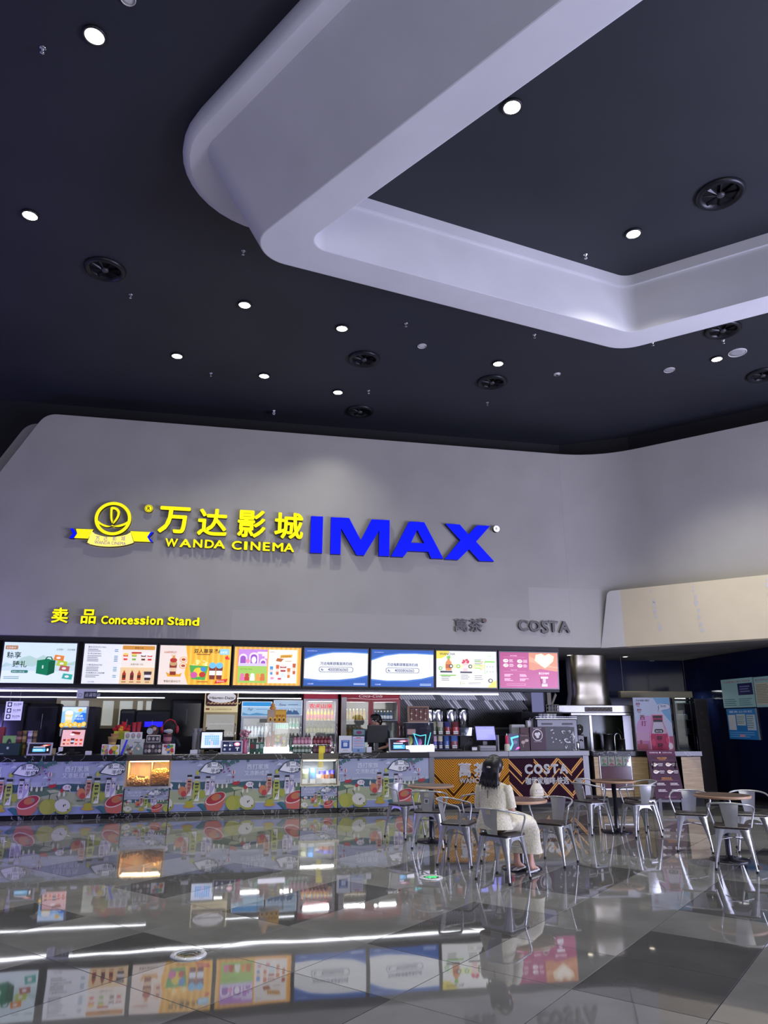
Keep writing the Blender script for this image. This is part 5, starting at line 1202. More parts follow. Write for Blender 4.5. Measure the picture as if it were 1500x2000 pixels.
# left corner
def gbx(P): P.rect(.42, .52, .52, .72, '#b8c8b8'); P.rect(.1, .12, .32, .18, '#8aa098')
carton(-6, 1452, 37, 1479, .10, .2, 'gift_box', 'dark green gift box at the left end of the counter', 'box', '#14342c', gbx)
def grn(P): P.rect(0, 0, 1, 1, '#86b85a'); P.ell(.45, .55, .18, .3, '#2a3a20'); P.ell(.5, .45, .12, .2, '#e8e0c8'); P.poly([(.6, .4), (.9, .5), (.7, .3)], '#3a5a28')
carton(4, 1437, 33, 1470, .34, .16, 'snack_carton', 'light green carton with a dark drawing behind the gift box', 'carton', '#86b85a', grn)
carton(-4, 1420, 6, 1465, .5, .12, 'snack_carton', 'red carton at the left picture edge behind the boxes', 'carton', '#8a2f24')
def cupstack(x0, x1, y0, y1, b, cols, lab):
    q = BOX(x0, y0, x1, y1, b); r = (q[1] - q[0]) / 2; H_ = q[3] - CT; t = thing('cup_stack', lab, 'cup stack', WP(q[0] + r, b, CT), ANG); n = 7; st = (H_ - .12) / (n - 1)
    for k in range(n): MB().lathe([(r * .72, k * st), (r * .97, k * st + .11), (r, k * st + .115), (r, k * st + .12), (r * .9, k * st + .12)], pm(cols[k % len(cols)]), 12).build('cup', t)
cupstack(30, 42, 1428, 1474, .36, ['#6a3a30', '#a87a6a', '#4a2a24'], 'leftmost stack of brown paper cups behind the tablet'); cupstack(41, 52, 1427, 1474, .38, ['#8a7434', '#b09a54', '#5a4a24'], 'stack of gold paper cups behind the tablet')
cupstack(52, 62, 1427, 1474, .36, ['#b0a8b8', '#6a5a68', '#d8d0d8'], 'stack of pale patterned paper cups behind the tablet'); cupstack(62, 71, 1427, 1474, .38, ['#7a6438', '#4a3a2c', '#9a8450'], 'stack of dark gold paper cups right of the pale stack')
carton(95, 1462, 107, 1478, .2, .08, 'small_carton', 'small beige carton right of the grey tablet', 'carton', '#b8a888')
t, w_, h_ = onc(110, 1460, 131, 1478, .1, 'charger', 'white charger plug with a looped cable by the pink till', 'charger')
MB().bbox(.02, .09, .02, .08, .06, .13, WHITE, .008).build('plug', t); MB().tube(bzc([(.05, .05, .065), (.0, .03, .02), (.05, .0, .008), (.12, .02, .008), (.15, .06, .02)], 5), .005, WHITE, 5).build('cable', t); MB().bbox(.02, .1, -.02, .03, 0, .02, WHITE, .005).build('adapter', t)
for n_, (x0, x1, y0, lab) in enumerate(((166, 178, 1467, 'white card box right of the drinks machine'), (371, 385, 1465, 'white card box left of the calendar till'), (716, 726, 1459, 'white card box below the till back'))): carton(x0, y0, x1, 1478, .06, .06, 'card_box', lab, 'box', '#d4d4d6')
# popcorn merchandise
def cols4(P):
    P.rect(.06, .06, .94, .94, '#e8e4d8'); 
    for k in range(16): P.ell(random.uniform(.15, .85), random.uniform(.15, .85), .12, .13, random.choice(('#c83a4a', '#4aa04a', '#e8c83a', '#3a78b8', '#d878a8')))
carton(198, 1454, 215, 1475, .05, .1, 'popcorn_box', 'white-edged colourful popcorn box at the left of the merchandise', 'popcorn box', '#e8e6e2', cols4); carton(211, 1455, 232, 1476, .0, .1, 'popcorn_box', 'white-edged yellow and red popcorn box left of the clear case', 'popcorn box', '#e8e6e2', lambda P: (cols4(P), P.ell(.3, .3, .2, .25, '#b8242c'), P.ell(.6, .65, .25, .25, '#d8c02c')))
def tubt(x0, y0, x1, y1, b, z, col, lab, name='popcorn_bucket', cat='bucket', dots=None, heap_=False):
    q = BOX(x0, y0, x1, y1, b); r = (q[1] - q[0]) / 2; H_ = (q[3] - q[2]); o = MB().lathe([(r * .74, 0), (r * .97, H_ * .95), (r * 1.03, H_ * .96), (r * 1.03, H_), (r * .92, H_), (r * .9, H_ * .9), (.001, H_ * .9)], pm(col), 16).build(name, None, WP((q[0] + q[1]) / 2, b, z), ANG, label=lab, cat=cat)
    if dots: MB().lathe([(r * .84, H_ * .3), (r * .93, H_ * .7)], pm(dots), 16).build('printed_band', o, (0, 0, 0)); o.children
    return o
zz = BOX(198, 1454, 215, 1475, .05)[3]
tubt(210, 1441, 229, 1456, .08, zz, '#b89a5a', 'beige popcorn bucket standing on the popcorn boxes', dots='#8a6a3a')
tubt(216, 1433, 234, 1441, .22, SZ(225, 1441, .22)[1], '#c89a6a', 'tan bucket behind the beige bucket')
def caseprint(P):
    P.rect(0, 0, 1, 1, '#b8bcb4'); P.poly([(0, .1), (.3, .7), (.5, .3), (.75, .8), (1, .3), (1, 0), (0, 0)], '#8a988c'); P.poly([(.02, 0), (.22, .98), (.3, .98), (.12, 0)], '#3a34e8'); P.poly([(.45, 0), (.5, .6), (.53, .6), (.5, 0)], '#5a5ae0'); P.text('Antarc', .55, .76, .16, '#2a2c28', shear=.3)
    for k in range(14): P.ell(random.uniform(.2, .95), random.uniform(.05, .45), .05, .08, random.choice(('#4a4034', '#c8a884', '#7a3a34', '#d8d0c0', '#5a6a5c')))
carton(235, 1444, 281, 1473.5, .06, .2, 'figurine_box', 'wide pale figurine box with a blue stripe over the popcorn case', 'box', '#a8aca6', caseprint); carton(280, 1450, 317, 1473.5, .05, .2, 'figurine_box', 'black figurine box with rows of round faces', 'box', '#2a2628', lambda P: [P.ell(.14 + .18 * (k % 5), .3 + .36 * (k // 5), .08, .15, ('#8a8488', '#c8b8b0', '#5a4a50')[k % 3]) for k in range(10)])
z1 = SZ(258, 1444, .2)[1]
def c3(P): P.rect(0, 0, 1, 1, '#d8d4d0'); [P.ell(.18 + .32 * k, .5, .12, .38, '#8a9a8a') for k in range(3)]; [P.ell(.18 + .32 * k, .6, .06, .2, '#c890a8') for k in range(3)]
carton(243, 1430, 277, 1445, .14, .1, 'cup_tray', 'pale tray of three printed cups above the figurine box', 'tray', '#d2cecb', c3, z=z1)
carton(222, 1428, 251, 1444, .24, .2, 'storage_bin', 'yellow green bin under the red plush toys', 'bin', '#b4c02c', z=SZ(236, 1444, .24)[1])
zr = SZ(236, 1429, .26)[1]
for n_, (x, y, r, c, lab) in enumerate(((226, 1424, .05, '#a81c24', 'dark red plush toy at the left of the pile'), (238, 1420, .075, '#c8222c', 'largest red plush toy on the green bin'), (249, 1425, .05, '#b82a2a', 'red and yellow plush toy at the right of the pile'), (236, 1427, .04, '#d8a02c', 'small yellow plush toy in front of the pile'))):
    s_ = SZ(x, y, .3 - .04 * (n_ == 3)); t = thing('plush_toy', lab, 'plush toy', WP(s_[0], .3 - .06 * (n_ == 3), zr), ANG, 'plush toys on the green bin'); MB().ball((0, 0, r * .85), r, pm(c, 0, .9), 12, 8, (1.1, .9, .85)).build('body', t); MB().ball((r * .5, -.02, r * 1.7), r * .55, pm(c, 0, .9), 10, 6).build('head', t)
    for sg in (-1, 1): MB().ball((r * .5 + sg * r * .4, -.02, r * 2.2), r * .2, pm(c, 0, .9), 8, 5).build('ear', t)
    if n_ % 2: MB().ball((0, -r * .8, r * .9), r * .35, pm('#e8c84a', 0, .9), 8, 5).build('patch', t)
for n_, x in enumerate((257, 266)):
    tubt(x, 1411 + n_ * -1, x + 10, 1430, .3, SZ(262, 1430, .3)[1], '#b0303c', ('left', 'right')[n_] + ' one of the two tall red cups above the cup tray', 'tall_cup', 'cup')
t, w_, h_ = onc(286, 1417, 311, 1436, .22, 'round_display', 'round brown picture display above the black box', 'display', z=SZ(298, 1449, .22)[1]); R_ = .1; z_ = SZ(298, 1427, .22)[1] - SZ(298, 1449, .22)[1]
MB().prism([(w_ / 2 + R_ * cos(k * pi / 12), z_ + R_ * sin(k * pi / 12)) for k in range(24)], 0, .02, pm('#4a3430')).build('disc', t); MB().prism([(w_ * .28 + .055 * cos(k * pi / 10), z_ - .01 + .055 * sin(k * pi / 10)) for k in range(20)], -.006, 0, pm('#a8b0b4')).build('badge', t); MB().ball((w_ * .62, -.004, z_ + .03), .035, pm('#c8a088'), 10, 6, (1, .2, 1)).build('face', t); MB().box(w_ * .3, w_ * .7, .0, .03, 0, z_ - R_ + .02, pm('#3a2a28')).build('stand', t)
carton(286, 1436, 313, 1450, .1, .12, 'figurine_box', 'small dark box of six round faces on the black box', 'box', '#d0ccc8', lambda P: (P.rect(.05, .1, .95, .9, '#3a3234'), [P.ell(.2 + .3 * k, .5, .1, .25, '#a8a0a0') for k in range(3)]), z=SZ(298, 1450, .1)[1])
# plush doll
s_ = SZ(331, 1470, .42); t = thing('plush_doll', 'seated plush doll with black hair and red headphones', 'doll', WP(s_[0], .45, CT), ANG)
MB().ball((0, 0, .16), .13, pm('#1a2030', 0, .9), 14, 8, (1, .8, 1.25)).build('body', t); MB().ball((-.03, 0, .44), .13, pm('#101012', 0, .8), 16, 10, (1, .95, 1.05)).build('hair', t); MB().ball((-.03, -.085, .40), .07, pm('#d8c09a', 0, .8), 12, 8, (1, .6, .9)).build('face', t)
for sg in (-1, 1): MB().ball((-.03 + sg * .13, -.02, .42), .06, pm('#a82430', 0, .5), 10, 6, (.6, 1, 1.2)).build('headphone', t); MB().tube([(sg * .1, -.03, .24), (sg * .17, -.08, .12)], [.04, .03], pm('#1a2030', 0, .9), 8).build('arm', t)
MB().tube([(-.16, 0, .46), (-.1, 0, .57), (-.03, 0, .6), (.04, 0, .57), (.10, 0, .46)], .015, pm('#a82430', 0, .5), 6).build('band', t)
o, w_, h_ = carton(316, 1453, 341, 1474.5, .05, .1, 'popcorn_box', 'white-edged green and pink popcorn box right of the black box', 'popcorn box', '#e2dfda', cols4)
o = tubt(318, 1434, 336, 1453, .08, SZ(328, 1453, .08)[1], '#6a3a44', 'dark red bucket with a grey lid on the popcorn box', dots='#a86a70'); MB().lathe([(.05, .0), (.085, .02), (.07, .05), (.001, .06)], pm('#9aa0a8'), 14).build('lid', o, (0, 0, .19))
# plastic sleeves of cups
for k, x in enumerate((375, 384)):
    q = BOX(x, 1428 + k * 3, x + 11, 1470, .42); t = thing('cup_sleeve', ('left', 'right')[k] + ' clear plastic sleeve of cups left of the calendar till', 'cup sleeve', WP((q[0] + q[1]) / 2, .42, CT), ANG); r = (q[1] - q[0]) / 2
    MB().lathe([(r, 0), (r * 1.02, .35), (r * .5, .38), (r * .9, .44)], mat('cloudy_plastic', (.4, .4, .4), .25, alpha=.6), 12).build('sleeve', t)
    for m_ in range(8): MB().lathe([(r * .6, m_ * .042), (r * .85, m_ * .042 + .05)], pm('#7a7a78'), 10).build('cup', t)
# pink bead vase
s_ = SZ(477, 1474, .2); t = thing('vase', 'tall pink vase of pink bead branches beside the tablet', 'vase', WP(s_[0], .2, CT), ANG); PK = pm('#b8567a', 0, .3)
MB().lathe([(.055, 0), (.06, .01), (.05, .05), (.048, .2), (.055, .25), (.048, .25), (.001, .2)], PK, 16).build('vase_body', t)
for k in range(34): a = k * 2.4; r = .11 * sqrt((k % 12) / 12); MB().ball((r * cos(a), r * sin(a) * .7, .30 + .115 * ((k * 7) % 10) / 10), .019, pm('#d49aa8' if k % 3 else '#b86a80', 0, .3), 8, 5).build('bead', t)
mb = MB()
for k in range(8): a = k * .8; mb.tube([(0, 0, .2), (.04 * cos(a), .03 * sin(a), .3), (.1 * cos(a), .07 * sin(a), .38)], .003, pm('#7a4a4a'), 4)
mb.build('twigs', t)
for k, (x0, x1, c, c2, lab) in enumerate(((488, 497, '#244a38', '#8a2430', 'green and red drink carton nearest the pink vase'), (499, 506, '#2f5a44', '#d8d0cc', 'green drink carton in the middle of the small row'), (507, 516, '#3a7a5a', '#a8ccc0', 'pale green drink carton next to the white lit stand'))): carton(x0, 1450 + k % 2, x1, 1473, .16, .06, 'drink_carton', lab, 'carton', c, lambda P, c2=c2: P.rect(.15, .45, .85, .85, c2))
# lit display stands
def litstand(x0, y0, x1, y1, ybase, b, lab, inner):
    q = BOX(x0, y0, x1, y1, b); w_ = q[1] - q[0]; t = thing('display_stand', lab, 'display stand', WP(q[0], b, CT), ANG); zb_ = SZ((x0 + x1) / 2, ybase, b)[1] - CT; H_ = q[3] - CT; D = .26
    MB().bbox(-.01, w_ + .01, -.01, D, 0, zb_, mat('lit_white_base', (.88, .87, 1.0), .4, emit=.9), .006).build('lit_base', t)
    mb = MB().box(0, w_, 0, .005, zb_, H_, GLASS).box(0, .005, .005, D, zb_, H_, GLASS).box(w_ - .005, w_, .005, D, zb_, H_, GLASS); mb.build('acrylic_case', t)
    MB().box(0, w_, 0, D, H_, H_ + .008, mat('acrylic_top', (.7, .74, .74), .15, alpha=.5)).build('acrylic_top', t)
    inner(t, w_, zb_, H_, D); return t, w_, H_, q
def in1(t, w_, zb_, H_, D):
    for x, h_, c in ((.07, .24, '#b8502a'), (.17, .28, '#c8643a')):
        MB().lathe([(.038, 0), (.045, h_ * .6), (.03, h_ * .78), (.02, h_ * .82), (.02, h_), (.001, h_)], pm(c, 0, .25), 12, (x, .15, zb_)).build('cocktail_bottle', t)
    P = Print(.2, .22, 0, y=0); P.rect(0, 0, 1, 1, '#a8a85a'); [P.ell(random.uniform(.1, .9), random.uniform(.1, .9), .14, .13, random.choice(('#c85a3a', '#7a4a9a', '#e8d84a', '#4a9a5a', '#d8d0c8'))) for k in range(18)]; P.build('fruit_card', t, (w_ - .26, .08, zb_))
    MB().box(w_ - .26, w_ - .06, .082, .09, zb_, zb_ + .22, pm('#a8a85a')).build('card_back', t)
    for k, x in enumerate((.2, .27)): MB().ball((x, .06, zb_ + .035), .035, pm('#e8e4e0'), 10, 6, (1, .8, 1)).build('cow_figure', t)
t, w_, H_, q = litstand(517, 1412, 565, 1460, 1459, .10, 'clear acrylic case on a glowing white base with orange bottles', in1)
def ybx(P): P.rect(0, 0, 1, 1, '#d8961e'); P.rect(0, 0, .38, 1, '#b8a088'); P.rect(.42, .62, .98, .92, '#e8b43a'); [P.rect(.46 + .16 * k, .46, .54 + .16 * k, .58, '#a86a1c') for k in range(3)]; [(P.ell(.15 + .24 * k, .27, .1, .17, '#f2c24a'), P.ell(.15 + .24 * k, .22, .06, .11, '#6a4414')) for k in range(4)]
o, w2, h2 = carton(523, 1386, 559, 1411.5, .14, .16, 'toy_display_box', 'yellow toy display box on top of the acrylic case', 'box', '#d8961e', ybx, z=CT + H_ + .008)
s_ = SZ(533, 1387, .16); t = thing('plush_toy', 'small orange plush duck perched on the yellow display box', 'plush toy', WP(s_[0], .2, CT + H_ + .008 + h2), ANG); MB().ball((0, 0, .03), .05, pm('#e0a050', 0, .9), 10, 6, (1.2, .9, .8)).build('body', t); MB().ball((.0, -.02, .085), .036, pm('#e0a050', 0, .9), 10, 6).build('head', t); MB().ball((-.03, -.035, .082), .014, pm('#d8682a', 0, .7), 8, 5).build('beak', t)
def in2(t, w_, zb_, H_, D):
    CY = mat('cyan_neon', hexc('#5ae8f4'), .3, emit=1.1)
    for pts in ([(.18, .1, H_ - .2), (.26, .1, zb_)], [(.16, .09, H_ - .2), (.3, .06, H_ - .24), (.42, .09, H_ - .22)], [(.42, .09, H_ - .22), (.40, .1, zb_)], [(w_ - .03, .1, H_ - .18), (w_ - .1, .1, zb_)]): MB().tube(pts, .008, CY, 6).build('neon_tube', t)
    for x, c, r in ((.12, '#a8b04a', .06), (.24, '#3a6ab8', .055), (.32, '#c86ab0', .045)): MB().ball((x, .18, zb_ + r * 1.4), r, pm(c, 0, .5), 10, 6, (1, 1, 1.4)).build('toy', t)
    MB().box(.06, .22, .12, .18, zb_ + .2, zb_ + .3, pm('#d8a898')).build('toy_box', t)
t, w_, H_, q = litstand(793, 1412, 847, 1457, 1456, .10, 'clear acrylic case on a glowing white base with cyan neon', in2)
def capr(P): P.rect(0, 0, 1, 1, '#8a6a54'); P.rect(.06, .12, .94, .92, '#5a3428'); [P.rect(.1 + .22 * k, .14, .22 + .22 * k, .9, '#3a1c16') for k in range(4)]; [P.ell(.16 + .22 * (k % 4), .2 + .115 * (k // 4), .045, .05, '#8a4a3a' if k % 3 else '#c8b0a0') for k in range(24)]
o, w2, h2 = carton(797, 1379, 838, 1411.5, .16, .07, 'capsule_rack', 'brown tray of coffee capsules standing on the neon case', 'rack', '#8a6f5a', capr, z=CT + H_ + .008)
# jars
jg = [bottle_mesh('jam_jar', '#b07a8a', '#2c2428', .036, .15, '#d4a0b0', True), bottle_mesh('jam_jar', '#5a6a58', '#c8ccc8', .036, .13, '#a8b8a8', True), bottle_mesh('jam_jar', '#6a2a30', '#2a2024', .036, .15, '#a05a60', True), bottle_mesh('jam_jar', '#6a4a50', '#4a3a3e', .042, .14, '#8a6a70', True)]
q1 = BOX(572, 1437, 607, 1470, .25); q2 = BOX(610, 1437, 645, 1470, .25); mid = CT + .15
for q, ja, jb, la, lb in ((q1, jg[0], jg[1], 'pink jar with a dark lid on the upper left tray', 'green jar on the lower left tray'), (q2, jg[2], jg[3], 'dark red jar on the upper right tray', 'brown jar on the lower right tray')):
    row(jb, 'jam_jar', q[0], q[1], .12, CT, 5, lb, 'jar', lb.replace('jar on', 'jars on')); row(ja, 'jam_jar', q[0], q[1], .24, mid, 5, la, 'jar', la.replace('jar with', 'jars with').replace('jar on', 'jars on'))
    MB().box(q[0], q[1], .19, .30, CT, mid, TINTG).build('jar_riser', None, ORG, ANG, label='clear step under the ' + ('pink' if q is q1 else 'dark red') + ' jars', cat='riser')
carton(623, 1457, 635, 1470, .03, .004, 'price_card', 'yellow price card in front of the brown jars', 'price card', '#e8d83a')
# boards
def qr(P): P.rect(0, 0, 1, 1, '#d6d8da'); P.rect(.18, .26, .82, .74, '#2456a0'); P.rect(.26, .66, .74, .7, '#a8c4ea'); P.rrect(.34, .36, .66, .60, .03, '#c8d4e4'); P.rect(.3, .14, .7, .17, '#9a9ea4')
def nt_(P): P.rect(0, 0, 1, 1, '#7f9cc0'); P.rect(.06, .28, .94, .97, '#c8cede'); P.rect(.3, .9, .7, .94, '#b84a5a'); [P.rect(.1, .34 + .1 * k, .9, .38 + .1 * k, '#b06a74' if k % 2 else '#6a80a8') for k in range(6)]; P.rect(.42, .08, .58, .2, '#4a6a94')
carton(662, 1437, 687, 1470, .06, .015, 'payment_board', 'pale payment board with a blue square on the counter', 'board', '#c0c2c6', qr); carton(688, 1438, 712, 1470, .07, .015, 'notice_board', 'blue and white notice board beside the payment board', 'notice', '#7f9cc0', nt_)
carton(710, 1450, 718, 1470, .1, .05, 'drink_carton', 'pale green carton right of the notice board', 'carton', '#c4d4c0')
# tea counter goods
q = BOX(842, 1402, 900, 1437, .35); w_ = q[1] - q[0]; t = thing('snack_rack', 'two-tier wire rack of snack bags on the tea counter', 'rack', WP(q[0], .35, 1.035), ANG)
for z in (.02, q[2] - 1.035): 
    mb = MB().box(0, w_, -.02, .2, z, z + .012, mat('rack_black', (.02, .02, .02), .4, .5)); mb.build('shelf', t); MB().tube([(0, -.02, z + .06), (w_, -.02, z + .06)], .004, MATS['rack_black'], 5).tube([(0, -.02, z + .03), (w_, -.02, z + .03)], .004, MATS['rack_black'], 5).build('rail', t)
for x in (.005, w_ - .005):
    for y in (-.015, .195): MB().tube([(x, y, 0), (x, y, q[2] - 1.035 + .2)], .005, MATS['rack_black'], 5).build('post', t)
def bag2(x0, y0, x1, y1, b, z, c1, c2, lab):
    q_ = BOX(x0, y0, x1, y1, b); w2, h2 = (q_[1] - q_[0]) * .96, q_[3] - q_[2]; R = []
    for u, k, d in ((0, .96, .02), (.15, 1, .035), (.6, 1, .035), (.92, .98, .008), (1, 1, .003)): R.append([(-w2 / 2 * k, 0, u * h2), (-w2 * .25, -d, u * h2), (w2 * .25, -d, u * h2), (w2 / 2 * k, 0, u * h2), (w2 * .25, d, u * h2), (-w2 * .25, d, u * h2)])
    o = MB().loft(R[:3], pm(c2, 0, .35), True).loft(R[2:], pm(c1, 0, .35), True).build('snack_bag', None, WP((q_[0] + q_[1]) / 2, b, z), ANG, label=lab, cat='snack bag'); MB().box(-w2 * .3, w2 * .3, -.042, -.036, h2 * .05, h2 * .3, pm('#d8d8d4')).build('price_label', o)
zs = q[2] + .012
for i, (x0, x1, c1, c2, lab) in enumerate(((843, 852, '#8a8a6a', '#5a6a44', 'olive snack bag at the left of the upper rack'), (853, 866, '#a8a49a', '#6a7a5a', 'grey green snack bag second on the upper rack'), (867, 880, '#2a3068', '#8a2a2a', 'navy and red snack bag on the upper rack'), (881, 897, '#5a1c24', '#a83a3a', 'dark red snack bag at the right of the upper rack'))): bag2(x0, 1408, x1, 1434, .40, zs, c1, c2, lab)
for i, (x0, x1, c1, c2, lab) in enumerate(((845, 854, '#c8a8b8', '#5a5aa8', 'pink and violet snack bag at the left of the lower rack'), (855, 865, '#c8c4a8', '#3a3a6a', 'cream snack bag on the lower rack'), (866, 878, '#3a5a98', '#4a6aa8', 'blue snack pouch in the middle of the lower rack'), (879, 895, '#4a6aa8', '#8a4a54', 'blue and red snack pouch at the right of the lower rack'))): bag2(x0, 1441, x1, 1467, .40, 1.067, c1, c2, lab)
q = BOX(899, 1421, 922, 1437, .45); o = MB().box(0, q[1] - q[0], 0, .15, 0, q[3] - q[2], TINTG).build('cup_holder', None, WP(q[0], .45, q[2]), ANG, label='smoked acrylic cup holder right of the snack rack', cat='cup holder')
for k in range(3): MB().lathe([(.018, 0), (.024, .055), (.001, .055)], pm('#c8ccc8'), 10).build('cup', o, (.05 + .045 * k, .06, .005))
MB().box(0, q[1] - q[0], .02, .13, -(q[2] - 1.035), 0, MATTEB).build('plinth', o)
q = BOX(908, 1440, 934, 1470, .12); t = thing('card_reader', 'black card reader with a white screen and coiled cable', 'card reader', WP(q[0] + .13, .12, 1.035), ANG)
MB().bbox(0, .13, 0, .1, 0, .09, BLACK, .01).build('body', t); MB().box(.015, .115, -.004, .0, .02, .07, pm('#d8d8d8')).build('screen', t); MB().tube(bzc([(.06, .06, .08), (.04, .04, .2), (-.02, .03, .24), (-.05, .03, .15), (-.12, .02, .12), (-.14, .02, .01)], 5), .006, BLACK, 5).build('cable', t)
q = BOX(938, 1452, 970, 1468, .14); t = thing('receipt_printer', 'grey receipt printer below the lavender till', 'printer', WP(q[0], .16, 1.035), ANG); w_ = q[1] - q[0]; MB().bbox(0, w_, 0, .14, 0, .1, GREYP, .01).build('body', t); MB().box(.02, w_ - .02, -.004, 0, .03, .055, BLACK).build('paper_slot', t); MB().box(w_ + .03, w_ + .05, -.03, .1, 0, .3, pm('#8a8c90')).build('side_board', t)
q = BOX(985, 1438, 996, 1468, .15); r = (q[1] - q[0]) / 2; t = thing('syrup_bottle', 'pink and white squeeze bottle left of the neon card', 'bottle', WP((q[0] + q[1]) / 2, .15, 1.035), ANG); MB().lathe([(r, 0), (r, .1), (r * .8, .13)], pm('#d0ccb8'), 12).build('body', t); MB().lathe([(r * .62, .12), (r * .62, .25), (r * .5, .29), (.001, .29)], pm('#c83a5a'), 12).build('neck', t); MB().lathe([(r * .3, .28), (r * .12, .33), (.001, .33)], pm('#e8e0d8'), 8).build('nozzle', t)
def neo(P): P.rect(0, 0, 1, 1, '#5a5a7a'); P.poly([(.05, .1), (.2, .05), (.45, .4), (.35, .7), (.95, .8), (.95, .9), (.2, .78), (.3, .4)], mat('cyan_print', hexc('#48d8ee'), .4, emit=.9)); P.poly([(.6, .05), (.75, .2), (1, .25), (1, .15), (.8, .1)], mat('pink_print', hexc('#e85ab8'), .4, emit=.8)); P.ell(.6, .5, .2, .1, '#8a8aa8')
carton(993, 1433, 1014.5, 1466, .12, .03, 'neon_card', 'dark card with cyan and pink neon shapes on the coffee counter', 'card', '#4a4a5a', neo, z=1.035)
def brn(P): P.rect(0, 0, 1, 1, '#3c1e22'); P.text('SWEET CHOCO', .15, .86, .07, '#c8b0a8', width=.7); P.ell(.35, .5, .2, .1, '#b8a098'); P.ell(.7, .6, .2, .09, '#b8a098'); P.rect(.32, .2, .38, .42, '#a08880')
carton(1015, 1433, 1034.5, 1466, .10, .02, 'menu_card', 'brown dessert menu card beside the neon card', 'card', '#3c1e22', brn, z=1.035)
# big coffee box
q = BOX(1018, 1420, 1123, 1467, .16); w_, h_ = q[1] - q[0], q[3] - 1.035; t = thing('coffee_board', 'large maroon and grey coffee board with white leaf drawings', 'board', WP(q[0], .16, 1.035), ANG)
MB().box(w_ * .17, w_, 0, .05, 0, h_, pm('#3a3a3e')).build('board', t); MB().box(0, w_ * .17, .03, .08, 0, h_ * .98, pm('#482226')).build('side_leaf', t)
P = Print(w_ * .83, h_, 0, y=-.001); P.rect(0, 0, .34, 1, '#3e2230'); P.rect(.34, 0, 1, 1, '#4a4a4f'); P.ell(.16, .66, .115, .25, '#e0d8da'); P.ell(.16, .66, .10, .22, '#3e2230')
for dx, dz in ((-.03, .03), (.03, .05), (0, -.06)): P.ell(.16 + dx, .66 + dz, .035, .075, '#dcd6d8')
P.text('COSTA COFFEE', .075, .36, .07, '#d8d0d2', width=.17); P.text('咖世家咖啡·快选', .07, .92, .06, '#d8d0d2', width=.18)
for x, z in ((.5, .88), (.47, .86), (.52, .74), (.48, .54), (.57, .48), (.65, .42), (.5, .36), (.68, .34)): P.ell(x, z, .018, .028, '#c8c8ca', .5, 8)
def leaf(cx_, cz_, L_, wd, rot, n=8):
    for c, k in (('#dcdcdc', 1), ('#4a4a4f', .78)): P.poly([(cx_ + (L_ * k * t_ * cos(rot) - wd * k * s_ * sin(pi * t_) * sin(rot)), cz_ + (L_ * k * t_ * sin(rot) + wd * k * s_ * sin(pi * t_) * cos(rot)) * 1.8) for s_, seq in ((1, [i / n for i in range(n + 1)]), (-1, [1 - i / n for i in range(1, n)])) for t_ in seq], c)
for a in ((.92, .18, .16, .04, -.9), (.86, .42, .18, .05, .7), (.72, .5, .2, .045, -.5), (.8, .72, .12, .04, 2.6), (.84, .72, .1, .03, .9), (.88, .4, .15, .04, 2.9), (.78, .3, .13, .03, -1.6), (.92, .56, .1, .03, 1.3)): leaf(*a)
for x in (.94, .96): P.poly([(x, .3), (x + .008, .3), (x + .01, .8), (x + .002, .8)], '#d0d0d0')
P.build('print', t, (w_ * .17, 0, 0))
# ================================================================== TEA / COFFEE BACK BENCH
q = BOX(842, 1420, 1010, 1460, 1.5); bz = SZ(900, 1421, 1.6)[1]
t = thing('back_bench', 'dark back bench carrying the steel urns', 'bench', WP(q[0] - .1, 1.45, 0), ANG); w_ = q[1] - q[0] + .3
MB().box(0, w_, .02, .6, .08, bz - .04, CARC).build('body', t); MB().bbox(-.01, w_ + .01, 0, .62, bz - .04, bz, GREYTOP, .005).build('worktop', t); MB().box(.02, w_ - .02, .06, .56, 0, .08, MATTEB).build('plinth', t)
for k in range(3): d = MB().bbox(.03 + k * (w_ - .06) / 3, (k + 1) * (w_ - .06) / 3 + .01, 0, .02, .14, bz - .1, CARC, .004).build('door', t); MB().tube([(.1 + k * (w_ - .06) / 3, -.02, bz - .16), (.3 + k * (w_ - .06) / 3, -.02, bz - .16)], .006, CHROME, 6).build('handle', d)
for n_, (x0, x1, lab) in enumerate(((835, 846, 'leftmost polished steel urn half hidden by the rack'), (848, 867.5, 'second polished steel urn from the left'), (873.5, 893, 'third polished steel urn from the left'), (898, 917.5, 'rightmost polished steel urn behind the cup holder'))):
    q = BOX(x0, 1384, x1, 1420, 1.62); r = (q[1] - q[0]) / 2 if n_ else .12; H_ = q[3] - bz; t = thing('steel_urn', lab, 'urn', WP((q[0] + q[1]) / 2, 1.72, bz), ANG, 'steel urns')
    MB().lathe([(r * .96, 0), (r, .01), (r, H_ - .03), (r * .98, H_ - .02)], CHROME, 24).build('body', t); MB().lathe([(r * 1.02, H_ - .03), (r * 1.02, H_ - .01), (r * .7, H_ + .01), (.001, H_ + .012)], BLACK, 24).build('lid', t); MB().tube([(r * .3, -r, .06), (r * .3, -r - .04, .06), (r * .3, -r - .04, .03)], .012, BLACK, 8).build('tap', t); MB().bbox(r * .2, r * .4, -r - .01, -r + .02, H_ * .4, H_ * .75, BLACK, .003).build('gauge', t)
    for sg in (-1, 1): MB().tube([(sg * r, 0, H_ * .6), (sg * (r + .03), 0, H_ * .62), (sg * (r + .03), 0, H_ * .72), (sg * r, 0, H_ * .74)], .008, BLACK, 6).build('handle', t)
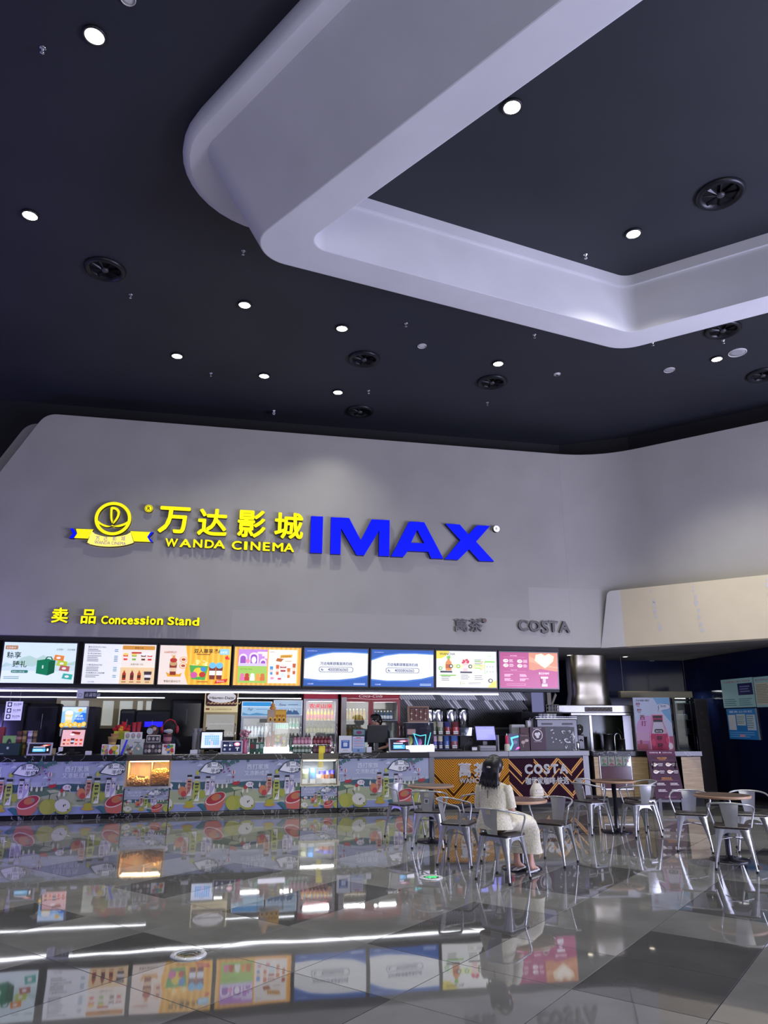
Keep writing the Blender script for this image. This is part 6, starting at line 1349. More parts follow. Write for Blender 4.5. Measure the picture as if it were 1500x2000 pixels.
# coffee machine behind the coffee board
q = BOX(1046, 1404, 1126, 1440, .34); w_ = q[1] - q[0]; H_ = q[3] - 1.035; t = thing('coffee_machine', 'black espresso machine behind the coffee board', 'coffee machine', WP(q[0], .28, 1.035), ANG)
MB().bbox(0, w_, 0, .32, .0, H_, mat('machine_black', (.016, .014, .020), .3), .02).build('body', t); MB().box(0, w_, .02, .3, H_, H_ + .01, STEEL).build('cup_tray', t); MB().tube([(0, .02, H_ + .04), (w_, .02, H_ + .04)], .006, CHROME, 6).build('cup_rail', t)
for k in (0, 1): MB().bbox(w_ * (.12 + .5 * k), w_ * (.38 + .5 * k), -.006, .0, H_ - .12, H_ - .08, pm('#55555c'), .003).build('badge', t)
for k in range(3): MB().tube([(w_ * (.2 + .3 * k), .0, H_ * .5), (w_ * (.2 + .3 * k), -.035, H_ * .48)], .014, BLACK, 8).build('group_handle', t)
gl = mat('clear_cup', (.75, .78, .78), .12, alpha=.55)
for k in range(5): cs = MB().lathe([(.03, 0), (.042, .09), (.04, .09), (.001, .01)], gl if k != 2 else pm('#d8d8d4'), 12).build('glass_cup', None, WP(q[0] + .16 + k * .078, .43, 1.035 + H_ + .0105), ANG, label=ORD[k] + ' cup from the left on top of the espresso machine', cat='cup', group='cups on the espresso machine')
q = BOX(1106, 1402, 1124, 1428, .24); t = thing('coffee_grinder', 'black round coffee grinder hopper at the right of the machine', 'grinder', WP(q[1] + .15, .44, 1.035), ANG); MB().bbox(-.08, .08, -.1, .12, 0, .3, BLACK, .02).build('body', t); MB().lathe([(.05, .3), (.10, .36), (.105, .46), (.06, .5), (.001, .5)], mat('smoked_hopper', (.03, .03, .028), .15), 20).build('hopper', t); MB().tube([(.0, -.1, .2), (.0, -.16, .18)], .015, CHROME, 8).build('spout', t)
for k, (x, lab) in enumerate(((1127, 'tall bright steel milk jug right of the coffee board'), (1133, 'smaller bright steel milk jug at the counter end'))): s_ = SZ(x, 1440, .3); MB().lathe([(.04, 0), (.045, .02), (.038, .12 - k * .02), (.042, .16 - k * .03), (.001, .15 - k * .03)], CHROME, 16).build('milk_jug', None, WP(s_[0], .3 + .12 * k, 1.035), ANG, label=lab, cat='jug')
for k, (x0, y0, x1, lab) in enumerate(((1029, 1407, 1038, 'small white dispenser left of the espresso machine'), (1038.5, 1404, 1048, 'white dispenser touching the espresso machine'))): 
    q = BOX(x0, y0, x1, 1430, .5); o = MB().bbox(0, q[1] - q[0], 0, .12, 0, q[3] - 1.035, WHITE, .01).build('dispenser', None, WP(q[0], .45, 1.035), ANG, label=lab, cat='dispenser'); MB().tube([((q[1] - q[0]) / 2, .03, q[3] - 1.035), ((q[1] - q[0]) / 2, .03, q[3] - 1.0), ((q[1] - q[0]) / 2, -.03, q[3] - .99)], .008, CHROME, 6).build('pump', o)
q = BOX(997, 1415, 1024, 1434, .5); o = MB().bbox(0, q[1] - q[0], 0, .14, 0, q[3] - 1.035, pm('#c0c2c2'), .015).build('ice_machine', None, WP(q[0], .44, 1.035), ANG, label='white kitchen machine with a black dial left of the coffee board', cat='machine'); MB().lathe([(.03, 0), (.03, .03), (.001, .03)], BLACK, 12).build('dial', o, (q[1] - q[0] - .09, -.001, .16)); o.children[0].rotation_euler = (radians(90), 0, 0)
q = BOX(1067, 1376, 1091, 1391, 1.2); t = thing('bread_crate', 'beige slotted crate above the espresso machine', 'crate', WP(q[0], 1.2, q[2]), ANG); w_ = q[1] - q[0]; h_ = q[3] - q[2]; BG = pm('#8a8468')
MB().box(0, w_, 0, .2, 0, .01, BG).build('bottom', t)
for i in range(5): MB().box(i * w_ / 4 - (.01 if i else 0), i * w_ / 4 + .01, 0, .012, .01, h_, BG).build('slat', t)
for z in (.01, h_ / 2, h_ - .012): MB().box(0, w_, .012, .02, z, z + .014, BG).build('rail', t)
q2_ = q
t = thing('kitchen_shelf', 'dark shelf unit under the beige crate', 'shelf', WP(q[0] - .6, 1.15, 0), ANG); MB().box(0, 1.15, 0, .28, q[2] - .03, q[2], MATTEB).build('board', t)
for x in (0, 1.11): MB().box(x, x + .04, 0, .28, 0, q[2] - .03, MATTEB).build('side', t)
MB().box(.04, 1.11, .24, .28, 0, q[2] - .03, MATTEB).build('back', t)
# grey bracket post under screens' right end
q = BOX(1069, 1353, 1088, 1376, .9); t = thing('bracket', 'beige angled ceiling bracket right of the tiled wall', 'bracket', WP(q[0], .9, q[2]), ANG); w_ = q[1] - q[0]; h_ = 3.07 - q[2]; BR = mat('bracket_beige', (.24, .21, .16), .6)
MB().box(0, w_ * .4, 0, .05, 0, h_, BR).build('upright', t); MB().prism([(w_ * .4, .02), (w_ * .55, 0), (w_, .2), (w_ * .85, .24)], 0, .05, BR).build('brace', t)

# ================================================================== RIGHT-HAND CORNER
YW = 15.02
def AX(x, y, Y): p = ATY(x, y, Y); return p.x, p.z
def AB(x0, y0, x1, y1, Y):
    a = AX(x0, (y0 + y1) / 2, Y)[0]; b = AX(x1, (y0 + y1) / 2, Y)[0]; c = AX((x0 + x1) / 2, y0, Y)[1]; d = AX((x0 + x1) / 2, y1, Y)[1]
    return a, b, d, c
def woodmat(name, c1, c2, sc=1.0):
    m = bpy.data.materials.new(name); m.use_nodes = True; nt = m.node_tree; p = nt.nodes['Principled BSDF']
    tc = nt.nodes.new('ShaderNodeTexCoord'); mp = nt.nodes.new('ShaderNodeMapping'); mp.inputs['Scale'].default_value = (1.2 * sc, 1.2 * sc, 14 * sc); n = nt.nodes.new('ShaderNodeTexNoise'); n.inputs['Scale'].default_value = 2.5; n.inputs['Detail'].default_value = 6
    nt.links.new(tc.outputs['Object'], mp.inputs[0]); nt.links.new(mp.outputs[0], n.inputs['Vector']); r = nt.nodes.new('ShaderNodeValToRGB'); r.color_ramp.elements[0].position = .32; r.color_ramp.elements[1].position = .7
    r.color_ramp.elements[0].color = (*c1, 1); r.color_ramp.elements[1].color = (*c2, 1); nt.links.new(n.outputs['Fac'], r.inputs['Fac']); nt.links.new(r.outputs['Color'], p.inputs['Base Color']); p.inputs['Roughness'].default_value = .42
    return m
OAK = woodmat('oak_veneer', (.34, .23, .11), (.56, .41, .22))
x0_, x1_ = 4.16, AX(1370, 1500, YW)[0]
t = thing('counter_unit', 'oak fronted counter with a black marble top at the right', 'counter', (x0_, YW, 0)); W_ = x1_ - x0_
MB().box(0, W_, .012, .62, .16, .93, CARC).build('carcass', t); MB().bbox(-.02, W_ + .04, -.03, .65, .93, 1.03, MARB, .008).build('worktop', t); MB().box(0, W_, .03, .6, 0, .16, MATTEB).build('plinth', t)
va, vb = AX(1171, 1500, YW)[0] - x0_, AX(1233, 1500, YW)[0] - x0_
for a, b in ((0.0, va - .01), (vb + .01, vb + .33), (vb + .35, vb + 1.0), (AX(1322, 1500, YW)[0] - x0_, W_)): 
    if b > a: MB().box(a, b, -.012, .012, .17, .92, OAK).build('panel', t)
MB().box(va, vb, -.012, .012, .17, .30, OAK).build('panel', t)
# vitrine in the oak counter
vt = thing('tea_vitrine', 'small glazed vitrine of printed tea boxes in the oak counter', 'vitrine', (x0_ + va, YW, 0)); vw = vb - va
MB().box(0, vw, -.03, -.004, .31, .33, STEEL).box(0, .012, -.03, -.004, .33, .99, STEEL).box(vw - .012, vw, -.03, -.004, .33, .99, STEEL).build('frame', vt); MB().box(.012, vw - .012, -.02, -.012, .33, .74, mat('maroon_glass', (.09, .035, .045), .12)).build('lower_pane', vt); MB().box(.012, vw - .012, -.035, -.031, .74, .99, GLASS).build('upper_pane', vt)
for k in range(4):
    bw = (vw - .03) / 4; o = MB().bbox(0, bw - .008, 0, .014, 0, .24, pm('#a8a894'), .003).build('tea_box', None, (x0_ + va + .015 + k * bw, YW - .028, .745), 0, label=ORD[k] + ' printed tea box from the left in the vitrine', cat='tea box', group='tea boxes'); P = Print(bw - .008, .24, 0, y=-.0008)
    P.rect(.04, .03, .96, .97, '#b8bca4'); P.poly([(.1, .05), (.5, .3), (.9, .1), (.9, .05)], ('#5a8a54', '#a85a54', '#6a8a4a', '#4a7a54')[k]); P.ell(.4, .45, .2, .15, '#7a9a6a'); P.rect(.2, .7, .34, .9, '#4a4a44'); P.text('萬茶', .4, .72, .14, '#3a3a34'); P.ell(.7, .4, .12, .1, '#c87a6a'); P.build('front_print', o)
# maroon leaning menu board
bt, bb = 14.70, 14.42; pT = AB(1262, 1460, 1318.5, 1465.6, bt); pB = AB(1281, 1562, 1337, 1566, bb)
t = thing('menu_easel', 'leaning maroon coffee menu board on the floor', 'menu board', ((pB[0] + pT[0]) / 2, bb, 0)); zb_, zt_ = pB[3], pT[2]; bw = ((pB[1] - pB[0]) + (pT[1] - pT[0])) / 2; LN = hypot(zt_ - zb_, bt - bb)
s_ = MB().box(0, bw, 0, .025, 0, LN, BLACK).build('board', t, (0, 0, zb_)); s_.rotation_euler = (-atan2(bt - bb, zt_ - zb_), 0, 0)
P = Print(bw, LN, 0, y=-.001, step=.0008); P.rect(.0, .0, 1, 1, '#44203a'); P.rect(0, .9, 1, 1, '#5c2244'); P.text('咖世家咖啡·快选', .1, .94, .032, '#f0e6ea', width=.3); P.ell(.47, .952, .025, .014, '#f0e6ea'); P.text('COSTA COFFEE', .56, .94, .032, '#f0e6ea', width=.33)
P.text('咖啡大师推荐', .5, .825, .034, '#e8a050', 'c', bold=.01); P.rect(.1, .79, .9, .794, '#8a5a78'); P.rect(.38, .80, .62, .807, '#e8a050')
for x, z in ((.18, .70), (.66, .70), (.18, .55), (.66, .55)): P.ell(x, z, .085, .038, '#f2ece8'); P.ell(x + .1, z + .006, .03, .016, '#f2ece8'); P.ell(x, z + .012, .06, .018, '#d8b8a0'); P.text('拿铁咖啡', x + .14, z + .002, .032, '#f4eef0', bold=.01, width=.16); P.rect(x + .14, z - .028, x + .28, z - .014, '#d0c0ca')
P.text('经典冰饮礼品', .5, .41, .034, '#e8a050', 'c', bold=.01); P.rect(.1, .375, .9, .379, '#8a5a78'); P.rect(.3, .386, .7, .392, '#e8a050')
for x, z in ((.12, .30), (.58, .30), (.12, .17), (.58, .17)): P.text('冰拿铁咖啡', x, z, .034, '#f4eef0', bold=.01, width=.26); P.rect(x, z - .02, x + .3, z - .008, '#d0c0ca')
P.rect(.3, .04, .7, .05, '#8a5a78'); P.build('print', s_)
for x in (.06, bw - .06): MB().tube([(x, .12, zt_ - .2), (x, .5, .0)], .012, BLACK, 6).build('back_leg', t); MB().box(x - .03, x + .03, -.03, .06, 0, zb_ + .02, BLACK).build('front_foot', t)
MB().box(0, bw, -.02, .03, zb_ - .04, zb_, BLACK).build('ledge', t)
# strawberry drink poster
YP = 16.3; q = AB(1237.5, 1363, 1306.5, 1470, YP); w_, zt_ = AX(1312, 1415, YP)[0] - AX(1241, 1415, YP)[0], q[3]; zb_ = .75
t = thing('poster_stand', 'tall pink poster stand with a strawberry drink bottle', 'poster', (AX(1241, 1415, YP)[0], YP, 0)); PH = zt_ - zb_
MB().box(-.01, w_ + .01, 0, .02, zb_ - .01, zt_ + .01, pm('#b8b8bc')).build('board', t); MB().box(w_ * .4, w_ * .6, .02, .05, 0, zt_ - .3, BLACK).build('pole', t); MB().bbox(0, w_, -.15, .2, 0, .03, BLACK, .008).build('base', t)
P = Print(w_, PH, .06, y=-.001, step=.0008); P.rect(0, 0, 1, 1, '#c9d2e4'); P.poly([(.55, 1), (1, 1), (1, .6), (.8, .75)], '#7fb4d8'); P.ell(.8, .88, .14, .03, '#f0f4fa'); P.ell(.36, .50, .35, .22, '#d7a4cc'); P.rect(0, 0, .6, .45, '#d8a8c4'); P.rect(0, 0, 1, .33, '#c27aa4'); P.rect(.0, .05, .3, .28, '#b85a6a'); P.rect(.08, .28, .14, .34, '#a84a54'); P.rect(.8, .1, 1, .4, '#c05a78')
P.text('万达电影×西打', .06, .945, .035, '#3a3a50', bold=.004)
for k, ch in enumerate('莓莓'): P.text(ch, .05 + .02 * k, .85 - k * .095, .085, '#8a1c48', bold=.012)
for k, ch in enumerate('西打'): P.text(ch, .14 + .02 * k, .66 - k * .095, .085, '#8a1c48', bold=.012)
for c, k in (('#2a3a54', 1), ('#d4dae8', .93)): P.poly([(.66, .78)] + [(.84 + .17 * k * cos(a_), .86 + .05 * k * sin(a_)) for a_ in [3.6 - i * .38 for i in range(15)]], c)
P.text('鲜榨', .74, .85, .045, '#2a3a54')
for c, k in (('#e8a8c8', 1.0), ('#c2305c', .88)): P.poly([(.62 - .26 * k, .0), (.62 + .26 * k, .0), (.62 + .27 * k, .40), (.62 + .2 * k, .53), (.62 + .15 * k, .62), (.62 + .16 * k, .74 * (.98 if k < 1 else 1)), (.62 - .16 * k, .74 * (.98 if k < 1 else 1)), (.62 - .15 * k, .62), (.62 - .2 * k, .53), (.62 - .27 * k, .40)], c)
P.poly([(.42, .44), (.82, .44), (.77, .56), (.74, .62), (.5, .62), (.47, .56)], '#d9d0dc'); P.rect(.5, .62, .74, .66, '#33333a'); P.rect(.5, .68, .74, .72, '#33333a'); P.rrect(.5, .45, .74, .51, .04, '#2a2024'); P.text('西打酒', .53, .463, .035, '#f0e8ec', bold=.01)
for k, ch in enumerate('莓莓西打'): P.text(ch, .54, .32 - k * .11, .1, '#2a1018', bold=.015)
P.ell(.44, .3, .06, .06, '#e0486a'); P.ell(.82, .34, .05, .05, '#e0486a'); P.ell(.8, .48, .05, .03, '#e8b0c4'); P.ell(.9, .25, .06, .05, '#f4ecf0'); P.build('print', t, (0, 0, zb_))
# cream beam, steel hood, duct, door
CB = mat('cream_beam', hexc('#a8a284'), .6)
q = AB(1212, 1350, 1353, 1363, 17.2); MB().bbox(q[0], q[1], 17.2, 17.4, q[2], q[3], CB, .015).build('roller_housing', label='cream roller housing above the strawberry poster', cat='housing'); MB().box(q[0] + .1, q[0] + .112, 17.29, 17.30, q[3], 3.07, BLACK).build('hanger', COL.objects['roller_housing']); MB().box(q[1] - .112, q[1] - .1, 17.29, 17.30, q[3], 3.07, BLACK).build('hanger', COL.objects['roller_housing'])
q = AB(1088, 1381, 1238, 1392, 16.6); t = thing('extractor_hood', 'long stainless extractor hood above the open kitchen', 'hood', (q[0], 16.6, 0)); w_ = q[1] - q[0]
MB().bbox(0, w_, 0, .9, q[2], q[3] + .04, STEEL, .01).build('canopy', t); MB().bbox(-.02, w_ + .02, -.03, .93, q[2] - .06, q[2], STEEL, .008).build('lip', t); MB().box(w_ * .36, w_ * .72, -.006, 0, q[2] + .02, q[3] + .0, mat('sooty_plate', (.05, .04, .03), .4)).build('name_plate', t)
mb = MB()
for k in range(6): mb.tube([(w_ * (.40 + k * .05), -.01, q[2] + .05), (w_ * (.42 + k * .05), -.012, q[3] - .03), (w_ * (.445 + k * .05), -.01, q[2] + .05)], .008, mat('rust_script', (.25, .14, .07), .4), 5)
mb.build('name_script', t)
for x in (.0, w_ * .42, w_ - .05): MB().box(x, x + .05, .06, .11, .9505, q[2] - .06, STEEL).build('post', t)
kit = thing('kitchen_bench', 'stainless kitchen bench under the extractor hood', 'bench', (q[0], 16.65, 0)); MB().box(0, w_, .02, .8, .1, .9, mat('kitchen_dark', (.03, .033, .032), .35, .5)).build('body', kit); MB().bbox(-.01, w_ + .01, 0, .82, .9, .95, STEEL, .005).build('worktop', kit); MB().box(0, w_, .78, .82, .95, 1.75, mat('splashback', (.06, .065, .062), .2, .8)).build('splashback', kit)
for k, (x, r, h_, lab) in enumerate(((.35, .09, .34, 'dark tall kitchen pot left of the post'), (.62, .11, .3, 'wide steel kitchen pot under the hood'), (1.2, .10, .36, 'steel kitchen canister right of the post'), (1.5, .08, .25, 'small steel kitchen pot near the poster'))): o = MB().lathe([(r, 0), (r, h_), (r * 1.04, h_), (r * 1.04, h_ + .015), (.001, h_ + .02)], STEEL if k else mat('pot_black', (.02, .02, .02), .3), 18).build('kitchen_pot', None, (q[0] + x, 17.0, .95), 0, label=lab, cat='pot'); MB().ball((0, 0, h_ + .035), .02, BLACK, 8, 5).build('knob', o)
t = thing('faucet', 'curved steel kitchen faucet beside the poster', 'faucet', (q[0] + w_ * .78, 16.95, .95)); MB().tube(bzc([(0, 0, 0), (0, 0, .3), (.05, 0, .38), (.12, 0, .36), (.14, 0, .25)], 5), .012, CHROME, 8).build('spout', t); MB().lathe([(.03, 0), (.03, .03), (.001, .03)], CHROME, 12).build('base', t)
MB().tube(bzc([(.1, .02, .5), (.2, .0, .3), (.15, -.02, .1), (.05, -.02, .05)], 5), .008, BLACK, 6).build('hose', t)
q = AB(1118, 1284, 1187, 1380, 16.9); t = thing('exhaust_duct', 'wide crumpled stainless exhaust duct rising to the soffit', 'duct', (q[0], 16.9, 0)); w_ = q[1] - q[0]; rings = []
random.seed(11)
for k in range(9):
    z = q[2] + (3.07 - q[2]) * k / 8; wv = .05 * sin(k * 1.3); fl_ = .06 * max(0, 1 - k / 2) ; rr = []
    for j in range(16):
        u = j / 16
        if j < 6: x = -fl_ + (w_ + 2 * fl_) * j / 5; y = (-.03 if j % 2 else .04) * (1 if 0 < j < 5 else 0) + wv * .4 + random.uniform(-.015, .015)
        elif j < 8: x = w_ + fl_ + random.uniform(-.01, .01); y = .15 * (j - 5)
        elif j < 14: x = w_ + fl_ - (w_ + 2 * fl_) * (j - 8) / 5; y = .5
        else: x = -fl_; y = .5 - .17 * (j - 13)
        rr.append((x, y, z))
    rings.append(rr)
MB().loft(rings, mat('crumpled_steel', (.30, .275, .21), .36, 1.0), False, True).build('duct_skin', t); MB().box(-.09, w_ + .09, -.05, .55, q[2] - .03, q[2], STEEL).build('collar', t)
# navy back walls
MB().box(4.0, 7.62, 18.5, 18.6, 0, 3.075, NAVY).build('wall_navy_back', kind='structure', label='dark navy gloss wall behind the open kitchen')
NA, NB = Vector((7.55, 18.5)), Vector((8.45, 11.4)); nd = (NB - NA).normalized(); nl = (NB - NA).length; na = atan2(nd.y, nd.x)
wn = MB().box(0, nl, .0, .1, 0, 3.075, mat('navy_backing', (.006, .008, .02), .5)).build('wall_navy_side', None, (NA.x, NA.y, 0), na, kind='structure', label='dark navy glass wall at the right edge')
k = 0; x = .0
while x < nl - .1:
    pw = min(1.0, nl - x); MB().box(x + .004, x + pw - .004, -.012, .0, .1, 3.07, NAVY).build('glass_panel', wn); x += pw
def onwall(x, y):
    r = ray(x, y); nn = Vector((-nd.y, nd.x)); t_ = (NA.dot(nn)) / (r.x * nn.x + r.y * nn.y); p = r * t_; return (Vector((p.x, p.y)) - NA).dot(nd), CAM_H + r.z * t_
def wallposter(x0, y0, x1, y1, lab, fn, off=-.03):
    a = onwall(x0, (y0 + y1) / 2); b = onwall(x1, (y0 + y1) / 2); zt = onwall((x0 + x1) / 2, y0)[1]; zb_ = onwall((x0 + x1) / 2, y1)[1]
    p = NA + nd * a[0]; t = thing('wall_poster', lab, 'poster', (p.x, p.y, zb_), na); w_ = b[0] - a[0]; h_ = zt - zb_
    MB().box(0, w_, off, -.013, 0, h_, pm('#a8b4b8')).build('board', t); P = Print(w_, h_, .12, y=off - .001, step=.0008); fn(P); P.build('print', t)
def wp1(P): P.rect(0, 0, 1, 1, '#9cc4c4'); P.text('万达影城上映公示信息', .08, .87, .07, '#a84a54', bold=.006, width=.84); P.rect(.52, .42, .97, .82, '#2a2c58'); P.lines(.58, .5, .9, .75, 3, '#7a80b0'); P.lines(.05, .05, .45, .32, 4, '#5a8a8c'); P.lines(.52, .05, .95, .32, 4, '#6a9496')
def wp2(P): P.rect(0, 0, 1, 1, '#9cc4c4'); P.text('影厅须知公示', .1, .87, .07, '#a84a54', bold=.006, width=.8); P.rect(.06, .08, .96, .8, '#c8c4b0'); P.lines(.1, .12, .92, .76, 12, '#8a8a78')
def wp3(P): P.rect(0, 0, 1, 1, '#2f7fc0'); P.text('服务公示栏', .1, .87, .08, '#dcecf8', bold=.006, width=.8); P.rect(.04, .3, .3, .8, '#d8dcdc'); P.rect(.34, .45, .64, .82, '#c4d4d0'); P.rect(.68, .3, .97, .8, '#bcd0d4'); P.lines(.36, .5, .62, .78, 5, '#8a9a98'); P.lines(.7, .35, .94, .78, 6, '#7a94a0'); P.lines(.06, .05, .94, .26, 3, '#6ab0e0'); P.rect(.4, .08, .58, .16, '#e0a0a8')
wallposter(1413, 1325, 1476, 1382, 'pale teal notice poster with a navy square at the right', wp1); wallposter(1477, 1321, 1512, 1381, 'pale teal rules poster cut by the right picture edge', wp2); wallposter(1426, 1384, 1483, 1444, 'bright blue notice poster below the teal one', wp3, -.05)
# door with glazing and steel shelving behind
q = AB(1318, 1365, 1364, 1466, 17.6); t = thing('door_1', 'narrow glazed black door in front of steel shelving', None, (q[0], 17.6, 0)); t['kind'] = 'structure'; w_ = q[1] - q[0]; H_ = q[3]
MB().box(0, .05, 0, .06, 0, H_, BLACK).box(w_ - .05, w_, 0, .06, 0, H_, BLACK).box(.05, w_ - .05, 0, .06, H_ - .05, H_, BLACK).box(.05, w_ - .05, 0, .06, 0, .2, BLACK).build('door_frame', t); MB().box(.05, w_ - .05, .02, .03, .2, H_ - .05, TINTG).build('pane', t); MB().tube([(w_ - .08, -.03, .95), (w_ - .08, -.03, 1.25)], .01, CHROME, 6).build('door_handle', t)
t = thing('steel_shelving', 'stainless shelving with trays behind the glazed door', 'shelving', (q[0] + .05, 17.75, 0)); 
for x in (.02, w_ - .12): 
    for y in (0, .4): MB().tube([(x, y, 0), (x, y, 2.2)], .015, STEEL, 8).build('post', t)
for z in (.5, .9, 1.3, 1.62, 2.0): MB().box(0, w_ - .1, 0, .42, z, z + .02, STEEL).build('shelf', t); MB().bbox(.08, w_ - .2, .04, .36, z + .021, z + .14, mat('tray_pale', (.55, .56, .54), .4), .01).build('tray', t)
lamp(t, (w_ / 2, -.06, 2.3), .3, .2, 5)
q = AB(1362, 1365, 1386, 1466, 17.3); t = thing('standing_banner', 'dark brown standing banner right of the glazed door', 'banner', (q[0], 17.3, 0)); w_ = q[1] - q[0]; MB().box(0, w_, 0, .03, .05, q[3], mat('banner_brown', (.022, .016, .018), .4)).build('panel', t); MB().bbox(-.02, w_ + .02, -.12, .15, 0, .05, BLACK, .01).build('base', t)
P = Print(w_, q[3], 0, y=-.001); P.rect(.02, .04, .98, .98, '#241c20'); [P.text(ch, .3, .82 - .09 * k, .055, '#4a3438') for k, ch in enumerate('莓莓西打')]; P.build('print', t)
# soffit downlights of the corner
for k, (x, y, lab) in enumerate(((1112, 1279.5, 'small lit soffit downlight left of the duct'), (1221, 1282.5, 'small lit soffit downlight right of the duct'), (1412, 1287, 'small lit soffit downlight at the right'), (1272, 1291, 'small lit soffit downlight near the back edge'))):
    p = FL(x, y, 3.07); t = thing('soffit_light', lab, 'downlight', (p.x, p.y, 3.065), group='soffit downlights'); MB().lathe([(.06, .008), (.078, .008), (.08, 0), (.06, -.004), (.058, .008)], WHITE, 20).build('rim', t); MB().lathe([(.001, .0), (.058, .0), (.058, .006), (.001, .006)], mat('warm_lens', (1, .9, .7), .4, emit=5), 20).build('lens', t); spot((p.x, p.y, 3.05), 14, (1, .86, .62), 1.7, .8, .05)
# ================================================================== CAFE TABLES AND CHAIRS
CHM = mat('silver_powder_steel', (.47, .48, .48), .30, .55, noise=.06, nscale=14)
SEATM = woodmat('dark_stained_seat', (.012, .008, .007), (.035, .022, .018), 2)
RUB = mat('black_rubber', (.012, .012, .012), .7)
def make_chair():
    t = thing('metal_armchair', 'x', 'chair')
    T, Fo, zt = .158, .200, .425
    for sx in (-1, 1):
        for sy in (-1, 1):
            mb = MB(); R = []
            for k in range(7):
                u = k / 6; z = zt - (zt - .02) * u; c = T + (Fo - T) * u; wd = .078 * (1 - u) ** 1.6 + .015
                # angle section: outer corner follows (c,c); wings reach inwards
                R.append([(sx * (c + .012), sy * (c + .012), z), (sx * (c + .012 - wd), sy * (c + .012), z), (sx * (c + .010 - wd * .8), sy * (c + .012 - .012), z), (sx * (c - .004), sy * (c - .004), z), (sx * (c + .0), sy * (c + .010 - wd * .8), z), (sx * (c + .012), sy * (c + .012 - wd), z)][::(1 if sx * sy > 0 else -1)])
            mb.loft(R[::-1], CHM, True, True); o = mb.build('leg', t)
            MB().lathe([(.014, 0), (.016, .008), (.013, .026), (.001, .026)], RUB, 8, (sx * (Fo + .004), sy * (Fo + .004), 0)).build('foot_cap', o)
    for a in range(4):                                  # arched aprons
        mb = MB(); d = Vector((cos(a * pi / 2), sin(a * pi / 2))); e = Vector((-d.y, d.x)); V = []; n = 14
        for k in range(n + 1):
            x = -T + 2 * T * k / n; u = abs(2 * k / n - 1); zb_ = .395 - .155 * u ** 3.2; sl = (zt - zb_) / zt * (Fo - T)
            p = d * (T + .012) + e * x; q_ = d * (T + .012 + sl) + e * x * (1 + .25 * u * (zt - zb_)); V += [(p.x, p.y, zt), (q_.x, q_.y, zb_)]
        mb.add(V, [(2 * k, 2 * k + 1, 2 * k + 3, 2 * k + 2) for k in range(n)], CHM, True); V2 = [(x - d.x * .004, y - d.y * .004, z) for x, y, z in V]; mb.add(V2, [(2 * k + 2, 2 * k + 3, 2 * k + 1, 2 * k) for k in range(n)], CHM, True)
        mb.build('apron', t)
    outl = rounded([(-.185, -.175), (.185, -.175), (.20, .175), (-.20, .175)], .05, 5)
    MB().slab([(x * .96, y * .96) for x, y in outl], zt - .004, zt + .006, CHM).build('seat_pan', t)
    n = len(outl); R = [[(x * k, y * k, z) for x, y in outl] for k, z in ((.97, zt + .006), (1, zt + .012), (1, zt + .024), (.95, zt + .030))]
    MB().loft(R, SEATM, True, False).build('seat', t)
    # splat
    V = []; m_ = 6
    for k in range(m_ + 1):
        u = k / m_; z = .452 + .25 * u; hw = .062 + .036 * u; y = -.178 - .062 * u - .01 * sin(u * pi)
        for j in range(5): x = -hw + 2 * hw * j / 4; V.append((x, y + .018 * (x / .1) ** 2, z))
    mb = MB(); F = [(k * 5 + j, k * 5 + j + 1, (k + 1) * 5 + j + 1, (k + 1) * 5 + j) for k in range(m_) for j in range(4)]; mb.add(V, [f[::-1] for f in F], CHM, True); mb.add([(x, y - .004, z) for x, y, z in V], F, CHM, True)
    mb.build('back_splat', t)
    pts = [(.192, .075, .43), (.215, .085, .52), (.238, .09, .60), (.243, .075, .638), (.240, .03, .650), (.232, -.06, .668), (.205, -.15, .688), (.15, -.212, .70), (.075, -.238, .706), (0, -.243, .708)]
    pts = bzc(pts, 3); full = pts + [(-x, y, z) for x, y, z in pts[::-1][1:]]
    MB().tube(full, .0105, CHM, 8).build('arm_rail', t)
    for s_ in (-1, 1): MB().tube([(s_ * .165, .165, .31), (0, 0, .33), (-s_ * .165, -.165, .31)], .006, CHM, 6).build('stretcher', t)
    return t
ch0 = make_chair(); used = [False]
def chair(x, y, fx, fy, lab):
    a = atan2(fy, fx) - pi / 2
    if not used[0]: used[0] = True; ch0.location = (x, y, 0); ch0.rotation_euler = (0, 0, a); ch0['label'] = lab; ch0['group'] = 'silver cafe armchairs'; return ch0
    return dup(ch0, (x, y, 0), a, lab, 'silver cafe armchairs')
A_ = chair(.30, 11.18, .7, -.7, 'silver metal armchair left of the leftmost table')
B_ = chair(.60, 10.32, .17, .98, 'silver metal armchair with stickers on its back splat')
C_ = chair(.88, 9.15, .92, -.39, 'silver metal armchair left of the seated woman')
D_ = chair(1.25, 8.28, .65, .75, 'silver metal armchair the woman sits on')
E_ = chair(1.22, 10.35, -.85, .5, 'silver metal armchair half hidden behind the woman')
F_ = chair(1.99, 9.17, -.57, -.82, 'silver metal armchair facing the woman across her table')
G_ = chair(3.30, 12.12, .75, -.66, 'rear left silver armchair at the table by the oak counter')
H_c = chair(3.10, 11.55, .88, .47, 'front left silver armchair at the table by the oak counter')
I_c = chair(3.97, 11.90, -.97, -.2, 'rear right silver armchair at the table by the oak counter')
J_c = chair(3.73, 11.28, -.21, .98, 'front right silver armchair at the table by the oak counter')
K_c = chair(4.00, 10.06, -.36, -.93, 'silver armchair behind the rightmost table on its left')
L_c = chair(3.97, 8.85, .45, .89, 'silver armchair nearest the camera at the rightmost table')
M_c = chair(4.74, 9.98, -.36, -.93, 'silver armchair cut by the right picture edge')
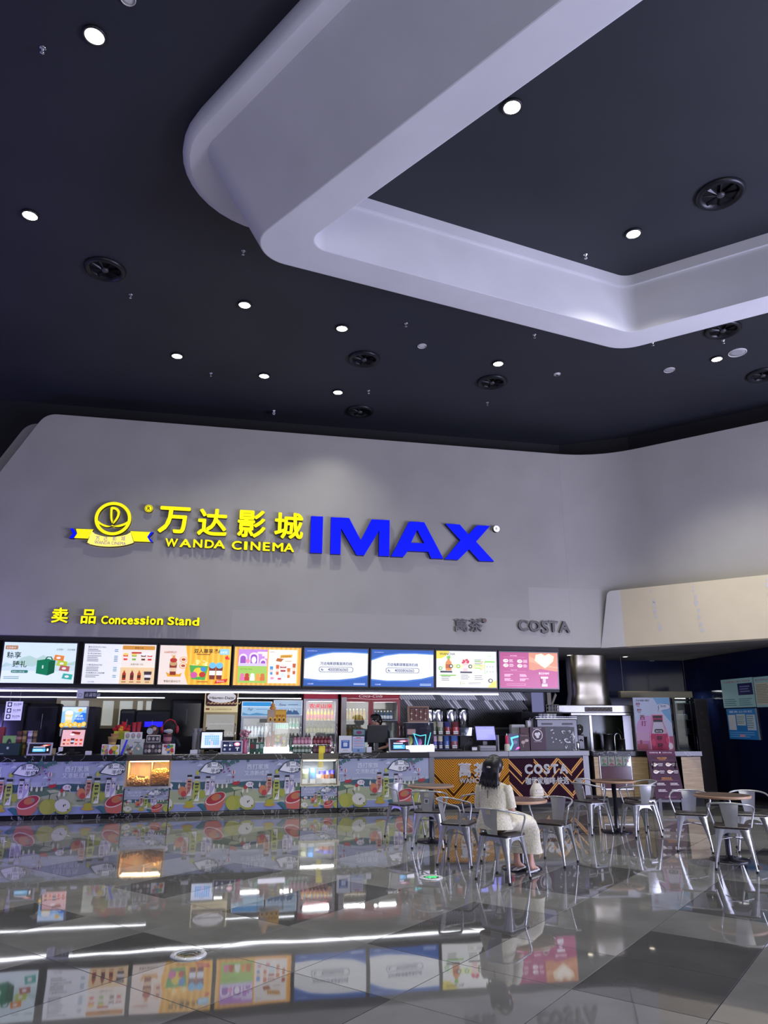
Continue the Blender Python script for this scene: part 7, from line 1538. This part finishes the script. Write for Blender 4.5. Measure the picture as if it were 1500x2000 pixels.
def sticker(ch, x0, x1, z0, z1, col, frame=None):
    mb = MB().box(x0, x1, -.2475, -.246, z0, z1, pm(col)); 
    if frame: mb.box(x0 + .008, x1 - .008, -.2485, -.2475, z0 + .008, z1 - .008, pm(frame))
    o = mb.build('sticker', ch); o.rotation_euler = (radians(0), 0, 0); return o
sticker(B_, -.03, .025, .64, .69, '#b8b4a0'); sticker(B_, -.03, .025, .56, .615, '#d8d8d4', '#5a5a58'); sticker(D_, -.035, .03, .655, .70, '#b8b298')
TTOP = woodmat('brown_table_top', (.060, .030, .020), (.13, .070, .045), 1.2); TEDGE = woodmat('copper_oak_edge', (.35, .20, .11), (.52, .32, .19), 1.5)
POLE = mat('table_pole_black', (.012, .013, .020), .22)
def make_table():
    t = thing('cafe_table', 'x', 'table'); r = .325
    MB().lathe([(.001, .70), (r - .015, .70), (r - .004, .704)], TEDGE, 40).lathe([(r - .004, .704), (r, .715), (r - .002, .728), (r - .008, .7315)], TEDGE, 40).build('table_edge', t)
    MB().lathe([(r - .008, .7315), (.001, .732)], TTOP, 40, smooth=False).build('table_top', t)
    MB().lathe([(.034, .02), (.034, .69), (.03, .69)], POLE, 20).build('pole', t); MB().lathe([(.225, 0), (.228, .006), (.22, .016), (.06, .026), (.045, .05), (.034, .06)], POLE, 36).build('base', t)
    for k in (0, 1): MB().box(-.13, .13, -.02, .02, .685, .70, POLE).build('top_bracket', t, rz=k * pi / 2)
    return t
T0 = make_table(); T0.location = (.66, 10.78, 0); T0['label'] = 'round brown cafe table at the left'; T0['group'] = 'round cafe tables'
dup(T0, (1.55, 8.86, 0), .4, 'round brown cafe table in front of the seated woman'); dup(T0, (3.50, 11.66, 0), .7, 'round brown cafe table by the oak counter'); dup(T0, (4.13, 9.38, 0), 1.1, 'round brown cafe table at the right picture edge')
# white handbag on the woman's table
LEA = mat('cream_leather', hexc('#d8d0ba'), .5, bump=.15, nscale=60); p = FL(1049, 1556, .733); t = thing('handbag', 'small cream leather handbag on the woman\'s table', 'handbag', (p.x, p.y, .7325), .3)
rings = []
for u, w_, d in ((0, .075, .045), (.15, .085, .055), (.5, .08, .05), (.8, .06, .036), (1, .04, .02)): rings.append([(w_ * (abs(cos(a_)) ** .7) * (1 if cos(a_) >= 0 else -1), d * (abs(sin(a_)) ** .7) * (1 if sin(a_) >= 0 else -1), u * .15) for a_ in [2 * pi * k / 20 for k in range(20)]])
MB().loft(rings, LEA, True).build('bag_body', t); MB().tube(bzc([(-.03, 0, .14), (-.025, 0, .175), (0, 0, .19), (.025, 0, .175), (.03, 0, .14)], 4), .006, LEA, 6).build('handle', t)
mb = MB(); cp = bzc([(.05, -.02, .12), (.08, -.03, .07), (.095, -.05, .02), (.09, -.08, .005), (.04, -.10, .005)], 6)
for c in cp: mb.ball(c, .005, CHROME, 6, 4)
mb.build('chain_strap', t); MB().ball((-.02, -.05, .07), .012, CHROME, 8, 5, (1, .5, 1)).build('clasp', t)
for dz in (.04, .08): MB().tube([(-.084, -.03, dz), (-.04, -.055, dz), (.04, -.055, dz), (.084, -.03, dz)], .002, pm('#a8a088'), 4).build('seam', t)
MB().bbox(-.09, .05, -.045, .045, 0, .008, pm('#d4d0c8'), .003).build('paper_tray', None, (p.x - .02, p.y - .10, .7325), .5, label='thin pale paper tray beside the handbag', cat='tray')
# floor lights
def floor_disc(x, y, lab, lit):
    p = FL(x, y, 0); t = thing('floor_light', lab, 'floor light', (p.x, p.y, .0)); MB().lathe([(.125, .0), (.128, .004), (.12, .012), (.088, .014), (.085, .008), (.085, .0)], mat('frosted_rim', (.72, .74, .72), .25, .2), 40).build('rim', t)
    MB().lathe([(.085, .002), (.085, .009), (.001, .010)], mat('dark_lens', (.015, .025, .022), .1), 32, smooth=False).build('lens', t)
    for k in range(8): MB().lathe([(.006, .012), (.006, .015), (.001, .016)], CHROME, 8, (.106 * cos(k * pi / 4), .106 * sin(k * pi / 4), 0)).build('screw', t)
    m = mat('green_lit_pictogram', hexc('#3cf06a'), .4, emit=3.0) if lit else pm('#4a5a54'); mb = MB()
    for poly in ([(-.06, -.01), (-.02, -.005), (.0, .02), (.03, .03), (.05, .01), (.055, .016), (.035, .042), (-.005, .035), (-.03, .01), (-.06, .005)], [(-.02, -.045), (.01, -.02), (.05, -.03), (.055, -.022), (.01, -.005), (-.025, -.035)], [(.055, .04), (.07, .045), (.07, .03), (.06, .028)]): mb.slab(poly, .010, .0112, m)
    mb.build('arrow_pictogram', t)
floor_disc(368, 1866, 'unlit round floor light with a pale rim in the foreground', False); floor_disc(842, 1715, 'round floor light with a green glowing arrow', True)

# ================================================================== PEOPLE
HAIR = mat('black_hair', (.008, .007, .008), .38, noise=.3, nscale=40); SKINW = mat('fair_skin', hexc('#d2a48e'), .5)
LACE = mat('cream_lace', hexc('#dcd6bc'), .8, noise=.16, nscale=55, bump=.6)
def skin_body(name, parent, V, E, R, m, root):
    me = bpy.data.meshes.new(name + '_cage'); me.from_pydata(V, E, []); o = bpy.data.objects.new(name + '_cage', me); COL.objects.link(o)
    md = o.modifiers.new('skin', 'SKIN'); md.use_smooth_shade = True
    for v, r in zip(me.skin_vertices[0].data, R): v.radius = r if isinstance(r, tuple) else (r, r)
    me.skin_vertices[0].data[root].use_root = True
    sb = o.modifiers.new('sub', 'SUBSURF'); sb.levels = 2; sb.render_levels = 2
    bpy.context.view_layer.update(); ev = o.evaluated_get(bpy.context.evaluated_depsgraph_get()); nm = bpy.data.meshes.new_from_object(ev); nm.name = name
    bpy.data.objects.remove(o); nm.materials.clear(); nm.materials.append(m)
    nm.polygons.foreach_set('use_smooth', [True] * len(nm.polygons))
    return obj(name, nm, parent)
def build_body(J, name, parent, m):
    """J: joints dict -> one continuous skinned figure with fingers"""
    V, E, R, I = [], [], [], {}
    def v(k, p, r): I[k] = len(V); V.append(tuple(p)); R.append(r); return I[k]
    def e(a, b): E.append((I[a], I[b]))
    v('pel', J['pel'], (.125, .10)); v('wst', J['wst'], (.10, .08)); v('chs', J['chs'], (.12, .085)); v('nkb', J['nkb'], (.055, .055)); v('nkt', J['nkt'], (.045, .05)); v('hd1', J['hd1'], (.068, .078)); v('hd2', J['hd2'], (.078, .092)); v('hd3', J['hd3'], (.05, .06))
    for a, b in (('pel', 'wst'), ('wst', 'chs'), ('chs', 'nkb'), ('nkb', 'nkt'), ('nkt', 'hd1'), ('hd1', 'hd2'), ('hd2', 'hd3')): e(a, b)
    for s in 'LR':
        v('sh' + s, J['sh' + s], .048); v('el' + s, J['el' + s], .036); v('wr' + s, J['wr' + s], (.024, .02)); e('chs', 'sh' + s); e('sh' + s, 'el' + s); e('el' + s, 'wr' + s)
        w_, el = Vector(J['wr' + s]), Vector(J['el' + s]); d = (w_ - el).normalized(); side = Vector(J.get('side' + s, (1, 0, 0))).normalized(); nrm = d.cross(side).normalized()
        v('pa' + s, w_ + d * .045, (.034, .016)); e('wr' + s, 'pa' + s); v('kn' + s, w_ + d * .085, (.034, .014)); e('pa' + s, 'kn' + s)
        curl = J.get('curl', .5)
        for k, (off, L) in enumerate(((-.030, .062), (-.010, .072), (.011, .068), (.030, .052))):
            b = w_ + d * .088 + side * off; q1 = b + (d * cos(curl) + nrm * sin(curl)) * L * .55; q2 = q1 + (d * cos(curl * 2.2) + nrm * sin(curl * 2.2)) * L * .45
            v('f%d%s' % (k, s), b, .0095); v('g%d%s' % (k, s), q1, .0085); v('h%d%s' % (k, s), q2, .007); e('kn' + s, 'f%d%s' % (k, s)); e('f%d%s' % (k, s), 'g%d%s' % (k, s)); e('g%d%s' % (k, s), 'h%d%s' % (k, s))
        tb = w_ + d * .04 - side * .04; v('t1' + s, tb, .012); v('t2' + s, tb + d * .03 - side * .012 + nrm * .012, .010); v('t3' + s, tb + d * .055 - side * .008 + nrm * .02, .008); e('pa' + s, 't1' + s); e('t1' + s, 't2' + s); e('t2' + s, 't3' + s)
        v('hp' + s, J['hp' + s], .085); v('kn_' + s, J['kn' + s], .056); v('cf' + s, J['cf' + s], .046); v('an' + s, J['an' + s], .031); v('he' + s, J['he' + s], .032); v('ft' + s, J['ft' + s], (.038, .022)); v('to' + s, J['to' + s], (.036, .014))
        e('pel', 'hp' + s); e('hp' + s, 'kn_' + s); e('kn_' + s, 'cf' + s); e('cf' + s, 'an' + s); e('an' + s, 'he' + s); e('an' + s, 'ft' + s); e('ft' + s, 'to' + s)
    return skin_body(name, parent, V, E, R, m, 0)
def ellring(c, ax, ay, rx, ry, n=18, wob=0.0, ph=0.0):
    c, ax, ay = Vector(c), Vector(ax).normalized(), Vector(ay).normalized()
    return [tuple(c + ax * rx * cos(2 * pi * k / n) * (1 + wob * sin(5 * 2 * pi * k / n + ph)) + ay * ry * sin(2 * pi * k / n) * (1 + wob * sin(5 * 2 * pi * k / n + ph))) for k in range(n)]
def face(parent, c, f, m):
    """features round head centre c, looking along f (local)"""
    c = Vector(c); f = Vector(f).normalized(); s = Vector((0, 0, 1)).cross(f).normalized(); u = f.cross(s)
    MB().tube([c + f * .088 + u * .02, c + f * .108 - u * .012, c + f * .094 - u * .022], [.007, .013, .009], m, 8).build('nose', parent)
    for k in (-1, 1):
        MB().ball(c + f * .082 + s * .032 * k + u * .018, .013, mat('eye_white', (.7, .7, .68), .3), 10, 6).build('eye', parent); MB().ball(c + f * .093 + s * .032 * k + u * .018, .006, mat('iris_dark', (.02, .012, .008), .2), 8, 5).build('pupil', parent)
        MB().ball(c + s * .082 * k - f * .005, .024, m, 10, 6, (.5, .9, 1.3)).build('ear', parent); MB().tube([c + f * .088 + s * .02 * k + u * .04, c + f * .08 + s * .045 * k + u * .038], .004, HAIR, 5).build('eyebrow', parent)
    MB().tube([c + f * .085 - s * .022 - u * .045, c + f * .093 - u * .043, c + f * .085 + s * .022 - u * .045], [.003, .006, .003], mat('lip', hexc('#b06a66'), .4), 6).build('mouth', parent)
# ---- the seated woman
hw = atan2(.84, .54) - pi / 2
w = thing('person', 'person in a cream lace dress with long black hair, seated with a phone', 'person', (1.175, 8.27, 0), hw)
J = dict(pel=(0, 0, .545), wst=(0, .015, .68), chs=(0, .035, .84), nkb=(0, .05, .955), nkt=(0, .065, 1.01), hd1=(0, .085, 1.06), hd2=(0, .085, 1.125), hd3=(0, .075, 1.18),
         shR=(.148, .03, .905), elR=(.195, .05, .66), wrR=(.09, .22, .80), shL=(-.155, .03, .905), elL=(-.20, .06, .66), wrL=(-.03, .235, .79), sideR=(.6, -.2, -.5), sideL=(-.6, -.2, -.5), curl=.75,
         hpR=(.095, .07, .535), knR=(.20, .42, .52), cfR=(.20, .45, .36), anR=(.20, .47, .095), heR=(.20, .435, .065), ftR=(.205, .54, .055), toR=(.21, .61, .048),
         hpL=(-.075, .07, .535), knL=(.03, .43, .52), cfL=(.03, .46, .36), anL=(.03, .51, .095), heL=(.03, .475, .065), ftL=(.03, .58, .055), toL=(.03, .65, .048))
body = build_body(J, 'body', w, SKINW); face(w, (0, .088, 1.115), (0, 1, -.15), SKINW)
X, Yv, Zv = (1, 0, 0), (0, 1, 0), (0, 0, 1)
mb = MB(); rr = [((0, .045, .955), .075, .062), ((0, .04, .945), .115, .075), ((0, .032, .918), .175, .095), ((0, .03, .86), .178, .115), ((0, .025, .78), .168, .12), ((0, .015, .70), .158, .118), ((0, .005, .63), .172, .128), ((0, .0, .56), .195, .148), ((0, .005, .50), .205, .158)]
mb.loft([ellring(c, X, Yv, a, b, 24, .015, i) for i, (c, a, b) in enumerate(rr)], LACE, True); bod = mb.build('dress_bodice', w)
mb = MB(); rr = [((0, -.03, .535), (0, .2, 1), .19, .08), ((.04, .12, .545), (0, .1, 1), .20, .095), ((.09, .29, .55), (0, .15, 1), .195, .10), ((.115, .41, .525), (0, .65, .75), .195, .105), ((.12, .465, .45), (0, 1, .25), .20, .105), ((.12, .475, .36), (0, 1, .0), .205, .115), ((.12, .475, .27), (0, 1, 0), .21, .12), ((.12, .475, .215), (0, 1, 0), .215, .122)]
mb.loft([ellring(c, X, ay, a, b, 28, .02 + .006 * i, i * .7) for i, (c, ay, a, b) in enumerate(rr)], LACE, False); mb.loft([ellring(c, X, ay, a * .97, b * .95, 28, .02 + .006 * i, i * .7)[::-1] for i, (c, ay, a, b) in enumerate(rr)], LACE, False); mb.build('dress_skirt', w)
mb = MB()
for k in range(28):                                     # scalloped hem
    pass
for s_, sg in (('R', 1), ('L', -1)):
    a, b = Vector(J['sh' + s_]), Vector(J['el' + s_]); d = (b - a); mb = MB(); L = []
    for u, r in ((-.10, .045), (.05, .060), (.3, .058), (.6, .056), (.82, .055)): c = a + d * u; ax = d.cross(Vector((0, 1, 0))).normalized(); L.append(ellring(c, ax, d.cross(ax), r, r * 1.05, 14, .03, u * 9))
    mb.loft(L, LACE, False); mb.build('sleeve', w)
# hair: cap, tied half and falling lengths
mb = MB(); mb.ball((0, .060, 1.135), .105, HAIR, 20, 12, (.93, 1.02, 1.02)); mb.build('hair_cap', w)
mb = MB(); rr = [((0, .02, 1.20), .07, .05), ((0, -.015, 1.16), .095, .06), ((0, -.03, 1.10), .10, .06), ((.002, -.045, 1.03), .098, .05), ((.004, -.06, .99), .105, .044), ((.006, -.07, .955), .11, .036), ((.008, -.076, .93), .095, .022), ((.01, -.078, .915), .05, .01)]
mb.loft([ellring(c, X, Yv, a, b, 24, .05, i * 1.3) for i, (c, a, b) in enumerate(rr)], HAIR, True)
random.seed(5)
for k in range(26):
    x = -.10 + .2 * k / 25; z0 = 1.06; zl = random.uniform(.885, .945); mb.tube([(x * .8, -.07, z0), (x * .95, -.095, .995), (x * 1.02, -.105, zl + .03), (x * 1.05 + random.uniform(-.012, .012), -.10, zl)], [.010, .010, .007, .002], HAIR, 5)
mb.build('hair_lengths', w)
MB().tube(bzc([(-.05, -.052, 1.125), (0, -.082, 1.115), (.05, -.052, 1.125)], 4), .010, HAIR, 6).ball((.0, -.088, 1.115), .016, pm('#b8b0a0', 0, .3), 8, 5, (1.6, .6, .7)).build('hair_clip', w)
mb = MB(); mb.tube([(-.02, -.085, .88), (-.022, -.09, .83), (-.02, -.088, .78)], .004, HAIR, 5); mb.build('neck_tie', w)
SAND = mat('white_sandal', (.75, .74, .72), .4)
for s_ in 'RL':
    h_, to = Vector(J['he' + s_]), Vector(J['to' + s_]); d = (to - h_); d.z = 0; dn = d.normalized(); sd = Vector((-dn.y, dn.x, 0)); zz = .026; mb = MB()
    pts = [h_ - dn * .04 + sd * .025, h_ + sd * .03, to + sd * .035, to + dn * .04, to - sd * .035, h_ - sd * .03, h_ - dn * .04 - sd * .025]; mb.slab([(p_.x, p_.y) for p_ in pts], zz, zz + .014, SAND)
    hb = h_ - dn * .02; mb.tube([(hb.x, hb.y, zz), (hb.x, hb.y, zz + .001)], .018, SAND, 8); o = mb.build('sandal', w); mid = h_ + d * .62; MB().tube([mid + sd * .045 + Vector((0, 0, -.02)), mid + Vector((0, 0, .022)), mid - sd * .045 + Vector((0, 0, -.02))], .008, SAND, 6).build('strap', o)
pp = (Vector(J['wrR']) + Vector(J['wrL'])) / 2 + Vector((.0, .075, .055)); wm = Matrix.Translation((1.175, 8.27, 0)) @ Matrix.Rotation(hw, 4, 'Z'); pw_ = wm @ pp
ph = thing('mobile_phone', 'dark mobile phone held in the woman\'s hands', 'phone', pw_, hw + .1); ph.rotation_euler = (radians(-35), 0, hw)
MB().bbox(-.036, .036, -.004, .004, -.075, .075, BLACK, .003).build('phone_case', ph); MB().box(-.032, .032, -.0052, -.0042, -.069, .069, mat('phone_screen', hexc('#8fa8d8'), .2, emit=.5)).build('phone_screen', ph)
# ---- staff member behind the counter
sp = SZ(738, 1405, .95); zt_ = SZ(738, 1393, .95)[1]; base = WP(sp[0], .95, 0); k_ = zt_ / 1.72
st = thing('person', 'person with short black hair in a dark shirt behind the counter till', 'person', base, ANG + pi * .80); st.scale = (k_, k_, k_)
J = dict(pel=(0, 0, .93), wst=(0, .005, 1.08), chs=(0, .02, 1.26), nkb=(0, .035, 1.41), nkt=(0, .05, 1.465), hd1=(0, .075, 1.51), hd2=(0, .075, 1.585), hd3=(0, .06, 1.65),
         shR=(.185, .01, 1.36), elR=(.235, .05, 1.09), wrR=(.17, .27, 1.06), shL=(-.185, .01, 1.36), elL=(-.235, .05, 1.09), wrL=(-.17, .27, 1.06), sideR=(.9, 0, .2), sideL=(-.9, 0, .2), curl=.5,
         hpR=(.095, 0, .86), knR=(.10, .01, .48), cfR=(.10, -.01, .33), anR=(.10, -.02, .09), heR=(.10, -.05, .045), ftR=(.11, .06, .045), toR=(.115, .13, .03),
         hpL=(-.095, 0, .86), knL=(-.10, .01, .48), cfL=(-.10, -.01, .33), anL=(-.10, -.02, .09), heL=(-.10, -.05, .045), ftL=(-.11, .06, .045), toL=(-.115, .13, .03))
body = build_body(J, 'body', st, SKINW); face(st, (0, .078, 1.575), (0, 1, -.25), SKINW)
DSH = mat('dark_navy_cloth', (.012, .014, .024), .85); TRO = mat('black_cloth', (.010, .010, .011), .9)
rr = [((0, .03, 1.425), .07, .06), ((0, .02, 1.40), .13, .075), ((0, .012, 1.36), .20, .10), ((0, .01, 1.27), .205, .125), ((0, .005, 1.12), .18, .125), ((0, 0, .98), .18, .13), ((0, 0, .86), .19, .14)]
MB().loft([ellring(c, X, Yv, a, b, 24, .01, i) for i, (c, a, b) in enumerate(rr)], DSH, True).build('shirt', st)
for s_ in 'RL':
    a, b = Vector(J['sh' + s_]), Vector(J['el' + s_]); d = b - a; L = []
    for u, r in ((-.12, .05), (.05, .072), (.4, .066), (.75, .062)): c = a + d * u; ax = d.cross(Vector((0, 1, 0))).normalized(); L.append(ellring(c, ax, d.cross(ax), r, r, 14))
    MB().loft(L, DSH, False).build('sleeve', st)
    L = [ellring(c, X, Yv, r, r, 14) for c, r in ((J['hp' + s_], .105), (J['kn' + s_], .075), (J['cf' + s_], .066), ((J['an' + s_][0], J['an' + s_][1], .07), .055))]; MB().loft(L, TRO, True).build('trouser_leg', st)
    h_, to = J['he' + s_], J['to' + s_]; MB().tube([(h_[0], h_[1] - .02, .045), (h_[0], .03, .05), (to[0], to[1], .035), (to[0], to[1] + .03, .03)], [.04, .046, .042, .025], BLACK, 10).build('shoe', st)
mb = MB(); mb.ball((0, .052, 1.605), .108, HAIR, 18, 12, (.92, 1.05, .98)); rr = [((0, .01, 1.60), .098, .09), ((0, -.005, 1.54), .09, .075), ((0, -.005, 1.49), .07, .055)]; mb.loft([ellring(c, X, Yv, a, b, 18, .03, i) for i, (c, a, b) in enumerate(rr)], HAIR, True)
for k in range(9): x = -.08 + .02 * k; mb.tube([(x * .8, .10, 1.69), (x, .155, 1.655), (x * 1.05, .165, 1.62)], [.016, .014, .005], HAIR, 5)
mb.build('hair', st)
